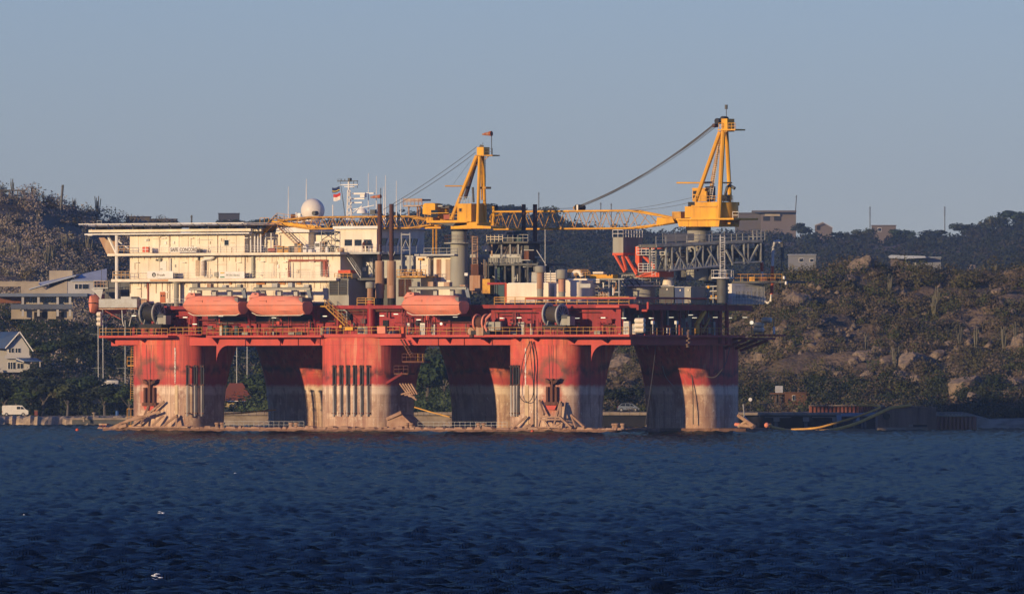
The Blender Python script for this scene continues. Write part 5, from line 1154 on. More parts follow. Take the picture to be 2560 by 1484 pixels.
# ================================================================ dark machinery tower amidships
tw = T('machinery_tower', 'dark steel process tower with white ribbed band and railed top behind the containers', 'tower', 1270, 745, 14)
for px in (1222, 1240, 1263, 1284, 1300, 1320, 1345):
    tubep(tw, 'column', M_grey if px in (1284, 1240) else M_greyd, [(px, 745, 12), (px, 655, 12)], .2 if px != 1284 else .3, 6)
MB().box(U(1212, 14), 14, Z(742, 1270, 14), U(1318, 14), 20, Z(664, 1270, 14)).build('core', M_dark, tw)
B(tw, 'floor', M_greyd, 1215, 1345, 659, 663, 11.5, 8); B(tw, 'floor', M_gal, 1175, 1300, 636, 644, 13, 6)
rib_me = None
for i in range(30):
    px = 1186+i*4.0; B(tw, 'rib', M_gal, px, px+1.6, 645, 660 if i > 8 else 690, 12.6, .12)
MB().box(U(1186, 13), 13, Z(659, 1270, 13), U(1306, 13), 13.2, Z(645, 1270, 13)).build('backing', M_greyd, tw)
for px in (1230, 1254, 1276, 1296): tubep(tw, 'post', M_gal if px != 1230 else M_lag, [(px, 640, 13), (px, 604, 13)], .16, 6)
for a, b in ((1236, 1250), (1262, 1274), (1280, 1294)): tubep(tw, 'brace', M_greyd, [(a, 640, 13.5), (b, 612, 13.5)], .1, 5)
MB().box(U(1222, 15), 15, Z(640, 1270, 15), U(1322, 15), 18, Z(606, 1270, 15)).build('duct_casing', mat('purple_brown_steel', (.10, .075, .075), .7), tw)
B(tw, 'top_floor', M_greyd, 1216, 1320, 604, 608, 12, 7)
MB().rail([L(1217, 604, 12), L(1257, 604, 12)], h=1.1, sp=.8, r=.06, rails=(1, .7, .35)).build('railing', M_white, tw); MB().rail([L(1257, 604, 12), L(1320, 604, 12)], h=1.1, sp=.9, r=.04).build('railing', M_gal, tw)
B(tw, 'frame', M_gal, 1225, 1256, 578, 580, 12.3, .2); tubep(tw, 'frame_post', M_gal, [(1226, 588, 12.3), (1226, 578, 12.3)], .08, 4); tubep(tw, 'frame_post', M_gal, [(1255, 588, 12.3), (1255, 578, 12.3)], .08, 4)
for (x0, x1, y0, y1, m, v) in ((1266, 1284, 580, 604, M_greyd, 14), (1290, 1303, 575, 604, M_teal, 14), (1205, 1216, 614, 627, M_white2, 12), (1303, 1322, 610, 650, M_greyd, 14), (1310, 1322, 626, 650, M_rust, 12.4), (1235, 1256, 668, 735, M_teal, 13), (1322, 1342, 680, 705, M_gal, 12.5)): B(tw, 'equipment_box', m, x0, x1, y0, y1, v, 1.6)
for a, b, v in (((1300, 665), (1304, 625), 12), ((1304, 650), (1326, 650), 12), ((1310, 625), (1335, 625), 12), ((1342, 625), (1366, 663), 12.5), ((1232, 690), (1260, 710), 12), ((1290, 690), (1284, 720), 12)): tubep(tw, 'brace', M_gal, [(a[0], a[1], v), (b[0], b[1], v)], .08, 4)
for px, y0, v in ((1363, 573, 12), (1200, 640, 12), (1172, 640, 11)): tubep(tw, 'slim_post', M_gal, [(px, 720, v), (px, y0, v)], .07, 4)
for i in range(16): px = 1172+i*2.9; tubep(tw, 'pipe', rngp.choice([M_gal, M_grey, M_lag, M_greyd]), [(px, 735, 11), (px, 648+rngp.random()*14, 11)], .05, 4)
for i in range(26):
    px = 1192+rngp.random()*150; y = 664+rngp.random()*60; l = rngp.uniform(6, 22); k = rngp.random() < .5
    tubep(tw, 'pipe', rngp.choice([M_gal, M_greyd, M_grey, M_teal]), [(px, y, 11.8), (px+(l if k else 0), y+(0 if k else l), 11.8)], rngp.uniform(.04, .12), 5)
# ================================================================ containers and tanks
def container(label, x0, x1, y0, y1, v, d, m, ribs=0):
    t = T('container', label, 'container', x0, y1, v); a, b = L(x0, y1, v), L(x1, y0, v); MB().box(a[0], v, a[2], b[0], v+d, b[2]).build('body', m, t); return t, a, b
t, a, b = container('long plain white container behind the left mushroom ventilator', 1266, 1371, 708, 757, 5, 5.2, M_white); B(t, 'corner_post', M_orange, 1263.5, 1266, 707, 757, 4.9, .2)
MB().box(a[0]+.2, 5.2, b[2], b[0]-.2, 9, b[2]+.1).build('roof', M_white2, t)
t = T('storage_tank', 'white round cornered tank beside the right mushroom ventilator', 'tank', 1448, 757, 5); c = L(1446, 757, 7.5)
MB().hull([rrect(c[0], 8, 1.9, 3.0, 1.0, z) for z in (c[2], L(0, 708, 7)[2])]).build('shell', M_white, t, smooth=True)
MB().pbox(1386, 1418, 709, 757, 5.5, 3).build('side_tank', M_white, t)
B(t, 'corrugated_panel', M_gal, 1450, 1476, 709, 719, 4.7, .1)
t = T('dark_doorway_cabin', 'dark teal cabin recess with red frame left of the white container', 'cabin', 1236, 757, 6)
MB().box(U(1236, 6), 6, Z(757, 1250, 6), U(1263, 6), 10, Z(712, 1250, 6)).build('casing', M_teal, t)
for px in (1237, 1243, 1262): tubep(t, 'frame', M_red if px == 1262 else M_greyd, [(px, 757, 5.9), (px, 709, 5.9)], .09, 4)
B(t, 'lintel', M_red, 1218, 1265, 706, 711, 5.8, .4)
# white ribbed container at the right end: lit short face, long shaded ribbed face
a = LU(1826, 762, -6); uE = U(1842, 27)
t = thing('ribbed_container', 'white ribbed accommodation container with dark openings at the right deck corner', 'container', (uE-3, 27, zu))
zc0, zc1 = L(1835, 760, 27)[2], L(1835, 709, 27)[2]
vZ = 33.2; t.rotation_euler = (0, 0, -TH-.35)
MB().box(uE-1.6, 27, zc0, uE-.12, vZ, zc1).build('body', M_white2, t)
n = 24
for i in range(n+1):
    v = 27+(vZ-27)*i/n; MB().box(uE-.12, v-.05, zc0+.1, uE, v+.05, zc1-.3).build('rib', M_white2, t)
for i in range(5):
    v = 27.9+(vZ-28.2)*i/5; MB().box(uE-.13, v, zc0+1.0, uE-.04, v+.75, zc1-1.2).build('opening', M_dark, t)
MB().box(uE-1.7, 26.9, zc1-.25, uE+.06, vZ, zc1).build('roof_edge', M_white2, t)
M = MB(); M.rail([(uE+.3, 27, zc0), (uE+.3, vZ, zc0)], h=1.2, sp=.55, r=.035); M.build('railing', M_gal, t)
# white hoses hanging at the right end
t = T('refuelling_hose', 'red and white hose looping down the right end of the rig', 'hose', 1905, 700, 36)
M_hw = M_white2; vv = 38
def hose(pts, r, m, name='hose'): return MB().tube([L(*p) for p in pts], r, 7).build(name, m, t, smooth=True)
hose([(1903, 612, vv), (1904, 655, vv)], .2, M_hw); hose([(1904, 655, vv), (1905, 678, vv)], .26, M_orange); hose([(1905, 678, vv), (1908, 730, vv), (1912, 752, vv), (1919, 758, vv), (1926, 752, vv), (1929, 735, vv)], .18, M_hw)
hose([(1929, 735, vv), (1931, 700, vv), (1931, 665, vv)], .27, M_orange); hose([(1931, 665, vv), (1933, 620, vv), (1937, 604, vv), (1945, 602, vv), (1952, 606, vv)], .22, M_hw)
tubep(t, 'guide_post', M_greyd, [(1955, 605, vv), (1957, 650, vv)], .25, 6); tubep(t, 'guide_post', M_greyd, [(1955, 640, vv), (1950, 720, vv)], .08, 4)
# ================================================================ telescopic gangway
gw = T('telescopic_gangway', 'grey lattice gangway bridge raised above the right end of the deck', 'gangway', 1780, 690, 20)
UG = 1.2
def g(px, py, d=0):                           # the gangway runs obliquely rearwards
    u = UG
    for _ in range(8): P = LU(px, py, u); u = -3.4+(P[1]-14)*.42
    return LU(px, py, u)[0]-d, LU(px, py, u)[1], LU(px, py, u)[2]
M_gwd = mat('gangway_grey', (.33, .35, .33), .6, dirt=(.12, .10, .08), amt=.5, scale=1.0)
for d in (0, 3):
    q0 = lambda px, py: (lambda P: (P[0]-d, P[1], P[2]))(g(px, py))
    def gt(name, m, pts, r, n=5): return MB().tube([q0(*p) for p in pts], r, n).build(name, m, gw, smooth=True)
    gt('chord', M_gwd, [(1640, 615), (1905, 603)], .28, 6); gt('chord', M_gal, [(1672, 676), (1800, 664)], .2, 6); gt('chord', M_gwd, [(1832, 657), (1900, 655)], .16, 6)
    for px in (1665, 1680, 1700, 1718, 1738, 1757, 1777, 1795, 1831, 1860, 1870, 1902): gt('upright', M_gwd, [(px, 676-(px-1672)*.085), (px, 612-(px-1640)*.045)], .17)
    for a, b in (((1686, 673), (1700, 640)), ((1716, 671), (1690, 630)), ((1722, 671), (1752, 618)), ((1754, 668), (1738, 640)), ((1762, 667), (1775, 640)), ((1795, 664), (1768, 620)), ((1833, 612), (1870, 655)), ((1872, 655), (1896, 612)), ((1815, 625), (1830, 655))): gt('diagonal', M_gwd, [a, b], .19)
sl_ = lambda pts, d0, d1: [[(p[0]-d, p[1], p[2]) for p in (g(*x) for x in pts)] for d in (d0, d1)]
MB().hull(sl_([(1640, 611), (1910, 601), (1910, 606), (1640, 619)], -.2, 3.3)).build('roof_deck', M_greyd, gw)
MB().hull(sl_([(1690, 632), (1905, 620), (1905, 642), (1690, 660)], 1.4, 1.8)).build('inner_tube', M_greyd, gw)
for x0, x1, y0, y1 in ((1908, 1922, 608, 652),): MB().hull(sl_([(x0, y0), (x1, y0), (x1, y1), (x0, y1)], .8, 1.6)).build('end_section', M_greyd, gw)
M = MB(); M.rail([g(1640, 611), g(1690, 609), g(1745, 607), g(1912, 600)], h=1.25, sp=2.2, r=.04); M.build('railing', M_gal, gw)
M = MB(); M.rail([g(1697, 607, 3), g(1912, 600, 3)], h=1.5, sp=2.2, r=.035, rails=(1, .66, .33)); M.build('railing', M_gal, gw)
MB().hull(sl_([(1697, 585), (1770, 583), (1770, 601), (1697, 604)], 2.6, 2.65)).build('mesh_screen', mat('screen_mesh', (.30, .29, .26), .7), gw)
M = MB(); M.rail([g(1882, 601), g(1913, 600), g(1913, 600, 3)], h=1.6, sp=.8, r=.04, rails=(1, .66, .33)); M.build('end_cage', M_gal, gw)
for i in range(20): px = 1676+i*6.3; MB().hull(sl_([(px, 664-i*.4), (px+2, 664-i*.4), (px+2, 674-i*.55), (px, 674-i*.55)], -.12, 0)).build('chord_bracket', M_gal, gw)
for i in range(46):
    px = 1660+rngp.random()*235; y = 618+rngp.random()*40; k = rngp.random() < .6; x2, y2 = (px+rngp.uniform(6, 34), y+rngp.uniform(-2, 2)) if k else (px+rngp.uniform(-6, 6), y+rngp.uniform(8, 26))
    P, Q = g(px, y, 1.1), g(x2, y2, 1.1); MB().tube([P, Q], rngp.uniform(.05, .16), 5).build('inner_pipe', rngp.choice([M_greyd, M_gal, M_rust, M_grey, M_black]), gw)
t = T('gangway_ladder', 'tall white caged ladder on a round railed platform under the gangway', 'ladder', 1806, 700, 18)
MB().ladder(L(1806, 695, 18), L(1806, 588, 18), .7).build('ladder', M_white2, t)
M = MB()
for i in range(12): c = L(1806, 592+i*8, 17.7); M.lathe(c, [(.42, 0), (.42, .06)], 9, caps=False)
M.build('cage_hoop', M_gal, t)
for dx in (-6.5, 6.5): tubep(t, 'cage_bar', M_gal, [(1806+dx, 590, 17.6), (1806+dx, 690, 17.6)], .04, 4)
c = L(1806, 696, 18); MB().cyl(c, 1.75, .2, 18).build('platform', M_white2, t)
M = MB(); M.rail([(c[0]+1.7*math.cos(x), 18+1.7*math.sin(x), c[2]+.2) for x in np.linspace(0, 6.283, 11)], h=1.1, sp=1.0, r=.035); M.build('railing', M_white2, t)
tubep(t, 'support', M_greyd, [(1806, 757, 18), (1806, 698, 18)], .9, 10)
# red gangway support with operator cab
gs = T('gangway_slewing_tower', 'bright red slewing frame carrying a grey operator cabin left of the gangway', 'gangway tower', 1600, 757, 15)
VS = 15.0
cb = B(gs, 'cabin', M_grey, 1532, 1558, 593, 632, VS, 4); uu = U(1558, VS); ve = LU(1606, 610, uu)[1]
MB().box(U(1532, VS)+.02, VS+.05, L(1545, 632, VS)[2], uu, ve, L(1545, 593, VS)[2]).build('cabin', M_grey, gs)
MB().box(U(1532, VS)-.05, VS-.05, L(1545, 638, VS)[2], uu+.05, ve+.1, L(1545, 632, VS)[2]).build('cabin_floor', M_orange, gs)
M = MB(); zc = L(1545, 593, VS)[2]; M.rail([(U(1532, VS), VS, zc), (uu, VS, zc), (uu, ve, zc)], h=1.15, sp=.8, r=.045, rails=(1, .5)); M.build('railing', M_white2, gs)
for a, b, v in (((1538, 638), (1562, 680), VS), ((1564, 638), (1592, 686), VS+1), ((1556, 640), (1566, 676), VS+3)): tubep(gs, 'brace', M_orange, [(a[0], a[1], v), (b[0], b[1], v)], .25, 6)
B(gs, 'frame', M_orange, 1588, 1598, 616, 690, VS+2, .8); B(gs, 'frame', M_orange, 1588, 1660, 617, 623, VS+2.5, 1); tubep(gs, 'brace', M_orange, [(1610, 640, VS+3), (1640, 672, VS+3)], .3, 6)
B(gs, 'base', M_orange, 1588, 1648, 678, 692, VS+1.5, 4); tubep(gs, 'brace', M_orange, [(1602, 688, VS+1.3), (1640, 678, VS+1.3)], .15, 5)
for (x0, x1, y) in ((1592, 1662, 636), (1596, 1643, 679)): MB().rail([L(x0, y, VS+1.2), L(x1, y, VS+1.2)], h=1.25, sp=.85, r=.05, rails=(1, .66, .33)).build('railing', M_white2, gs); B(gs, 'landing', M_gal, x0, x1, y, y+1.5, VS+1.2, 2)
MB().ladder(L(1634, 690, VS+1), L(1634, 618, VS+1), .6).build('ladder', M_white2, gs)
c = L(1602, 757, VS+4)
MB().lathe(c, [(2.3, 0), (2.3, L(0, 725, VS+4)[2]-c[2]), (1.7, L(0, 722, VS+4)[2]-c[2]), (1.7, L(0, 694, VS+4)[2]-c[2])], 20).build('pedestal', M_grey, gs, smooth=True)
MB().cyl((c[0], VS+4, L(0, 724, VS+4)[2]), 3.0, .22, 22).build('ring_platform', M_white, gs); MB().cyl((c[0], VS+4, L(0, 695, VS+4)[2]), 3.4, .2, 22).build('slew_ring', M_greyd, gs)
M = MB(); M.rail([(c[0]+3*math.cos(x), VS+4+3*math.sin(x), L(0, 722, VS+4)[2]) for x in np.linspace(0, 6.283, 15)], h=1.6, sp=1.2, r=.045, rails=(1, .66, .33)); M.build('railing', M_white2, gs)
for x, y in ((0, 0), (1.2, .1), (-1.2, .2)): MB().tube([(c[0]+x-1, VS+.8+y, L(0, 700, VS)[2]), (c[0]+x, VS+.4, L(0, 705, VS)[2]), (c[0]+x+1, VS+.6, L(0, 722, VS)[2])], .1, 6).build('hydraulic_hose', M_black, gs, smooth=True)
t = T('cone_buoy', 'white truncated cone standing right of the red gangway tower', 'cone', 1670, 716, 20); c = L(1670, 716, 20)
MB().lathe(c, [(.95, 0), (.65, 1.5), (.65, 1.6)], 16).build('lower_cone', M_white, t, smooth=True); MB().lathe(c, [(.6, 1.75), (.35, 2.1)], 16).build('upper_cone', M_white, t, smooth=True); MB().cyl((c[0], c[1], c[2]+1.55), .55, .25, 12).build('neck', M_black, t)
tubep(t, 'stand', M_greyd, [(1670, 757, 20), (1670, 716, 20)], .6, 8)
# ---- mid right deck: pipe racks, yellow walkways and modules
t = T('pipe_rack', 'grey steel pipe rack with a yellow machine on top left of the gangway tower', 'pipe rack', 1500, 757, 10)
for px in (1473, 1523, 1548): tubep(t, 'post', M_gal, [(px, 750, 9), (px, 698, 9)], .13, 5)
B(t, 'floor', M_grey, 1473, 1560, 696, 699, 9, 4); MB().rail([L(1405, 696, 8.8), L(1475, 696, 8.8)], h=1.1, sp=.9, r=.04).build('railing', M_yrail, t)
mc = B(t, 'yellow_machine', M_yel, 1474, 1532, 686, 695, 9, 1.4); B(mc, 'arm', M_white, 1482, 1508, 679, 684, 9.2, .6); B(mc, 'vent', M_dark, 1517, 1522, 685, 689, 8.95, .1); B(mc, 'vent', M_dark, 1524, 1527, 685, 689, 8.95, .1)
for i in range(26): px = 1477+rngp.random()*68; y = 700+rngp.random()*38; k = rngp.random() < .5; l = rngp.uniform(5, 20); tubep(t, 'pipe', rngp.choice([M_gal, M_grey, M_lag, M_white2, M_yeld]), [(px, y, 9.5), (px+(l if k else 0), min(y+(0 if k else l), 750), 9.5)], rngp.uniform(.05, .14), 5)
for i in range(5): B(t, 'manifold', M_lag, 1478+i*9, 1484+i*9, 728, 742, 9.6, .8)
MB().rail([L(1474, 745, 8.6), L(1520, 745, 8.6)], h=1.6, sp=.9, r=.04, rails=(1, .66, .33)).build('railing', M_gal, t)
M = MB(); M.tube([L(1478, 700, 9), L(1523, 740, 9)], .06, 4); M.build('brace', M_gal, t)
t = T('cream_pipe_bank', 'bank of cream pipes and hoops behind the right ventilator', 'pipe bank', 1385, 708, 9)
for y in (684, 690, 696, 702): tubep(t, 'pipe', M_white, [(1362, y, 9), (1392, y, 9)], .16, 6)
for y in (698, 704): tubep(t, 'pipe', M_white, [(1418, y, 9), (1500, y+1, 9)], .16, 6)
for px in (1364, 1376, 1390): tubep(t, 'post', M_gal, [(px, 708, 8.8), (px, 676, 8.8)], .06, 4)
hp_ = [L(1443+11*math.cos(a), 691-13*math.sin(a), 9) for a in np.linspace(0, math.pi, 9)]; MB().tube(hp_, .34, 8).build('hoop_pipe', M_white, t, smooth=True)
M = MB(); M.rail([L(1420, 690, 8.8), L(1470, 690, 8.8)], h=1.0, sp=1.1, r=.04); M.build('railing', M_yrail, t)
B(t, 'rusty_tray', M_lag, 1365, 1480, 704, 708, 9.2, 3)
# right side modules in shade
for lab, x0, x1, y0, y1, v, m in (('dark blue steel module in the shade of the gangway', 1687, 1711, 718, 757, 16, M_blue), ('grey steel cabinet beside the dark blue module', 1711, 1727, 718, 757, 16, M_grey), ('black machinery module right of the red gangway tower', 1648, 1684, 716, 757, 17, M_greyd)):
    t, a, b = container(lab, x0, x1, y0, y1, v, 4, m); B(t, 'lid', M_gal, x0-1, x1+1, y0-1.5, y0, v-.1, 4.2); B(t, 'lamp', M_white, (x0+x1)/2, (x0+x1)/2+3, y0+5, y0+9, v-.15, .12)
t = T('derrick_frame', 'grey winch frame with bright yellow caps left of the ribbed container', 'winch frame', 1790, 757, 20)
for px in (1770, 1783, 1797, 1815): tubep(t, 'post', M_gal, [(px, 757, 20), (px, 715, 20)], .1, 5)
for y in (716, 728, 745): tubep(t, 'beam', M_gal, [(1765, y, 20), (1822, y-2, 20)], .12, 5)
for px in (1768, 1796): B(t, 'cap', M_yel, px, px+5, 714, 720, 19.8, .5)
for i in range(8): px = 1770+i*6; B(t, 'fitting', rngp.choice([M_white2, M_greyd, M_gal, M_yeld]), px, px+4, 722+rngp.random()*20, 748, 20.2, .6)
tubep(t, 'jib', M_yeld, [(1795, 722, 20), (1815, 705, 20)], .14, 5)
t = T('aft_service_deck', 'dark railed service deck under the gangway with rusty crates', 'platform', 1850, 705, 28)
B(t, 'floor', M_greyd, 1760, 1960, 703, 707, 28, 6); MB().rail([L(1800, 703, 28), L(1955, 703, 28)], h=1.1, sp=1.3, r=.035).build('railing', M_yeld, t)
for px, w, m in ((1850, 8, M_greyd), (1873, 14, M_yeld), (1896, 22, M_rust), (1925, 12, M_rust)): B(t, 'crate', m, px, px+w, 692, 703, 29, 1.2)
for px in (1957, 1962): B(t, 'lamp_box', M_white2, px, px+4, 690 if px < 1960 else 703, 697 if px < 1960 else 711, 28, .3)
tubep(t, 'post', M_greyd, [(1855, 757, 29), (1855, 705, 29)], .3, 6); tubep(t, 'post', M_greyd, [(1790, 757, 29), (1790, 705, 29)], .3, 6)
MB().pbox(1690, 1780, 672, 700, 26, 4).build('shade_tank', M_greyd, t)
# ================================================================ lifeboats, reels, canisters, lamps
def lifeboat(label, px0, px1, v, dy=0):
    t = T('lifeboat', label, 'lifeboat', (px0+px1)/2, 788+dy, v, 'orange lifeboats'); u0, u1 = U(px0, v), U(px1, v); Ln = u1-u0
    zk = L((px0+px1)/2, 787+dy, v)[2]; z = lambda y: zk+(787-y)/16
    st = [(0.0, 764, 764.5, 763, 763, .10), (.03, 769, 766, 763, 758, .55), (.09, 776, 770, 763, 746, 1.05), (.18, 783, 773, 763, 739.5, 1.4), (.30, 786.5, 775, 763, 738.5, 1.6), (.5, 787, 776, 763, 738.5, 1.65), (.72, 787, 776, 763, 739, 1.62), (.86, 786.5, 776, 763, 739.5, 1.55), (.93, 786, 775, 763, 745, 1.48), (1.0, 785, 775, 763, 755, 1.4)]
    lo, hi = [], []
    for f, yk, yc, yr, yt, w in st:
        u = u0+Ln*f
        lo.append([(u, v-w, z(yr)), (u, v-w*.93, z(yc)), (u, v-w*.45, z(yk)), (u, v+w*.45, z(yk)), (u, v+w*.93, z(yc)), (u, v+w, z(yr))])
        hi.append([(u, v-w*.99, z(yr)+.02), (u, v-w*.95, z(yr-(yr-yt)*.55)), (u, v-w*.66, z(yr-(yr-yt)*.93)), (u, v-w*.3, z(yt)), (u, v+w*.3, z(yt)), (u, v+w*.66, z(yr-(yr-yt)*.93)), (u, v+w*.95, z(yr-(yr-yt)*.55)), (u, v+w*.99, z(yr)+.02)])
    MB().hull(lo).build('hull', M_boat, t, smooth=True); MB().hull(hi).build('canopy', M_boat, t, smooth=True)
    P = lambda f, y, vv: (u0+Ln*f, v+vv, z(y))
    ck = MB().hull([[P(.085, 746, d), P(.135, 731.5, d*.75), P(.235, 731.5, d*.75), P(.262, 739, d)] for d in (-1.0, 1.0)]).build('cockpit', M_boat, t)
    MB().hull([[P(.185, 733.5, d), P(.215, 733.5, d), P(.217, 736, d), P(.187, 736, d)] for d in (-.86, -.98)]).build('window', M_dark, ck)
    M = MB(); M.tube([(u0+Ln*f, v-w-.03, z(763)) for f, *_, w in st], .045, 4); M.build('rubbing_strip', M_black, t)
    MB().tube([P(.14, 781, -.9), P(.22, 787.5, -.9), P(.3, 788.5, -.9), P(.94, 788, -.9), P(.985, 785, -.9)], .07, 5).build('skate', M_white, t, smooth=True)
    for f, y0, y1 in ((.42, 750, 756),): MB().box(u0+Ln*f, v-1.62, z(y1), u0+Ln*f+.06, v-1.5, z(y0)).build('number_mark', M_rust, t)
    for f in (.6, .3): MB().box(u0+Ln*f, v-1.60, z(752.4), u0+Ln*(f+.12), v-1.55, z(751.8)).build('hatch_seam', M_rust, t)
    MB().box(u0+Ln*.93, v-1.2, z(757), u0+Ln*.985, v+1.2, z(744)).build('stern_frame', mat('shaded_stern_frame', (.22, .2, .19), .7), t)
    return t
VB = -2.2
lifeboat('orange enclosed lifeboat hanging nearest the left reel', 458, 608, VB); lifeboat('orange enclosed lifeboat hanging second from left beside the louvred engine house', 617, 769, VB); lifeboat('orange enclosed lifeboat hanging below the grey crane pedestal', 1004, 1160, VB, -1)
def davit(label, x0, x1, y, xs_arm):
    t = T('lifeboat_davit', label, 'davit', x0, y+40, .5, 'lifeboat davits')
    B(t, 'gantry_beam', M_grey, x0, x1, y, y+5, -.8, .6); B(t, 'gantry_lip', M_greyd, x0+2, x1-5, y-2, y, -.6, .4)
    for px in xs_arm:
        MB().hull([[L(px-3, y+2, d), L(px+7, y+2, d), L(px+14, y+43, d), L(px+7, y+43, d)] for d in (-.6, .2)]).build('arm', mat('blue_grey_davit', (.20, .23, .26), .6), t)
        MB().hull([[L(px+5, y+2, d), L(px+9, y+2, d), L(px+12, y+20, d), L(px+2, y+20, d)] for d in (.3, .8)]).build('arm_web', M_greyd, t)
        tubep(t, 'leg', M_red, [(px+6, y+45, -.3), (px+14, y+62, .8), (px+22, y+100, 1.5)], .16, 6)
    for i in range(4): px = x0+8+(x1-x0-16)*i/3.2; B(t, 'winch_box', rngp.choice([M_grey, M_lag, M_gal]), px, px+rngp.uniform(6, 14), y-rngp.uniform(6, 14), y-1, -.2, .8)
    for i in range(3): px = x0+20+(x1-x0-40)*i/2.5; B(t, 'hanging_locker', M_gal, px, px+9, y+6, y+22, .6, .5)
    tubep(t, 'fall_wire', M_rope, [(x0+14, y+4, -1.6), (x0+14, y+16, -2.2)], .05, 4)
davit('grey lifeboat davit over the lifeboat nearest the left reel', 472, 608, 720, (605,)); davit('grey lifeboat davit over the lifeboat beside the louvred engine house', 632, 775, 720, (768,)); davit('grey lifeboat davit before the crane pedestal over the rightmost lifeboat', 1022, 1165, 718, (1164,))
# end-on lifeboat at the left end
t = T('lifeboat', 'orange lifeboat seen end-on hanging off the far left end of the platform', 'lifeboat', 236, 785, 8.6, 'orange lifeboats'); c = L(236, 760, 8.6)
rings = []
for f, s in ((0, .25), (.06, .7), (.16, .95), (.35, 1.05), (.7, 1.0), (1, .85)):
    vv = 7.5+9*f; rings.append([(c[0]+s*x*1.12, vv, c[2]+zz*(.75+.25*s)) for x, zz in ((-1, .2), (-.85, -.5), (-.35, -1.55), (.35, -1.55), (.85, -.5), (1, .2), (.8, 1.1), (.35, 1.55), (-.35, 1.55), (-.8, 1.1))])
MB().hull(rings).build('hull', M_boat, t, smooth=True)
MB().tube([(r[0][0]-.03, r[0][1], r[0][2]) for r in rings], .05, 4).build('rubbing_strip', M_black, t); MB().box(c[0]-.9, 7.3, c[2]+.15, c[0]+.9, 7.9, c[2]+.25).build('rubbing_strip', M_black, t)
for dx in (-.35, .3): MB().box(c[0]+dx-.15, 7.9, c[2]+.6, c[0]+dx+.15, 8.4, c[2]+1.1).build('window', M_dark, t)
t = T('end_davit', 'pale grey lifeboat davit platform at the far left end of the deck', 'davit', 300, 770, 2)
B(t, 'girder', M_gal, 247, 342, 747, 768, 1.5, 6); B(t, 'lower_lip', M_lag, 247, 342, 770, 773, 1.4, 1); B(t, 'top_box', M_gal, 302, 328, 741, 748, 2, 3); B(t, 'net_screen', M_lag, 342, 366, 749, 772, 2.4, .2)
MB().hull([[L(227, 722, d), L(258, 722, d), L(252, 748, d), L(244, 738, d)] for d in (3, 6)]).build('bracket', M_gal, t)
MB().rail([L(234, 718, 3), L(268, 718, 3)], h=1.0, sp=.7, r=.05, rails=(1, .5)).build('railing', M_lag, t); B(t, 'floor', M_gal, 232, 270, 718, 721, 3, 4)
for px in (271, 300): tubep(t, 'post', M_greyd, [(px, 750, 4), (px, 704, 4)], .06, 4)
for pts in (((256, 773, 1), (258, 786, 1), (265, 796, 1), (265, 832, 1)), ((305, 775, 1), (306, 800, 1), (309, 815, 1)), ((337, 773, 1), (336, 783, 1), (327, 795, 1), (323, 815, 1))): tubep(t, 'pipe', M_gal, pts, .09, 5)
tubep(t, 'brace', M_pip, [(262, 776, 1.5), (302, 798, 1.5)], .09, 5); tubep(t, 'brace', M_red, [(270, 800, 2), (280, 787, 2)], .12, 5)
B(t, 'gallery', M_greyd, 262, 324, 700, 747, 9, 6)
# ---- big cable reels
def reel(label, xa, ya, xb, yb, R_, v, m, cable, grp='big winch reels on the lower deck'):
    t = T('winch_reel', label, 'reel', xa, ya+30, v, grp); a, b = L(xa, ya, v), L(xb, yb, v)
    for c in (a, b):
        fl = MB().lathe((c[0]-.14, v, c[2]), [(R_*.80, 0), (R_*.97, 0), (R_, .05), (R_, .23), (R_*.97, .28), (R_*.80, .28)], 36, 'u', caps=False).build('flange', m, t, smooth=True)
        MB().lathe((c[0]-.05, v, c[2]), [(R_*.12, 0), (R_*.82, 0), (R_*.82, .1), (R_*.12, .1)], 30, 'u', caps=False).build('disc', M_greyd, fl)
        for i in range(12):
            x = 2*math.pi*i/12; p = (c[0]+.14, v+R_*.15*math.cos(x), c[2]+R_*.15*math.sin(x)); q_ = (c[0]+.14, v+R_*.82*math.cos(x), c[2]+R_*.82*math.sin(x)); MB().tube([p, q_], .05, 4).build('spoke', m, fl)
        MB().cyl((c[0]-.2, v, c[2]), .28, .5, 12, 'u').build('hub', m, fl, smooth=True)
    MB().lathe((a[0]+.1, v, a[2]), [(R_*.7, 0), (R_*.72, (b[0]-a[0])/2), (R_*.7, b[0]-a[0]-.2)], 24, 'u').build('drum', cable, t, smooth=True)
    z0 = a[2]-R_-.25
    for c in (a, b): MB().hull([[(c[0]+d, v-1.2, z0), (c[0]+d, v+1.2, z0), (c[0]+d, v+.25, c[2]+.2), (c[0]+d, v-.25, c[2]+.2)] for d in (.3, .45)]).build('stand', m, t)
    MB().box(a[0]-.3, v-1.4, z0-.3, b[0]+1.6, v+1.4, z0+.35).build('bedplate', M_black, t)
    MB().box(b[0]+.5, v-.9, z0+.3, b[0]+2.1, v+.5, z0+1.7).build('gearbox', M_grey, t); MB().cyl((b[0]+.5, v-.5, a[2]-.5), .45, 1.1, 14, 'u').build('motor', M_greyd, t, smooth=True)
    return t
reel('large grey winch reel at the left end above the first column', 364, 783, 396, 783, 1.78, -.6, mat('reel_grey', (.44, .44, .40), .55, dirt=(.16, .13, .10), amt=.5), M_black)
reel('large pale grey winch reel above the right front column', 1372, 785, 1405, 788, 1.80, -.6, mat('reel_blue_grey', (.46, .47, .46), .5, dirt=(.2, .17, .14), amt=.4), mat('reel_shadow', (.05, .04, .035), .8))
t = reel('orange hose reel with rusty drum right of the rightmost lifeboat', 1194, 806, 1216, 806, 1.35, -.9, M_boat, M_rust)
B(t, 'front_plate', M_lag, 1190, 1208, 818, 838, -2.4, .2); B(t, 'control_panel', M_grey, 1231, 1251, 804, 824, -1.6, .6)
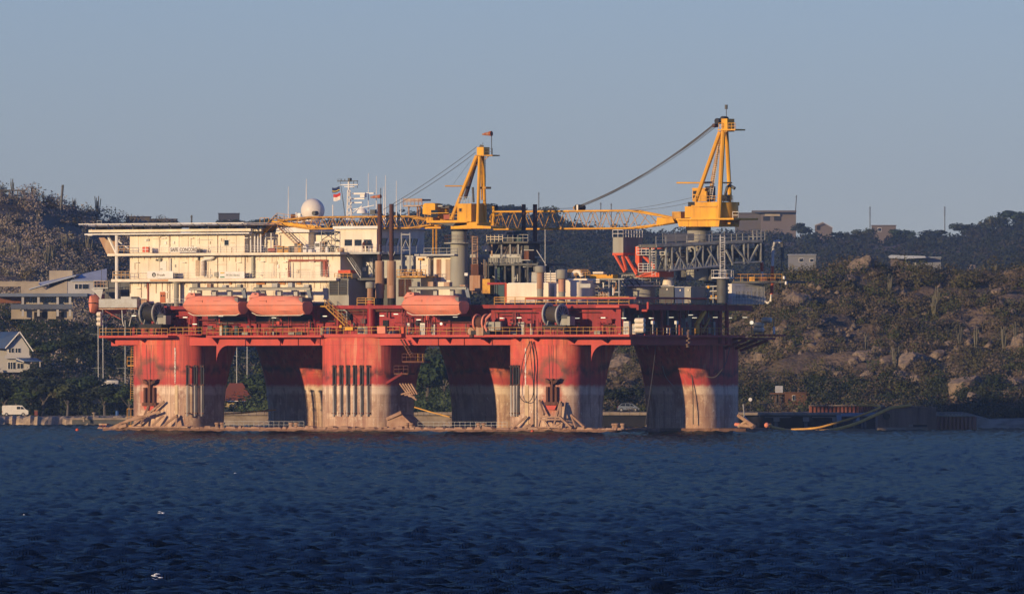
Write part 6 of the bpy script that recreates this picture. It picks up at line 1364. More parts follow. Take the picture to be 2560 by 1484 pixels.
tubep(t, 'curved_hose', M_boat, [(1228, 784, -2), (1216, 796, -2.3), (1212, 815, -2.3), (1222, 838, -2)], .2, 7)
t = T('orange_spool', 'small pale orange disc spool on the walkway beside the orange reel', 'spool', 1179, 838, -1.8); c = L(1179, 828, -1.8); MB().cyl((c[0], -2, c[2]), .6, .4, 16, 'v').build('disc', M_lag, t, smooth=True); MB().box(c[0]-.3, -2, c[2]-.9, c[0]+.3, -1.6, c[2]-.5).build('foot', M_rust, t)
# ---- life raft canisters
def canister(px, py, v, ln, label, grp, axis='u'):
    t = T('life_raft_canister', label, 'life raft', px, py+6, v, grp); c = L(px, py, v)
    MB().lathe((c[0]-ln/2, v, c[2]), [(.20, 0), (.36, .06), (.39, .2), (.39, ln*.48), (.41, ln*.48), (.41, ln*.52), (.39, ln*.52), (.39, ln-.2), (.36, ln-.06), (.20, ln)], 14, axis).build('shell', M_white, t, smooth=True)
    MB().box(c[0]-ln*.35, v-.25, c[2]-.48, c[0]+ln*.35, v+.35, c[2]-.36).build('cradle', M_greyd, t)
for k, py in enumerate((801, 812.5, 824.5)): canister(1600, py, -1.6, 1.75, '%s white life raft canister of the stack right of the long pipe' % ['top', 'middle', 'bottom'][k], 'white life raft canisters')
for k, py in enumerate((785, 797, 809)): canister(249, py, 0, .85, '%s white life raft canister of the stack at the left end' % ['top', 'middle', 'bottom'][k], 'white life raft canisters')
for px, py, lab in ((1917, 799, 'upper white life raft canister at the right end platform'), (1897, 811.5, 'middle white life raft canister at the right end platform'), (1897, 823.5, 'lower white life raft canister at the right end platform')): canister(px, py, 34, 1.7, lab, 'white life raft canisters')
t = T('raft_rack', 'dark grey rack holding the canisters at the right end', 'rack', 1900, 838, 34.6)
for px in (1886, 1908, 1934): tubep(t, 'post', M_greyd, [(px, 838, 34.7), (px, 792, 34.7)], .08, 4)
B(t, 'shelf', M_red, 1880, 1938, 836, 840, 33, 3); B(t, 'white_post', M_white2, 1932, 1936, 816, 834, 33.5, .2)
t = T('raft_rack', 'red rack behind the stacked canisters right of the long pipe', 'rack', 1600, 838, -1)
for px in (1589, 1612): tubep(t, 'post', M_red, [(px, 838, -.9), (px, 795, -.9)], .1, 4)
t = T('floodlight', 'lit round floodlight at the right end platform', 'floodlight', 1879, 838, 33); MB().sphere(L(1879, 806, 33), .3, 12, 8).build('bulb', M_lamp, t, smooth=True); tubep(t, 'post', M_greyd, [(1879, 838, 33.1), (1879, 810, 33.1)], .07, 5)
t = T('floodlight', 'lit round floodlight on the red wall beneath the rightmost lifeboat', 'floodlight', 1103, 815, 2.5); MB().sphere(L(1103, 809, 2.4), .22, 12, 8).build('bulb', M_lamp, t, smooth=True); tubep(t, 'bracket', M_greyd, [(1103, 809, 2.8), (1103, 809, 2.4)], .05, 4)
# ---- tube lamps under the decks
for px, y, v, g in [(335, 789, .5, 'f'), (463, 793, 1, 'f'), (487, 810, 1, 'f'), (685, 794, 1, 'f'), (552, 790, 1, 'f'), (812, 790, 1, 'f'), (955, 789, 1, 'f'), (990, 785, 1, 'f'), (1047, 799, 1, 'f'), (1138, 792, 1, 'f'), (1255, 795, 1, 'f'), (1298, 794, 1, 'f'), (1443, 795, 1, 'f'), (1508, 794, 1, 'f')]+[(1560, 795, 1, 's'), (1628, 795, 1, 's'), (1678, 793, 4, 's'), (1727, 787, 10, 's'), (1736, 794, 12, 's'), (1788, 793, 18, 's'), (1824, 794, 22, 's'), (1862, 793, 26, 's')]:
    lab = where('lit tube lamp', px, y, [(380, 784, 'the left winch reel'), (533, 770, 'the leftmost lifeboat'), (693, 770, 'the second lifeboat'), (840, 790, 'the yellow stair'), (963, 740, 'the brown funnels'), (1080, 770, 'the rightmost lifeboat'), (1205, 806, 'the orange reel'), (1388, 786, 'the pale grey reel'), (1600, 812, 'the stacked canisters'), (1632, 825, 'the left gallery lamp post'), (1691, 825, 'the middle gallery lamp post'), (1750, 810, 'the yellow jib crane'), (1879, 806, 'the round floodlight'), (1808, 800, 'the two red posts')])
    c = L(px, y, v) if g == 'f' else LU(px, y, -1.5)
    t = thing('tube_lamp', lab, 'lamp', c, 'R', 'tube lamps on the front wall' if g == 'f' else 'tube lamps in the end gallery')
    MB().box(c[0]-.4, c[1]-.06, c[2]-.05, c[0]+.4, c[1]+.06, c[2]+.05).build('tube', M_lamp, t); MB().box(c[0]-.42, c[1]-.08, c[2]+.05, c[0]+.42, c[1]+.5, c[2]+.1).build('housing', M_gal, t)
# ---- small gear along the lower walkway
def gear(px, v, kind, lab, m, h=1.2, w=.8):
    names = {'drum': 'drum', 'pump': 'pump', 'cabinet': 'cabinet', 'pedestal_winch': 'small_winch'}
    p = L(px, 833, v); z0 = 15.05 if v < .4 else 14.7; p = (p[0], v, z0); t = thing(names[kind], lab, names[kind].replace('_', ' '), p)
    if kind == 'drum': MB().lathe(p, [(w*.5, 0), (w*.5, h*.3), (w*.53, h*.32), (w*.5, h*.34), (w*.5, h)], 14).build('shell', m, t, smooth=True); MB().cyl((p[0], v, z0+h), w*.3, .06, 10).build('lid', M_greyd, t)
    elif kind == 'pump': MB().box(p[0]-.4, v-.3, z0, p[0]+.7, v+.3, z0+.2).build('bed', M_greyd, t); MB().cyl((p[0]-.4, v, z0+.6), w*.45, 1.1, 12, 'u').build('casing', m, t, smooth=True); MB().tube([(p[0]+.5, v, z0+.6), (p[0]+.5, v, z0+h+.4)], .1, 6).build('outlet', M_red, t)
    elif kind == 'cabinet': MB().box(p[0]-w/2, v, z0, p[0]+w/2, v+.5, z0+h).build('body', m, t); MB().box(p[0]-w*.4, v-.03, z0+.1, p[0]+w*.4, v, z0+h*.9).build('door', M_gal, t); MB().box(p[0]+w*.25, v-.07, z0+h*.5, p[0]+w*.32, v-.03, z0+h*.6).build('handle', M_black, t)
    else: MB().cyl((p[0]-.4, v, z0+.7), .45, .9, 14, 'u').build('drum', m, t, smooth=True); MB().box(p[0]-.5, v-.4, z0, p[0]+.5, v+.4, z0+.3).build('base', M_greyd, t); MB().box(p[0]+.4, v-.2, z0+.3, p[0]+.8, v+.2, z0+1.0).build('motor', M_grey, t)
for a in [(552, 2.2, 'cabinet', 'orange yellow cabinet at the left of the lower walkway', M_yeld, 1.9, .5), (566, 2.4, 'drum', 'teal drum second from the left on the lower walkway', M_teal, 1.9, .9), (592, 2.3, 'drum', 'dark teal drum with pale lid behind the lower walkway rail', M_teal, 1.8, .8), (612, 2.4, 'pump', 'small grey pump beneath the gap between two lifeboats', M_grey, 1.2, .6), (660, 2.4, 'pedestal_winch', 'small red winch under the lifeboat beside the engine house', M_red, 1.2, .8), (676, 2.2, 'pedestal_winch', 'small red winch right of the other red winch', M_red, 1.4, .9), (728, 2.4, 'pump', 'small grey pump under the engine house lifeboat stern', M_grey, 1.2, .6), (748, 2.4, 'pump', 'dark pump left of the yellow stair foot', M_greyd, 1.2, .7), (806, 2.2, 'drum', 'grey drum left at the foot of the yellow stair', M_grey, 1.5, .7), (822, 2.2, 'drum', 'dark blue grey drum nearest the foot of the yellow stair', M_blue, 1.5, .8), (902, 2.0, 'drum', 'left of two grey tanks below the funnels', M_grey, 1.7, 1.1), (916, 2.0, 'drum', 'right of two grey tanks below the funnels', M_grey, 1.7, 1.1), (980, 2.2, 'pump', 'red and grey pump beside the dark doorway below the funnels', M_grey, 1.6, .9), (1022, 2.8, 'cabinet', 'white and brown cabinet left on the wall under the rightmost lifeboat', M_white2, 2.2, 1.0), (1056, 2.8, 'cabinet', 'white notice cabinet under the bow of the rightmost lifeboat', M_white2, 2.2, .9), (1083, 2.8, 'cabinet', 'white cabinet right of the grey strut under the rightmost lifeboat', M_white2, 2.0, .6), (1262, 2.2, 'pump', 'orange valve unit right of the orange reel', M_orange, 1.5, 1.0), (1284, 2.4, 'pump', 'grey motor right of the orange valve unit', M_grey, 1.4, .7), (1296, 2.9, 'cabinet', 'left white cabinet on the wall before the pale grey reel', M_white2, 2.3, .6), (1306, 2.9, 'cabinet', 'right white cabinet on the wall before the pale grey reel', M_white2, 2.3, .6), (1328, 2.8, 'cabinet', 'small white switch box nearest the pale grey reel', M_white2, 2.1, .4), (1494, 2.2, 'pump', 'grey air unit right of the pale grey reel', M_grey, 1.9, .9), (1565, -1.8, 'cabinet', 'pale cream box at the front right corner of the walkway', M_white, 2.0, .95), (1585, -1.2, 'cabinet', 'brownish box next to the stacked canisters', M_lag, 1.6, .7)]: gear(*a)
for px, y0, y1, m in ((1003, 818, 833, M_orange), (848, 813, 819, M_yel), (862, 818, 825, M_yel), (943, 816, 833, M_boat)):
    k = {1003: 'orange box plate fixed on the rail left of the red strut', 848: 'small yellow sign plate on the rail at the stair foot', 862: 'wide yellow chest at the foot of the yellow stair', 943: 'large pale orange box on the rail below the funnels'}[px]
    t = T('rail_box', k, 'box', px, y1, -.9); B(t, 'body', m, px, px+(20 if px in (862, 943) else 6), y0, y1, -.9, .5); B(t, 'lid', M_yeld, px, px+(20 if px in (862, 943) else 6), y0-1, y0, -.95, .6)
# dark doorway below the funnels
for px0, px1, y0, y1 in ((957, 970, 800, 833), (868, 880, 775, 800), (1100, 1180, 791, 803), (520, 615, 790, 803), (640, 780, 788, 803)):
    B(rig, 'wall_opening', M_dark, px0, px1, y0, y1, 3.0, .16)
# yellow stair from the upper deck to the walkway
t = T('yellow_stair', 'yellow railed stair going down from the engine house to the lower walkway', 'stair', 870, 820, .2)
M = MB()
a, b = Vector(L(812, 765, .2)), Vector(L(868, 818, .2))
for s in (0, .9): M.tube([a+Vector((0, s, 0)), b+Vector((0, s, 0))], .12, 4)
M.build('stringer', M_yeld, t)
for i in range(14): p = a.lerp(b, i/13); MB().box(p.x-.14, .2, p.z-.03, p.x+.14, 1.1, p.z+.03).build('tread', M_yeld, t)
M = MB()
for s in (0, .9): M.rail([a+Vector((0, s, 0)), b+Vector((0, s, 0))], h=1.1, sp=1.2, r=.05)
M.build('railing', M_yrail, t)
B(t, 'landing', M_yeld, 800, 818, 764, 767, .2, 1.5)
# gallery gear on the shaded right end
t = T('yellow_jib_crane', 'small yellow jib crane with raised arm in the shaded right gallery', 'jib crane', 1745, 835, 10)
p = LU(1742, 834, .4); MB().cyl(p, .42, 1.3, 12).build('post', M_yel, t, smooth=True); q_ = LU(1762, 777, .4); MB().bar((p[0], p[1], p[2]+1.5), q_, .5).build('arm', M_yel, t); MB().bar((p[0]-1, p[1]+3, p[2]+.2), (p[0]-1, p[1]+5, p[2]+2.5), .3).build('rear_arm', M_yeld, t)
MB().bar((p[0], p[1], p[2]+1.3), (p[0], p[1], p[2]+1.7), .6).build('head', M_yeld, t)
for i, (px, lab) in enumerate(((1632, 'white lamp post at the left of the shaded gallery'), (1691, 'white lamp post in the middle of the shaded gallery'))):
    p = LU(px, 834, .8); t = thing('lamp_post', lab, 'lamp post', p); MB().tube([p, (p[0], p[1], p[2]+1.6)], .09, 6).build('post', M_gal, t); MB().box(p[0]-.2, p[1]-.25, p[2]+1.5, p[0]+.2, p[1]+.25, p[2]+2.0).build('head', M_white2, t)
p = LU(1671, 834, .9); t = thing('notice_board', 'small white notice board on the shaded gallery rail', 'notice board', p); MB().box(p[0], p[1]-.5, p[2]+.1, p[0]+.1, p[1]+.5, p[2]+.9).build('board', M_white2, t); MB().box(p[0]+.1, p[1]-.4, p[2]+.2, p[0]+.12, p[1]+.1, p[2]+.7).build('print', M_blue, t)
gearp = [M_greyd, M_redd, M_red, M_grey, M_gal, M_teal]
for i in range(22):
    v = 1.5+i*1.25; u = -4+rngp.uniform(-2, 2); w = rngp.uniform(.5, 1.2); h = rngp.uniform(.8, 3.6)
    t = thing('gallery_machine', where(['tall', 'low', 'broad'][0 if h > 2.6 else 1 if h < 1.6 else 2]+' gallery machine', 1280+(cT*u+sT*v+OX)*16, 830-h*8, [(1600, 812, 'the stacked canisters'), (1632, 815, 'the left gallery lamp post'), (1691, 815, 'the middle gallery lamp post'), (1671, 826, 'the small notice board'), (1750, 810, 'the yellow jib crane'), (1879, 806, 'the round floodlight'), (1800, 800, 'the left red post'), (1817, 800, 'the right red post'), (1721, 845, 'the bunched chain')]), 'machine', (u, v, zl), 'R', 'machines in the dark right end gallery')
    MB().box(u-.5, v, zl, u+.5, v+w, zl+h).build('casing', rngp.choice(gearp), t); MB().tube([(u+.3, v+w/2, zl+h), (u+.3, v+w/2, zu-.6)], .1, 6).build('pipe', rngp.choice(gearp), t); MB().box(u+.5, v+.1, zl+h*.3, u+.54, v+w-.1, zl+h*.8).build('panel', rngp.choice(gearp), t)
# hoses, cables and chain hanging on the columns
def hang(label, pts, r, m, cat='cable', name='hanging_cable'):
    P = [Vector(L(*p)) for p in pts]; Q = []
    for i in range(len(P)-1):
        p0 = P[max(i-1, 0)]; p1 = P[i]; p2 = P[i+1]; p3 = P[min(i+2, len(P)-1)]
        for k in range(5):
            x = k/5; Q.append(.5*((2*p1)+(p2-p0)*x+(2*p0-5*p1+4*p2-p3)*x*x+(3*p1-p0-3*p2+p3)*x**3))
    Q.append(P[-1]); MB().tube(Q, r, 5).build(name, m, None, smooth=True, base=tuple(P[0]), label=label, cat=cat)
hang('thin cable falling straight down from the gallery at the left of the rear right column', [(1640, 860, 10), (1632, 930, 10), (1622, 1000, 10), (1612, 1066, 10)], .05, M_rope)
hang('pale cable hanging in a curve on the left of the rear right column', [(1651, 868, 23), (1655, 905, 23), (1664, 940, 23), (1684, 965, 23)], .06, M_gal)
hang('pale cable hanging in a curve on the right of the rear right column', [(1824, 868, 24), (1815, 905, 24), (1800, 930, 24), (1784, 943, 24), (1765, 940, 24)], .06, M_rope)
hang('dark line running down the middle of the rear right column', [(1713, 866, 23), (1722, 910, 23.2), (1731, 950, 23.8), (1733, 1060, 23.8)], .08, M_rope)
hang('black hose looping down the front of the right front column', [(1325, 852, -1), (1308, 900, -1), (1298, 960, -1), (1300, 990, -1), (1314, 1005, -1), (1328, 998, -1), (1334, 970, -1), (1328, 900, -1), (1325, 852, -1)], .06, M_black, 'hose', 'hanging_hose')
hang('thick black hose running straight down the right front column', [(1328, 852, -.9), (1336, 900, -.9), (1335, 960, -.9), (1335, 1066, -.9)], .11, M_black, 'hose', 'hanging_hose')
t = T('mooring_chain', 'bunched pale chain hanging from the edge beam above the rear right column', 'chain', 1721, 866, -1)
for i in range(9): p = L(1721+random.uniform(-3, 3), 826+i*5, 4); MB().lathe(p, [(.18, -.08), (.26, 0), (.18, .08)], 8).build('link', M_lag, t, smooth=True)
# anchors stowed on the columns
def anchor(label, px, py, v):
    t = T('anchor', label, 'anchor', px, py+50, v); 
    B(t, 'shank', M_rust, px-3, px+3, py, py+58, v, .5)
    for s in (-1, 1):
        MB().hull([[L(px+s*4, py+6, d), L(px+s*17, py-2, d), L(px+s*14, py+9, d), L(px+s*4, py+14, d)] for d in (v-.3, v+.3)]).build('fluke', M_rust, t)
        B(t, 'guide', M_rust, px+s*11-2.5, px+s*11+2.5, py+20, py+60, v+.1, .4)
    B(t, 'seat', M_rust, px-17, px+17, py+58, py+66, v-.3, .8); MB().hull([[L(px-14, py+66, d), L(px+14, py+66, d), L(px+8, py+78, d), L(px-10, py+76, d)] for d in (v, v+.5)]).build('chock', M_redf, t)
    for s in (-1, 1): tubep(t, 'chain', M_rope, [(px+s*4, py, v-.05), (px+s*6, 862, v+.1)], .04, 4)
anchor('rusty anchor stowed on the far left front column', 372, 948, -.9); anchor('rusty anchor stowed on the right front column', 1378, 946, -.9)
# ================================================================ shore: houses, vehicles, boats, jetty, rocks, trees
def TW(name, label, cat, px, py, Y, group=None): return thing(name, label, cat, W(px, py, Y), 'W', group)
def WB(par, name, m, x0, x1, y0, y1, Y, d): return MB().wbox(x0, x1, y0, y1, Y, d).build(name, m, par)
def wtube(par, name, m, pts, r, n=5, smooth=True): return MB().tube([W(*p) for p in pts], r, n).build(name, m, par, smooth=smooth)
def wprism(par, name, m, pts, Y, d): return MB().prism([(W(a, b, Y)[0], W(a, b, Y)[2]) for a, b in pts], Y, Y+d).build(name, m, par)
def wwin(par, x0, x1, y0, y1, Y, mull=1):
    f = WB(par, 'window', M_white2, x0-.8, x1+.8, y0-.8, y1+.8, Y-.10, .12); WB(f, 'pane', M_glass, x0, x1, y0, y1, Y-.14, .05)
    for i in range(1, mull+1): x = x0+(x1-x0)*i/(mull+1); WB(f, 'glazing_bar', M_white2, x-.5, x+.5, y0, y1, Y-.18, .04)
    return f
M_wallw = mat('house_white_plaster', (.44, .43, .42), .8, dirt=(.4, .36, .3), amt=.3, scale=.3)
M_wallc = mat('house_cream_plaster', (.42, .36, .27), .85, dirt=(.25, .2, .15), amt=.4, scale=.3)
M_far = mat('hazy_grey_plaster', (.21, .22, .245), .85, dirt=(.2, .2, .2), amt=.3, scale=.2); M_far2 = mat('hazy_brown_plaster', (.15, .125, .115), .9, dirt=(.15, .12, .1), amt=.3, scale=.2)  # bungalow and villa greyed: their shade and haze put into the colour
M_roofb = mat('blue_roof_sheet', (.035, .075, .17), .6, dirt=(.05, .06, .1), amt=.3)
M_roofw = mat('pale_blue_roof_sheet', (.42, .47, .55), .6, dirt=(.3, .32, .36), amt=.3)
M_roofr = mat('red_roof_tiles', (.20, .055, .03), .85, dirt=(.12, .05, .04), amt=.4)
M_mud = mat('brown_block_wall', (.115, .105, .10), .9, dirt=(.12, .09, .07), amt=.4, scale=.3)
# blue roofed gable house
Y = 2425
h = TW('gabled_house', 'white gabled house with dark blue roof at the far left among trees', 'house', 45, 930, Y)
wprism(h, 'gable_wall', M_wallw, [(17, 930), (73, 930), (73, 872), (49, 836), (17, 868)], Y, .4)
MB().wbox(-30, 17, 868, 930, Y+3.5, 5).build('side_wall', M_wallw, h)
p = lambda a, b, c: W(a, b, c)
MB().hull([[p(49, 830, Y-.8), p(-45, 830, Y+6), p(-45, 829, Y+6.3), p(49, 828.5, Y-.5)], [p(14, 871, Y-.8), p(-60, 868, Y+3), p(-60, 867, Y+3), p(14, 869.5, Y-.5)]]).build('roof', M_roofb, h)
MB().hull([[p(49, 829, Y-.8), p(49, 829, Y+8), p(49, 832, Y+8), p(49, 832, Y-.8)], [p(83, 877, Y-.8), p(83, 877, Y+8), p(83, 880, Y+8), p(83, 880, Y-.8)]]).build('roof', M_roofb, h)
for a, b in (((49, 829), (83, 878)), ((49, 829), (13, 870))): wtube(h, 'bargeboard', M_white2, [(a[0], a[1], Y-.9), (b[0], b[1], Y-.9)], .13, 4)
for x in (22, 38.5): wwin(h, x, x+12, 870, 881, Y)
WB(h, 'balcony', M_wallw, 12, 76, 888, 896, Y-1, 1); wwin(h, 20, 38, 905, 922, Y, 2); wwin(h, 43, 58, 908, 921, Y, 1)
MB().hull([[p(40, 894, Y-3), p(90, 894, Y-1), p(90, 894, Y), p(40, 894, Y)], [p(41, 904, Y-3.2), p(105, 903, Y-3.2), p(105, 902, Y), p(41, 903, Y)]]).build('porch_roof', M_roofb, h)
wtube(h, 'porch_gable', M_white2, [(40, 896, Y-3.3), (60, 904, Y-3.3)], .12, 4); wtube(h, 'porch_post', M_wallw, [(100, 930, Y-3), (100, 903, Y-3)], .15, 4)
WB(h, 'annex_wall', M_wallw, 62, 74, 903, 930, Y-1, 2)
# modern white villa
Y = 2520
v = TW('modern_villa', 'modern villa with two pale sloping roofs and dark terrace on the left hillside', 'house', 130, 795, Y)
WB(v, 'chimney_block', M_wallc, 123, 181, 676, 720, Y+5, 4)
MB().hull([[p(72, 722, Y), p(72, 724, Y), p(190, 690, Y), p(190, 687, Y)], [p(100, 705, Y+7), p(100, 707, Y+7), p(200, 686, Y+7), p(200, 684, Y+7)]]).build('roof', M_roofw, v)
wprism(v, 'wall', M_wallc, [(52, 738), (52, 708), (95, 708), (115, 724), (168, 702), (168, 738)], Y+.3, 5)
MB().hull([[p(176, 703, Y), p(176, 701, Y), p(267, 700, Y), p(267, 702, Y)], [p(206, 686, Y+8), p(206, 684, Y+8), p(267, 671, Y+8), p(267, 673, Y+8)]]).build('roof', M_roofw, v)
MB().add([p(215, 702, Y+.2), p(267, 702, Y+.2), p(267, 704, Y+8), p(267, 671, Y+8), p(267, 735, Y+8), p(267, 735, Y+.2)], [(1, 5, 4, 3)]).build('gable_wall', M_wallw, v)
WB(v, 'wall', M_wallw, 168, 236, 703, 738, Y+.4, 6)
for x in (187, 197, 206, 214): wwin(v, x, x+7.5, 710, 722, Y+.4, 0)
WB(v, 'terrace_roof', mat('blue_grey_slab', (.16, .20, .27), .7), -20, 218, 733, 741, Y-3, 9)
WB(v, 'wall', M_wallc, 55, 182, 741, 770, Y+2, 4); WB(v, 'brick_wall', mat('orange_brown_wall', (.22, .09, .05), .9), -5, 52, 741, 757, Y+1, 3)
for x in (54, 93, 141, 172): WB(v, 'pillar', M_wallw, x, x+6, 741, 790, Y-2.5, .6)
for x0, x1 in ((72, 90), (112, 138), (152, 168)): wwin(v, x0, x1, 744, 757, Y+2, 1)
WB(v, 'balcony_parapet', mat('blue_grey_parapet', (.10, .12, .16), .7), 27, 181, 760, 772, Y-3, .3)
WB(v, 'lower_wall', M_wallc, 28, 182, 773, 797, Y-1, 4)
for x0, x1 in ((85, 118), (140, 160)): WB(v, 'opening', M_dark, x0, x1, 779, 797, Y-1.05, .1)
WB(v, 'garden_wall', M_wallc, -10, 100, 703, 716, Y+8, .4); wtube(v, 'mast', M_greyd, [(254, 735, Y), (254, 669, Y)], .06, 4)
# red roofed house between the columns
Y = 2330
r = TW('red_roofed_house', 'small cream house with hipped red brown roof seen between the left columns', 'house', 598, 1018, Y)
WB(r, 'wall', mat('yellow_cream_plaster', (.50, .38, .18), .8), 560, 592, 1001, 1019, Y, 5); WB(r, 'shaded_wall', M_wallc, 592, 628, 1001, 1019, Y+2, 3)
MB().hull([[p(548, 1002, Y-1), p(634, 1002, Y-1), p(634, 1000, Y+7), p(548, 1000, Y+7)], [p(574, 957, Y+2), p(606, 957, Y+2), p(606, 957, Y+4), p(574, 957, Y+4)]]).build('roof', M_roofr, r)
wtube(r, 'porch_post', M_white2, [(627, 1018, Y-.6), (627, 1001, Y-.6)], .14, 4); wtube(r, 'eave', M_white2, [(550, 1002, Y-1.1), (633, 1002, Y-1.1)], .09, 4)
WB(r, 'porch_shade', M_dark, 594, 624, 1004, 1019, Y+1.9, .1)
# ridge houses
def flat_house(label, x0, x1, y0, y1, Y, m, wins, roof=None, d=7, name='ridge_house'):
    t = TW(name, label, 'house', (x0+x1)/2, y1, Y); WB(t, 'wall', m, x0, x1, y0, y1+26, Y, d); WB(t, 'roof', roof or m, x0-1.5, x1+1.5, y0-1.6, y0, Y-.6, d+1.2)
    for a in wins: wwin(t, *a, Y, 0) if len(a) == 4 else None
    return t
t = flat_house('long flat concrete house on the ridge right of the taller crane', 1838, 1906, 533, 572, 5440, M_mud, ()); WB(t, 'wall', M_far2, 1903, 1990, 530, 600, 5432, 8); WB(t, 'roof', M_mud, 1880, 1991, 526, 530.5, 5428, 10)
for a in ((1908, 1925, 541, 552), (1935, 1953, 541, 552)): WB(t, 'window', M_dark, *a, 5431.9, .2)
WB(t, 'chimney', M_wallc, 1912, 1950, 535, 540, 5431, .5)
t = TW('small_hut', 'tiny house with pale pitched roof on the right ridge', 'house', 2058, 574, 5440); wprism(t, 'wall', M_far2, [(2038, 610), (2038, 562), (2057, 555), (2081, 568), (2081, 610)], 5440, 5); wtube(t, 'eave', M_roofw, [(2036, 563, 5438), (2057, 555, 5438), (2083, 569, 5438)], .25, 4); WB(t, 'door', M_dark, 2042, 2050, 564, 575, 5439.8, .2)
flat_house('low pale flat house left of the utility pole on the right ridge', 2180, 2240, 564, 600, 5440, M_far2, ((2195, 2203, 570, 578),))
t = flat_house('pale blue grey bungalow in the hollow behind the right end of the rig', 1972, 2040, 637, 664, 2960, M_far, ((1998, 2008, 646, 654), (2025, 2033, 647, 654)), M_roofw)
t = flat_house('long low white villa below the bare red slope on the right', 2262, 2352, 644, 668, 2930, M_far, ((2270, 2282, 652, 662), (2290, 2302, 652, 662)), M_roofw)
wprism(t, 'wing_roof', M_roofw, [(2222, 640), (2228, 637), (2312, 640), (2316, 644), (2264, 647), (2226, 645)], 2926, 8); WB(t, 'wing_wall', M_far2, 2228, 2262, 645, 668, 2931, 5)
flat_house('long brown flat roofed building on the low ridge above the helideck', 372, 441, 548, 566, 2955, M_mud, (), None, 8); flat_house('dark brown low block behind the helideck on the left ridge', 315, 375, 542, 560, 2960, M_mud, (), None, 8)
flat_house('small dark cabin with a pale window on the ridge left of the white dome', 546, 598, 534, 562, 5330, mat('dark_cabin', (.05, .05, .055), .9), ((568, 576, 551, 557),))
t = TW('hilltop_shelter', 'open shelter with flat dark roof on the left hilltop', 'shelter', 20, 488, 2850)
WB(t, 'roof', M_greyd, -30, 62, 474, 477, 2848, 5)
for x in (2, 24, 44, 60): wtube(t, 'post', M_mud, [(x, 495, 2848), (x, 476, 2848)], .15, 4)
# red bare earth patch above the white villa
t = MB(); q = [hit(px, py) for px, py in ((2230, 622), (2262, 612), (2330, 608), (2362, 624), (2372, 640), (2300, 640), (2240, 634))]
if all(q): t.add([(a[0], a[1]-4, a[2]+.9) for a in q], [tuple(range(len(q)))]).build('red_earth_slope', mat('bare_red_earth', (.16, .075, .05), .95, dirt=(.09, .05, .035), amt=.5, scale=.1), frame='W', kind='structure')
# utility poles
for px, y0, y1, Y, lab, bars in ((1990, 488, 570, 5480, 'leaning utility pole beside the concrete ridge house', 0), (2175, 516, 566, 5480, 'left of the two straight utility poles on the right ridge', 1), (2362, 516, 566, 5480, 'right of the two straight utility poles on the right ridge', 1), (156, 462, 512, 2850, 'thick leaning pole on the left hilltop', 0), (479, 538, 565, 2950, 'short dark pole behind the helideck', 0), (1347, 480, 525, 5330, 'thin pole on the ridge behind the boom', 0), (1502, 506, 545, 5330, 'left thin pole behind the boom end', 0), (1528, 508, 550, 5330, 'right thin pole behind the boom end', 0)):
    t = TW('utility_pole', lab, 'pole', px, y1, Y, 'poles on the ridges'); lean = 5 if px in (1990,) else 4 if px == 156 else 0
    wtube(t, 'pole', M_greyd, [(px-lean, y1+10, Y), (px+lean*.3, y0, Y)], .22 if px != 156 else .30, 6)
    for i in range(3*bars+1): y = y0+4+i*6; wtube(t, 'crossarm', M_greyd, [(px-3, y, Y-.3), (px+3, y, Y-.3)], .1, 4)
# ---- vehicles
M_tyre = M_black; M_carsilver = mat('silver_car_paint', (.24, .28, .32), .35, .3); M_cardark = mat('dark_car_paint', (.02, .025, .03), .4); M_van = mat('cream_van_paint', (.80, .76, .66), .45)
def car(label, px0, px1, yg, Y, m, prof, glass, cat, name):
    t = TW(name, label, cat, (px0+px1)/2, yg, Y); w = 1.75; s = (px1-px0)
    zg = W(0, yg, Y)[2]; P = [(W(px0+s*a, 0, Y)[0], zg+b) for a, b in prof]
    MB().prism(P, Y, Y+w).build('body', m, t)
    for g in glass: MB().prism([(W(px0+s*a, 0, Y)[0], zg+b) for a, b in g], Y-.02, Y+.02).build('window', M_glass, t)
    for a in (.17, .80):
        x = W(px0+s*a, 0, Y)[0]; wh = MB().cyl((x, Y-.03, zg+.33), .33, .24, 16, 'v').build('wheel', M_tyre, t); MB().cyl((x, Y-.05, zg+.33), .19, .05, 12, 'v').build('rim', M_gal, wh)
        MB().cyl((x, Y+w-.2, zg+.33), .33, .24, 16, 'v').build('wheel', M_tyre, t)
    x = W(px0+s*.985, 0, Y)[0]; MB().box(x-.1, Y-.015, zg+.62, x+.02, Y+.2, zg+.8).build('headlight', M_white2, t); x = W(px0, 0, Y)[0]; MB().box(x-.01, Y-.015, zg+.7, x+.08, Y+.2, zg+.95).build('tail_light', M_red, t)
    MB().box(W(px0+s*.05, 0, Y)[0], Y-.01, zg+.28, W(px0+s*.95, 0, Y)[0], Y+.02, zg+.36).build('sill', M_greyd, t); return t
gz = lambda px, Y: Hs(W(px, 0, Y)[0], Y)
def gy(px, Y): return YH-(gz(px, Y)-CZ)/Y*FP
car('cream white van parked on the left beach', 5, 71, gy(38, 2312), 2312, M_van, [(0, .35), (0, 1.75), (.03, 1.98), (.62, 2.0), (.76, 1.95), (.90, 1.25), (.99, 1.05), (1, .45), (.97, .32)], [[(.56, 1.28), (.56, 1.75), (.69, 1.75), (.69, 1.28)], [(.71, 1.28), (.71, 1.72), (.78, 1.70), (.86, 1.28)]], 'van', 'van')
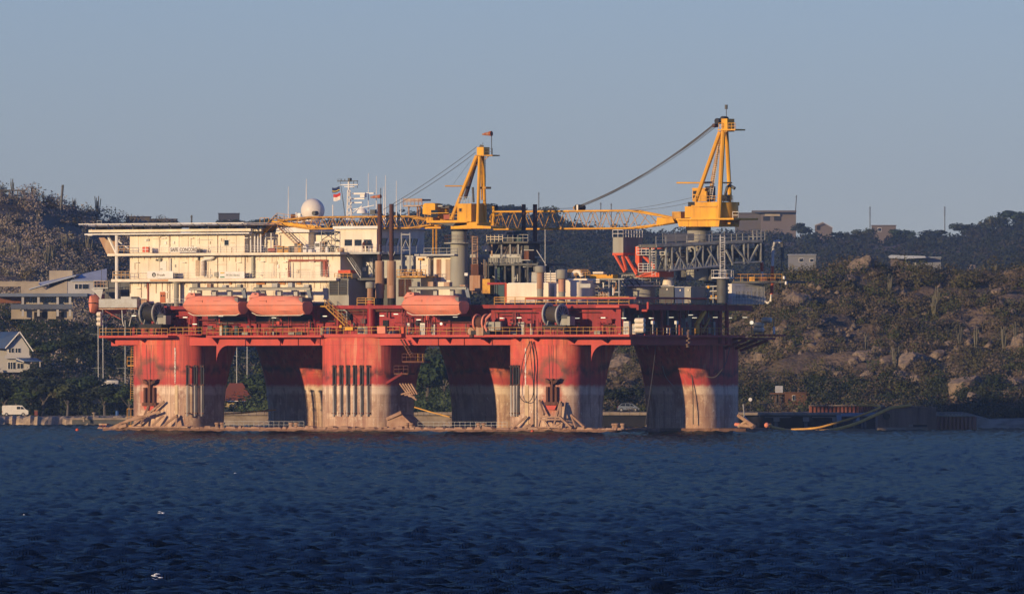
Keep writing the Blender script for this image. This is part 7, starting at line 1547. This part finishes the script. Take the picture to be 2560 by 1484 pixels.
car('silver hatchback parked on the quay seen between the right columns', 1544, 1599, gy(1570, 2195), 2195, M_carsilver, [(0, .3), (.0, .85), (.05, 1.0), (.18, 1.42), (.5, 1.46), (.66, 1.38), (.82, .98), (.98, .78), (1, .4), (.97, .28)], [[(.10, 1.0), (.20, 1.36), (.34, 1.38), (.34, .98)], [(.37, .98), (.37, 1.38), (.55, 1.36), (.55, .96)], [(.58, .96), (.58, 1.34), (.64, 1.30), (.76, .95)]], 'car', 'car')
car('dark car parked in the shade left of the brown timber hut', 1890, 1943, gy(1915, 2190), 2190, M_cardark, [(0, .3), (.0, .85), (.05, 1.0), (.18, 1.42), (.5, 1.46), (.66, 1.38), (.82, .98), (.98, .78), (1, .4), (.97, .28)], [[(.10, 1.0), (.20, 1.36), (.34, 1.38), (.34, .98)], [(.37, .98), (.37, 1.38), (.55, 1.36), (.55, .96)], [(.58, .96), (.58, 1.34), (.64, 1.30), (.76, .95)]], 'car', 'car')
# ---- hut, signs, quay
Y = 2185; yg = gy(1990, Y)
t = TW('timber_hut', 'brown timber hut with a small pale window on the right quay', 'hut', 1988, yg, Y)
MB().wbox(1962, 2016, 983, yg, Y+.15, 3).build('core', M_wood, t)
for i in range(8):
    y = 982+(yg-982)*i/8; WB(t, 'board', M_wood, 1962, 2016, y+.25, y+(yg-982)/8-.25, Y+random.uniform(0, .05), .12)
WB(t, 'roof', M_wood, 1960, 2018, 979.5, 982, Y-.3, 4); wwin(t, 1981, 1987, 988, 1000, Y, 0)
WB(t, 'lean_to_roof', M_wood, 1925, 1961, 981, 985, Y+.5, 3); WB(t, 'lean_to_wall', M_wood, 1936, 1961, 985, yg, Y+1.5, 1)
for x in (1940, 1952): WB(t, 'post', M_greyd, x, x+2, 985, yg, Y+1.2, .2)
t = TW('notice_sign', 'white notice sign on a post above the timber hut', 'sign', 1947, 1000, Y+1); WB(t, 'panel', mat('pale_sign_panel', (.42, .44, .50), .6), 1938, 1957, 964, 981, Y+.4, .1); wtube(t, 'post', M_greyd, [(1947, yg, Y+.6), (1947, 978, Y+.6)], .08, 4)
for i in range(4): WB(t, 'print_line', M_grey, 1940, 1955-random.uniform(0, 6), 967+i*3.2, 968+i*3.2, Y+.37, .02)
t = TW('round_sign', 'small white rounded sign on a thin post left of the dark car', 'sign', 1876, 1010, Y-5); MB().lathe(W(1876, 998, Y-5), [(.28, 0), (.33, .04), (.3, .08)], 10, 'v').build('disc', M_white2, t); wtube(t, 'post', M_greyd, [(1876, gy(1876, Y-5), Y-4.9), (1876, 998, Y-4.9)], .05, 4)
t = TW('rust_sheet_wall', 'low rust red ribbed sheet pile wall on the right quay', 'wall', 2090, 1030, 2150)
WB(t, 'cap', M_conc, 2022, 2212, 1012, 1014, 2149, 1)
for i in range(19): x = 2023+i*9.8; MB().prism([(W(x, 0, 2150)[0], 2150.3), (W(x+3, 0, 2150)[0], 2149.8), (W(x+6.5, 0, 2150)[0], 2149.8), (W(x+9.4, 0, 2150)[0], 2150.3)], W(0, 1036, 2150)[2], W(0, 1014, 2150)[2], 'uv').build('sheet_pile', mat('rust_red_sheet', (.26, .08, .045), .85, dirt=(.12, .05, .03), amt=.6, scale=.8, streak=True), t)
# concrete quay edge seen through the rig
for k, (x0, x1, lab) in enumerate(((1500, 1700, 'concrete quay edge visible between the two right columns'), (545, 700, 'low concrete quay edge behind the left gap'), (1030, 1150, 'low concrete quay edge behind the middle gap'))):
    Y = float(interp((x0+x1)/2, COAST))-1.2; t = TW('quay_wall', lab, 'quay', (x0+x1)/2, 1040, Y); n = 8
    for i in range(n): a = x0+(x1-x0)*i/n; b = x0+(x1-x0)*(i+1)/n-.8; MB().wbox(a, b, 1029+random.uniform(0, 1.2), 1037, Y, 4).build('coping_block', M_conc, t)
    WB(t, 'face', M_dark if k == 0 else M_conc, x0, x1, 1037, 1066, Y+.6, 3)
# jetty
Y = 2128
t = TW('concrete_jetty', 'pale concrete jetty on square supports right of the rig', 'jetty', 2000, 1060, Y)
for i in range(7): a = 1896+i*30; MB().wbox(a, a+29.4, 1030+random.uniform(0, 1), 1037, Y, 8).build('deck_slab', M_conc, t)
MB().wbox(1900, 2104, 1037, 1041, Y+1.5, 6).build('beam', M_greyd, t)
for x in (1912, 2030): WB(t, 'ledge', M_conc, x, x+66, 1041.5, 1043.5, Y-.4, 1)
for x in (1934, 2008, 2081): WB(t, 'support', M_conc, x, x+15, 1042, 1053, Y-.3, 2); WB(t, 'pile', M_greyd, x+3, x+11, 1053, 1078, Y, 1.5)
WB(t, 'end_support', mat('pale_blue_steel', (.26, .3, .34), .6), 2092, 2104, 1037, 1053, Y-.5, 3)
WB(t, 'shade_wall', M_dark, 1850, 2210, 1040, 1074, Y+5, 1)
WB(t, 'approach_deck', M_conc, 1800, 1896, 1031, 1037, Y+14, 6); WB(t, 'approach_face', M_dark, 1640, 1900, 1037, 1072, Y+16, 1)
t = TW('ramp_frame', 'pale blue grey loading ramp between jetty and barge', 'ramp', 2150, 1050, 2120); wprism(t, 'ramp', mat('pale_blue_steel', (.26, .3, .34), .6), [(2104, 1033), (2190, 1030), (2190, 1036), (2104, 1040)], 2121, 4); wprism(t, 'bracket', MATS['pale_blue_steel'], [(2138, 1052), (2149, 1034), (2149, 1052)], 2120, .3)
for x in (2133, 2153, 2161): WB(t, 'pile', M_greyd, x, x+5, 1050, 1078, 2121, .5)
M_barge = mat('weathered_barge_lightened', (.30, .19, .13), .85, dirt=(.14, .08, .055), amt=.6, scale=.8, streak=True)  # worn steel, base colour lightened to stand in for sun the rig blocks
# rusty barge and sheet piled dolphin
Y = 2046
b = TW('rusty_barge', 'rusty brown steel barge with pale ledge moored at the right', 'barge', 2265, 1078, Y)
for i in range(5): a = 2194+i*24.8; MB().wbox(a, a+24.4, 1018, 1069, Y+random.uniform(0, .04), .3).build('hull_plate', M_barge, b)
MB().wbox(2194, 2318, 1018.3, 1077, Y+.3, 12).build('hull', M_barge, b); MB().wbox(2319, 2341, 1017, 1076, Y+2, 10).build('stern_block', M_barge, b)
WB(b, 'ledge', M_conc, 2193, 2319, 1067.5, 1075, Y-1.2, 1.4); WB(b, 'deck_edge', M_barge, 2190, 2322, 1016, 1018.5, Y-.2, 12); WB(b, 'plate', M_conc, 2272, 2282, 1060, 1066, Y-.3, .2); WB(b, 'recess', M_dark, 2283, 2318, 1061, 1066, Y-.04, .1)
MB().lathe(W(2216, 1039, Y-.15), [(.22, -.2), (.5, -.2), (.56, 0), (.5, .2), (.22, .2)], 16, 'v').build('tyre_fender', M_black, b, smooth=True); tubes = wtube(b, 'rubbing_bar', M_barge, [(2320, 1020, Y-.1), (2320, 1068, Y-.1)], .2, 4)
wtube(b, 'handrail', M_yeld, [(2226, 1001, Y+3), (2288, 1001.5, Y+3)], .06, 4)
for x in (2236, 2270): wtube(b, 'rail_post', M_yeld, [(x+6, 1017, Y+3), (x, 1001, Y+3)], .05, 4)
t = TW('sheet_pile_dolphin', 'dark rust streaked sheet piled block at the right of the barge', 'dolphin', 2395, 1078, Y+4)
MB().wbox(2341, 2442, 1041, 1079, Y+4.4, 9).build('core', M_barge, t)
for i in range(10): x = 2342+i*10.1; MB().prism([(W(x, 0, Y)[0], Y+4.3), (W(x+2.5, 0, Y)[0], Y+3.9), (W(x+7, 0, Y)[0], Y+3.9), (W(x+9.6, 0, Y)[0], Y+4.3)], W(0, 1078, Y)[2], W(0, 1041, Y)[2], 'uv').build('sheet_pile', mat('streaked_sheet_pile', (.26, .10, .06), .8, dirt=(.40, .24, .17), amt=.35, scale=.7, streak=True), t)
MB().wbox(2340, 2440, 1037.5, 1041, Y+3.7, 10).build('cap', M_conc, t)
for i in range(6): c = W(2365+i*8, 1036.5, Y+5); MB().sphere(c, random.uniform(.15, .3), 7, 4, z0=-.2).build('rubble', M_conc, t)
# floating yellow hoses
M_yh = mat('yellow_floating_hose', (.84, .46, .09), .6, dirt=(.4, .2, .06), amt=.4, scale=.6)
def fhose(label, pts, r):
    P = [Vector(W(*q)) for q in pts]; Q = []
    for i in range(len(P)-1):
        p0 = P[max(i-1, 0)]; p1 = P[i]; p2 = P[i+1]; p3 = P[min(i+2, len(P)-1)]
        for k in range(6): x = k/6; Q.append(.5*((2*p1)+(p2-p0)*x+(2*p0-5*p1+4*p2-p3)*x*x+(3*p1-p0-3*p2+p3)*x**3))
    Q.append(P[-1]); MB().tube(Q, r, 8).build('yellow_hose', M_yh, None, smooth=True, base=tuple(P[0]), frame='W', label=label, cat='hose')
fhose('short yellow hose dipping into the water left of the jetty', [(1917, 1064, 2030), (1945, 1070, 2032), (1981, 1077, 2034)], .22)
fhose('upper yellow hose curving from the water up to the barge corner', [(1978, 1073, 2045), (2040, 1069, 2044), (2090, 1056, 2044), (2140, 1042, 2043), (2180, 1027, 2042), (2200, 1017, 2042), (2185, 1013, 2043), (2144, 1013, 2044)], .17)
fhose('lower thick yellow hose curving from the water onto the barge top', [(2040, 1077, 2035), (2085, 1073, 2036), (2140, 1058, 2038), (2190, 1036, 2040), (2225, 1020, 2042), (2250, 1016, 2043), (2278, 1012, 2044)], .25)
fhose('thin yellow hose sagging between columns at the left gap', [(545, 1034, 2030), (600, 1032, 2032), (640, 1028, 2034), (690, 1024, 2036)], .13)
fhose('yellow rope slanting down behind the middle gap', [(1036, 1017, 2030), (1080, 1030, 2028), (1134, 1044, 2026)], .10)
t = thing('pipe_pile', 'heap of pale pipes and orange floats at the right end of the pontoon', 'pipe heap', L(1880, 1068, 26))
for a, b_, r, m in (((1846, 1038, 26), (1885, 1065, 24), .3, M_foul), ((1858, 1043, 28), (1882, 1064, 27), .25, M_white2), ((1838, 1060, 26), (1870, 1064, 26), .28, M_boat), ((1850, 1062, 25), (1890, 1066, 25), .3, M_foul), ((1862, 1056, 27), (1858, 1010, 28), .1, M_gal), ((1846, 1066, 25), (1866, 1052, 25), .25, M_lag), ((1874, 1056, 25), (1880, 1068, 24), .28, M_foul)): MB().tube([L(*a), L(*b_)], r, 7).build('pipe', m, t, smooth=True)
t = TW('hose_float', 'orange float at the start of the short yellow hose', 'float', 1917, 1066, 2029); MB().sphere(W(1917, 1062, 2029), .42, 12, 8).build('ball', M_boat, t, smooth=True); MB().sphere(W(1926, 1063, 2030), .32, 10, 6).build('ball', M_yh, t, smooth=True)
for px, py, lab in ((193, 1076, 'small red mooring buoy floating off the left beach'), (1331, 1078, 'small red buoy at the pontoon edge below the right front column')):
    Yb = CZ*FP/(py-YH)-2 if px < 500 else 1968; t = TW('buoy', lab, 'buoy', px, py, Yb); c = W(px, py-3, Yb); MB().sphere((c[0], c[1], .12), .28, 12, 8).build('ball', M_orange, t, smooth=True); MB().cyl((c[0], c[1], .36), .05, .14, 6).build('ring', M_greyd, t)
# little workboat at the left pontoon end
t = thing('pontoon_gear', 'small pump frame standing on the left tip of the pontoon', 'pump', L(258, 1072, 0)); 
for px in (250, 258, 264): tubep(t, 'post', M_redd, [(px, 1070, 0), (px, 1061, 0)], .1, 5)
B(t, 'block', M_lag, 247, 267, 1058, 1062, -.2, .8); B(t, 'bollard', M_foul, 276, 283, 1065, 1072, -.4, .5)
# ---- quay furniture on the left beach
Y = 2280
t = TW('beach_quay', 'low concrete quay strip with fence posts before the left trees', 'quay', 240, 1052, Y); WB(t, 'kerb', M_conc, 180, 345, 1044, 1049, Y, 3); WB(t, 'face', M_greyd, 180, 345, 1049, 1060, Y+.3, 2)
for i in range(12): x = 192+i*12; wtube(t, 'post', M_greyd, [(x, 1044, Y+.4), (x, 1036, Y+.4)], .05, 4)
wtube(t, 'rail', M_greyd, [(190, 1038, Y+.4), (330, 1038, Y+.4)], .04, 4)
for px, py, lab in ((210, 1045, 'left mushroom bollard on the left quay strip'), (235, 1034, 'right pale bollard cap behind the left quay fence')):
    t = TW('quay_bollard', lab, 'bollard', px, py, Y-1 if px < 220 else Y+8); c = W(px, py, Y-1 if px < 220 else Y+8); MB().lathe(c, [(.22, -.6), (.2, 0), (.38, .08), (.38, .25), (.2, .32)], 10).build('post', M_conc, t, smooth=True)
t = TW('blue_barrel', 'blue barrel standing among the beach bushes at left', 'barrel', 293, 1038, 2300); MB().lathe(W(293, 1040, 2300), [(.3, 0), (.31, .45), (.33, .47), (.3, .5), (.3, 1.0)], 12).build('shell', mat('bright_blue_plastic', (.03, .10, .28), .5), t, smooth=True)
t = TW('brick_pillar', 'short rust red pillar behind the beach rocks right of the van', 'pillar', 90, 1036, 2312); WB(t, 'shaft', M_roofr, 86, 94, 1026, 1038, 2312, .6); WB(t, 'cap', M_conc, 85, 95, 1025, 1026, 2311.9, .8)
t = TW('pale_hoarding', 'small pale crate screen half hidden in bushes above the left beach', 'screen', 241, 1005, 2330)
for i in range(6): WB(t, 'slat', M_wallw, 232+i*3.3, 234.6+i*3.3, 990+random.uniform(0, 4), 1008, 2330, .1)
# ---- sailing yachts behind the thicket
def yacht(label, px, y0, y1, Y, spreads, hull=None):
    t = TW('sailing_yacht', label, 'yacht', px, y1, Y, 'yachts behind the beach trees'); wtube(t, 'mast', M_gal, [(px, y1, Y), (px-(1 if px < 300 else 0), y0, Y)], .09, 6)
    for y, w in spreads: wtube(t, 'spreader', M_gal, [(px-w, y, Y), (px+w*.3, y+1, Y)], .035, 4)
    for dx in (-9, 9): wtube(t, 'stay', M_rope, [(px, y0+(y1-y0)*.5, Y), (px+dx, y1, Y)], .025, 4)
    x0, x1 = (px-20, px+36) if hull is None else hull
    rings = []
    for f, s in ((0, .05), (.15, .6), (.45, 1), (.8, .95), (1, .7)):
        c = W(x0+(x1-x0)*f, y1+2, Y); rings.append([(c[0], Y-s*1.3, c[2]+.5), (c[0], Y-s*.9, c[2]-.4), (c[0], Y, c[2]-.9), (c[0], Y+s*.9, c[2]-.4), (c[0], Y+s*1.3, c[2]+.5)])
    MB().hull(rings).build('hull', M_white2, t, smooth=True); WB(t, 'cabin', M_blue, x0+16, x0+40, y1-7, y1-2, Y-.7, 1.4)
yacht('tall white yacht mast standing left of the first column', 246, 745, 958, 2340, ((835, 22), (919, 18)))
yacht('second yacht mast with dark furled sail just right of the tallest', 258, 800, 955, 2365, ((860, 4),), (252, 296)); yacht('yacht mast close to the left side of the first column', 313, 800, 966, 2335, ((919, 24),), (268, 318))
yacht('left yacht mast seen in the gap between left columns', 592, 840, 965, 2360, ((889, 12), (925, 6)), (575, 610)); yacht('right yacht mast with triangular stays in the gap between left columns', 618, 840, 965, 2350, ((893, 16),), (600, 640))
# ---- rocks on the hillside
def rock_mesh(seed):
    """a cracked boulder: a ball cut by random planes, then roughened"""
    g = np.random.default_rng(seed); M = MB(); n, m = 26, 16; N = g.normal(size=(17, 3)); N /= np.linalg.norm(N, axis=1)[:, None]; D = .62+.38*g.random(17)
    for i in range(m+1):
        t = -math.pi/2+math.pi*i/m
        for j in range(n):
            a = 2*math.pi*j/n; d = np.array([math.cos(t)*math.cos(a), math.cos(t)*math.sin(a), math.sin(t)]); q = N@d; r = np.min(np.where(q > .05, D/np.maximum(q, .05), 9)); r = min(r, 1.35)*(1+.10*(g.random()-.5)); M.v.append(tuple(d*r))
    for i in range(m):
        for j in range(n): a0 = i*n+j; a1 = i*n+(j+1) % n; M.f.append((a0, a1, a1+n, a0+n))
    return M
M_rock = mat('weathered_rock', (.27, .20, .145), .95, dirt=(.11, .095, .08), amt=.8, scale=3.0, bump=.8)
rocks = [rock_mesh(s) for s in range(5)]; rme = []
for k, m_ in enumerate(rocks):
    me = bpy.data.meshes.new('rock'); me.from_pydata(m_.v, [], m_.f); me.materials.append(M_rock); rme.append(me)
def rock(px, py, rp, label, group, k, flat=.8):
    q = hit(px, py)
    if q is None: return
    s = rp/FP*q[1]; o = bpy.data.objects.new('boulder', rme[k % 5]); COL.objects.link(o); o.location = (q[0], q[1]+.2*s, q[2]); o.scale = (s, s*.8, s*flat); o.rotation_euler = (0, 0, k*1.7); BASE[o.name] = tuple(o.location); setp(o, label, 'boulder', group)
big = [(2001, 768, 50, 'great rounded brown boulder beside the right end of the rig'), (2150, 684, 58, 'long rocky outcrop crowning the hill right of the bungalow'), (2190, 690, 26, 'rock standing right of the hilltop outcrop'), (2085, 766, 22, 'rock between the great boulder and the outcrop'), (2418, 985, 56, 'big cliff boulder with orange patches low on the right slope'), (2273, 926, 46, 'orange stained rock face in the middle of the right slope'), (2172, 906, 30, 'broad grey rock left of the orange stained face'), (2071, 936, 36, 'dull boulder low on the slope above the hut'), (1931, 960, 30, 'pale rock edge behind the hut sign'), (1552, 935, 34, 'pale cliff rock seen between the two right columns'), (1590, 905, 18, 'small rock right of the pale cliff rock between columns'), (1905, 905, 30, 'shaded rock just right of the rear right column')]
for k, a in enumerate(big): rock(*a[:4], None, k)
small = [(2418, 718, 24), (2496, 735, 22), (2321, 825, 26), (2418, 836, 15), (2216, 946, 15), (2133, 911, 18), (2168, 948, 16), (2229, 862, 17), (2321, 884, 18), (2374, 870, 20), (2457, 748, 22), (2448, 682, 30), (2514, 665, 25), (2545, 870, 25), (2054, 810, 18), (1960, 720, 12), (2370, 760, 14), (2480, 905, 14), (1985, 880, 18), (2030, 870, 14), (2110, 990, 18), (2300, 980, 16), (2540, 960, 20), (2240, 770, 12), (2320, 700, 10), (1545, 990, 14), (1575, 960, 12), (2200, 830, 14), (2090, 700, 18), (2530, 780, 18), (1950, 830, 20), (2140, 970, 14), (2105, 690, 24), (2165, 672, 26), (2125, 700, 20), (2300, 915, 26), (2250, 945, 24), (2290, 950, 20), (2190, 885, 26), (2150, 890, 22), (2440, 1000, 30), (2395, 965, 26), (2020, 790, 30), (1985, 745, 26), (2045, 930, 22), (2095, 945, 20), (2340, 890, 24), (2210, 910, 16), (2475, 700, 24), (2530, 690, 26), (2500, 760, 20), (1560, 900, 20), (1535, 945, 18)]
LM = [(2001, 768, 'the great rounded boulder'), (2150, 684, 'the hilltop outcrop'), (2418, 985, 'the big cliff boulder'), (2273, 926, 'the orange stained face'), (1947, 972, 'the notice sign'), (2307, 652, 'the long white villa'), (2006, 650, 'the bungalow'), (1571, 1012, 'the silver hatchback'), (1552, 935, 'the pale cliff rock'), (2265, 1040, 'the rusty barge'), (2555, 800, 'the right picture edge'), (2100, 1022, 'the rust red sheet wall'), (1920, 815, 'the right end canisters')]
for k, (px, py, rp) in enumerate(small): rock(px, py, rp, where('large rock' if rp > 22 else 'small rock' if rp < 16 else 'brown rock', px, py, LM), 'rocks on the right hillside', k+3)
for k, (px, py, rp) in enumerate(((36, 1042, 7), (64, 1040, 8), (95, 1044, 7), (112, 1046, 5), (150, 1040, 6), (78, 1046, 5), (170, 1044, 5), (310, 1038, 8))): rock(px, py, rp, where('pale beach rock', px, py, [(38, 1028, 'the cream van'), (90, 1032, 'the rust red pillar'), (210, 1045, 'the mushroom bollard'), (293, 1036, 'the blue barrel'), (241, 1000, 'the crate screen'), (2, 1050, 'the left picture edge')]), 'rocks on the left beach', k, .6)
# ---- trees one can tell apart
def tree_proto(seed, cols, crown, h, rad, leafs, size):
    g = np.random.default_rng(seed); ch = []
    for k in range(crown):
        a = 6.283*k/crown+g.random(); d = rad*(.25+.55*g.random()); r = rad*(.38+.25*g.random()); ch.append(clump_arrays((d*math.cos(a), d*math.sin(a), h*(.55+.4*g.random())), (r, r, r*.75), leafs, size, cols[k % len(cols)], g))
    me = leaf_mesh('crown', ch); M = MB(); M.tube([(0, 0, -1), (.1, 0, h*.3), (0, .1, h*.7)], .22, 6, r2=.08)
    for k in range(4): a = 1.57*k+g.random(); M.tube([(0, 0, h*.35), (rad*.5*math.cos(a), rad*.5*math.sin(a), h*.75)], .09, 5, r2=.03)
    tm = bpy.data.meshes.new('trunk'); tm.from_pydata(M.v, [], M.f); tm.materials.append(M_mud); return me, tm
protos = [tree_proto(50+i, [DARKS, GREENS[:3], [(0.05, 0.075, 0.025), (0.03, 0.05, 0.02)]][i % 3], 9, 5.2, 2.6, 190, .38) for i in range(4)]
def tree(px, py, h, k, label, group, Y=None, w=1.0):
    q = hit(px, py) if Y is None else (W(px, py, Y)[0], Y, gz(px, Y))
    if q is None: return
    if group and 'skyline' in group: q = (q[0], q[1], q[2]-.22*h)
    t = thing('tree', label, 'tree', q, 'W', group); s = h/5.8; t.scale = (s*w, s*w, s); t.rotation_euler = (0, 0, k*1.3)
    for nm, me in zip(('crown', 'trunk'), protos[k % 4]): o = bpy.data.objects.new(nm, me); COL.objects.link(o); o.parent = t
tl = ['behind the rear of the cream van', 'behind the middle of the cream van', 'behind the nose of the cream van', 'behind the short rust red pillar', 'second right of the rust red pillar', 'standing halfway along the left beach', 'just left of the pale crate screen', 'directly behind the pale crate screen', 'below the tallest yacht mast', 'behind the blue barrel', 'nearest the first red column', 'cut by the left picture edge']
for k, (px, Y, h) in enumerate(((10, 2335, 6.6), (40, 2345, 7.2), (78, 2330, 6.4), (110, 2326, 7.2), (140, 2340, 6.8), (168, 2324, 6.2), (200, 2330, 7.4), (226, 2345, 6.6), (262, 2322, 5.6), (290, 2330, 6.0), (322, 2320, 5.4), (-15, 2330, 7))): tree(px, 0, h, k, 'dark bushy tree '+tl[k], 'trees behind the left beach', Y, 1.5)
for px, h, lab in ((12, 4.2, 'dark tree at the far left before the villa terrace'), (62, 4.6, 'dark tree before the left pillar of the villa'), (118, 4.4, 'dark tree before the middle opening of the villa'), (172, 4.8, 'dark tree before the right corner of the villa'), (215, 6.2, 'tall dark tree right of the villa pillars'), (100, 5.0, 'dark tree right of the gabled house roof')): tree(px, 0, h, px, lab, None, 2470 if px != 100 else 2415, 1.6)
tree(660, 0, 8.0, 2, 'green bushy tree right of the red roofed house between columns', None, 2335, 1.2); tree(690, 0, 9.0, 1, 'taller green tree against the rear left column', None, 2345, 1.1); tree(640, 0, 3.2, 3, 'small shrub tree before the red roofed house', None, 2322, 1.3)
tree(1070, 0, 11, 2, 'tall grey green tree filling the left of the middle gap', None, 2290, .9); tree(1110, 0, 12, 1, 'tall dark tree filling the right of the middle gap', None, 2300, .9)
tree(1570, 0, 4.5, 0, 'dark bush behind the silver hatchback', None, 2206, 1.6); tree(1530, 0, 4.2, 3, 'dark bush left of the silver hatchback', None, 2204, 1.5)
for k, (px, py, h, w) in enumerate(((574, 556, 5, 2.2), (610, 556, 3.4, 1.4), (655, 552, 5.0, 1.8), (690, 556, 3.6, 1.4), (1078, 528, 5, 1.6), (1120, 526, 5.5, 1.7), (1150, 524, 5, 1.6), (1232, 520, 6, 2.4), (1270, 522, 5.6, 2.2), (1375, 528, 7.5, 1.2), (1392, 532, 4.6, 1.4), (2003, 580, 6.5, 1.0), (2112, 588, 5, 1.4), (2160, 584, 6, 1.6), (2255, 582, 5.5, 1.8), (2330, 580, 5, 2.2), (2420, 575, 6.5, 1.8), (2480, 572, 6, 2), (2540, 570, 7.5, 1.8))):
    a = float(interp(px, RY)); tree(px, 0, h*(a/3800 if px > 600 else 1.0), k, where('dark skyline tree', px, py, [(721, 510, 'the thin aerial left of the dome'), (572, 548, 'the small dark cabin'), (1190, 450, 'the middle crane frame'), (1347, 500, 'the thin pole behind the boom'), (1309, 515, 'the left rear funnel'), (1032, 510, 'the boxed roof platform'), (1450, 518, 'the boom pendant block'), (1946, 550, 'the concrete ridge house'), (2058, 565, 'the tiny ridge house'), (2210, 572, 'the low pale ridge house'), (2175, 540, 'the left straight pole'), (2362, 540, 'the right straight pole'), (2550, 560, 'the right picture edge'), (1990, 530, 'the leaning pole')]), 'trees on the ridge skyline' if px < 1700 else 'trees on the right ridge skyline', a-4, w)
# columnar cacti
M_cact = mat('grey_green_cactus', (.17, .155, .105), .9, dirt=(.10, .10, .07), amt=.5)
def cactus_mesh(seed):
    g = random.Random(seed); M = MB()
    for k in range(13):
        a = g.random()*6.283; d = g.uniform(.1, 1.1); h = g.uniform(2.6, 5); M.tube([(0, 0, -.5), (d*.6*math.cos(a), d*.6*math.sin(a), h*.35), (d*math.cos(a), d*math.sin(a), h)], .17, 5, r2=.11)
    me = bpy.data.meshes.new('stems'); me.from_pydata(M.v, [], M.f); me.materials.append(M_cact); return me
cms = [cactus_mesh(s) for s in range(3)]
named = {0: 'tall branching column cactus on the left hilltop near the shelter', 5: 'tallest column cactus alone on the left ridge near the helideck'}
for k, (px, py, h) in enumerate(((32, 486, 36), (80, 494, 30), (108, 505, 28), (184, 532, 34), (172, 530, 20), (244, 545, 56), (48, 640, 40), (118, 668, 56), (132, 660, 50), (160, 630, 40), (222, 640, 54), (210, 600, 30), (20, 560, 28), (260, 600, 26), (170, 690, 34), (95, 560, 26), (60, 520, 24), (1980, 690, 34), (2036, 690, 32), (2225, 740, 50), (2335, 800, 60), (2345, 770, 50), (2440, 900, 60), (2510, 880, 60), (2165, 880, 44), (2540, 860, 50), (2490, 690, 30), (2240, 930, 60), (2400, 870, 50))):
    q = hit(px, min(py, float(interp(px, RIDGE))+3) if False else py) or hit(px, py+12)
    if q is None: continue
    o = bpy.data.objects.new('column_cactus', cms[k % 3]); COL.objects.link(o); o.location = q; s = h/FP*q[1]/4.6; o.scale = (s*.8, s*.8, s); o.rotation_euler = (0, 0, k*.9); BASE[o.name] = tuple(q)
    LC = LM if px > 600 else [(20, 480, 'the hilltop shelter'), (156, 485, 'the thick leaning pole'), (150, 690, 'the villa chimney block'), (244, 510, 'the tallest cactus'), (300, 630, 'the accommodation block'), (3, 600, 'the left picture edge'), (215, 566, 'the helideck tip'), (80, 710, 'the garden wall')]
    setp(o, named.get(k) or where('grey column cactus', px, py-h/2, LC), 'cactus', None if k in named else ('cacti on the left hillside' if px < 600 else 'cacti on the right hillside'))
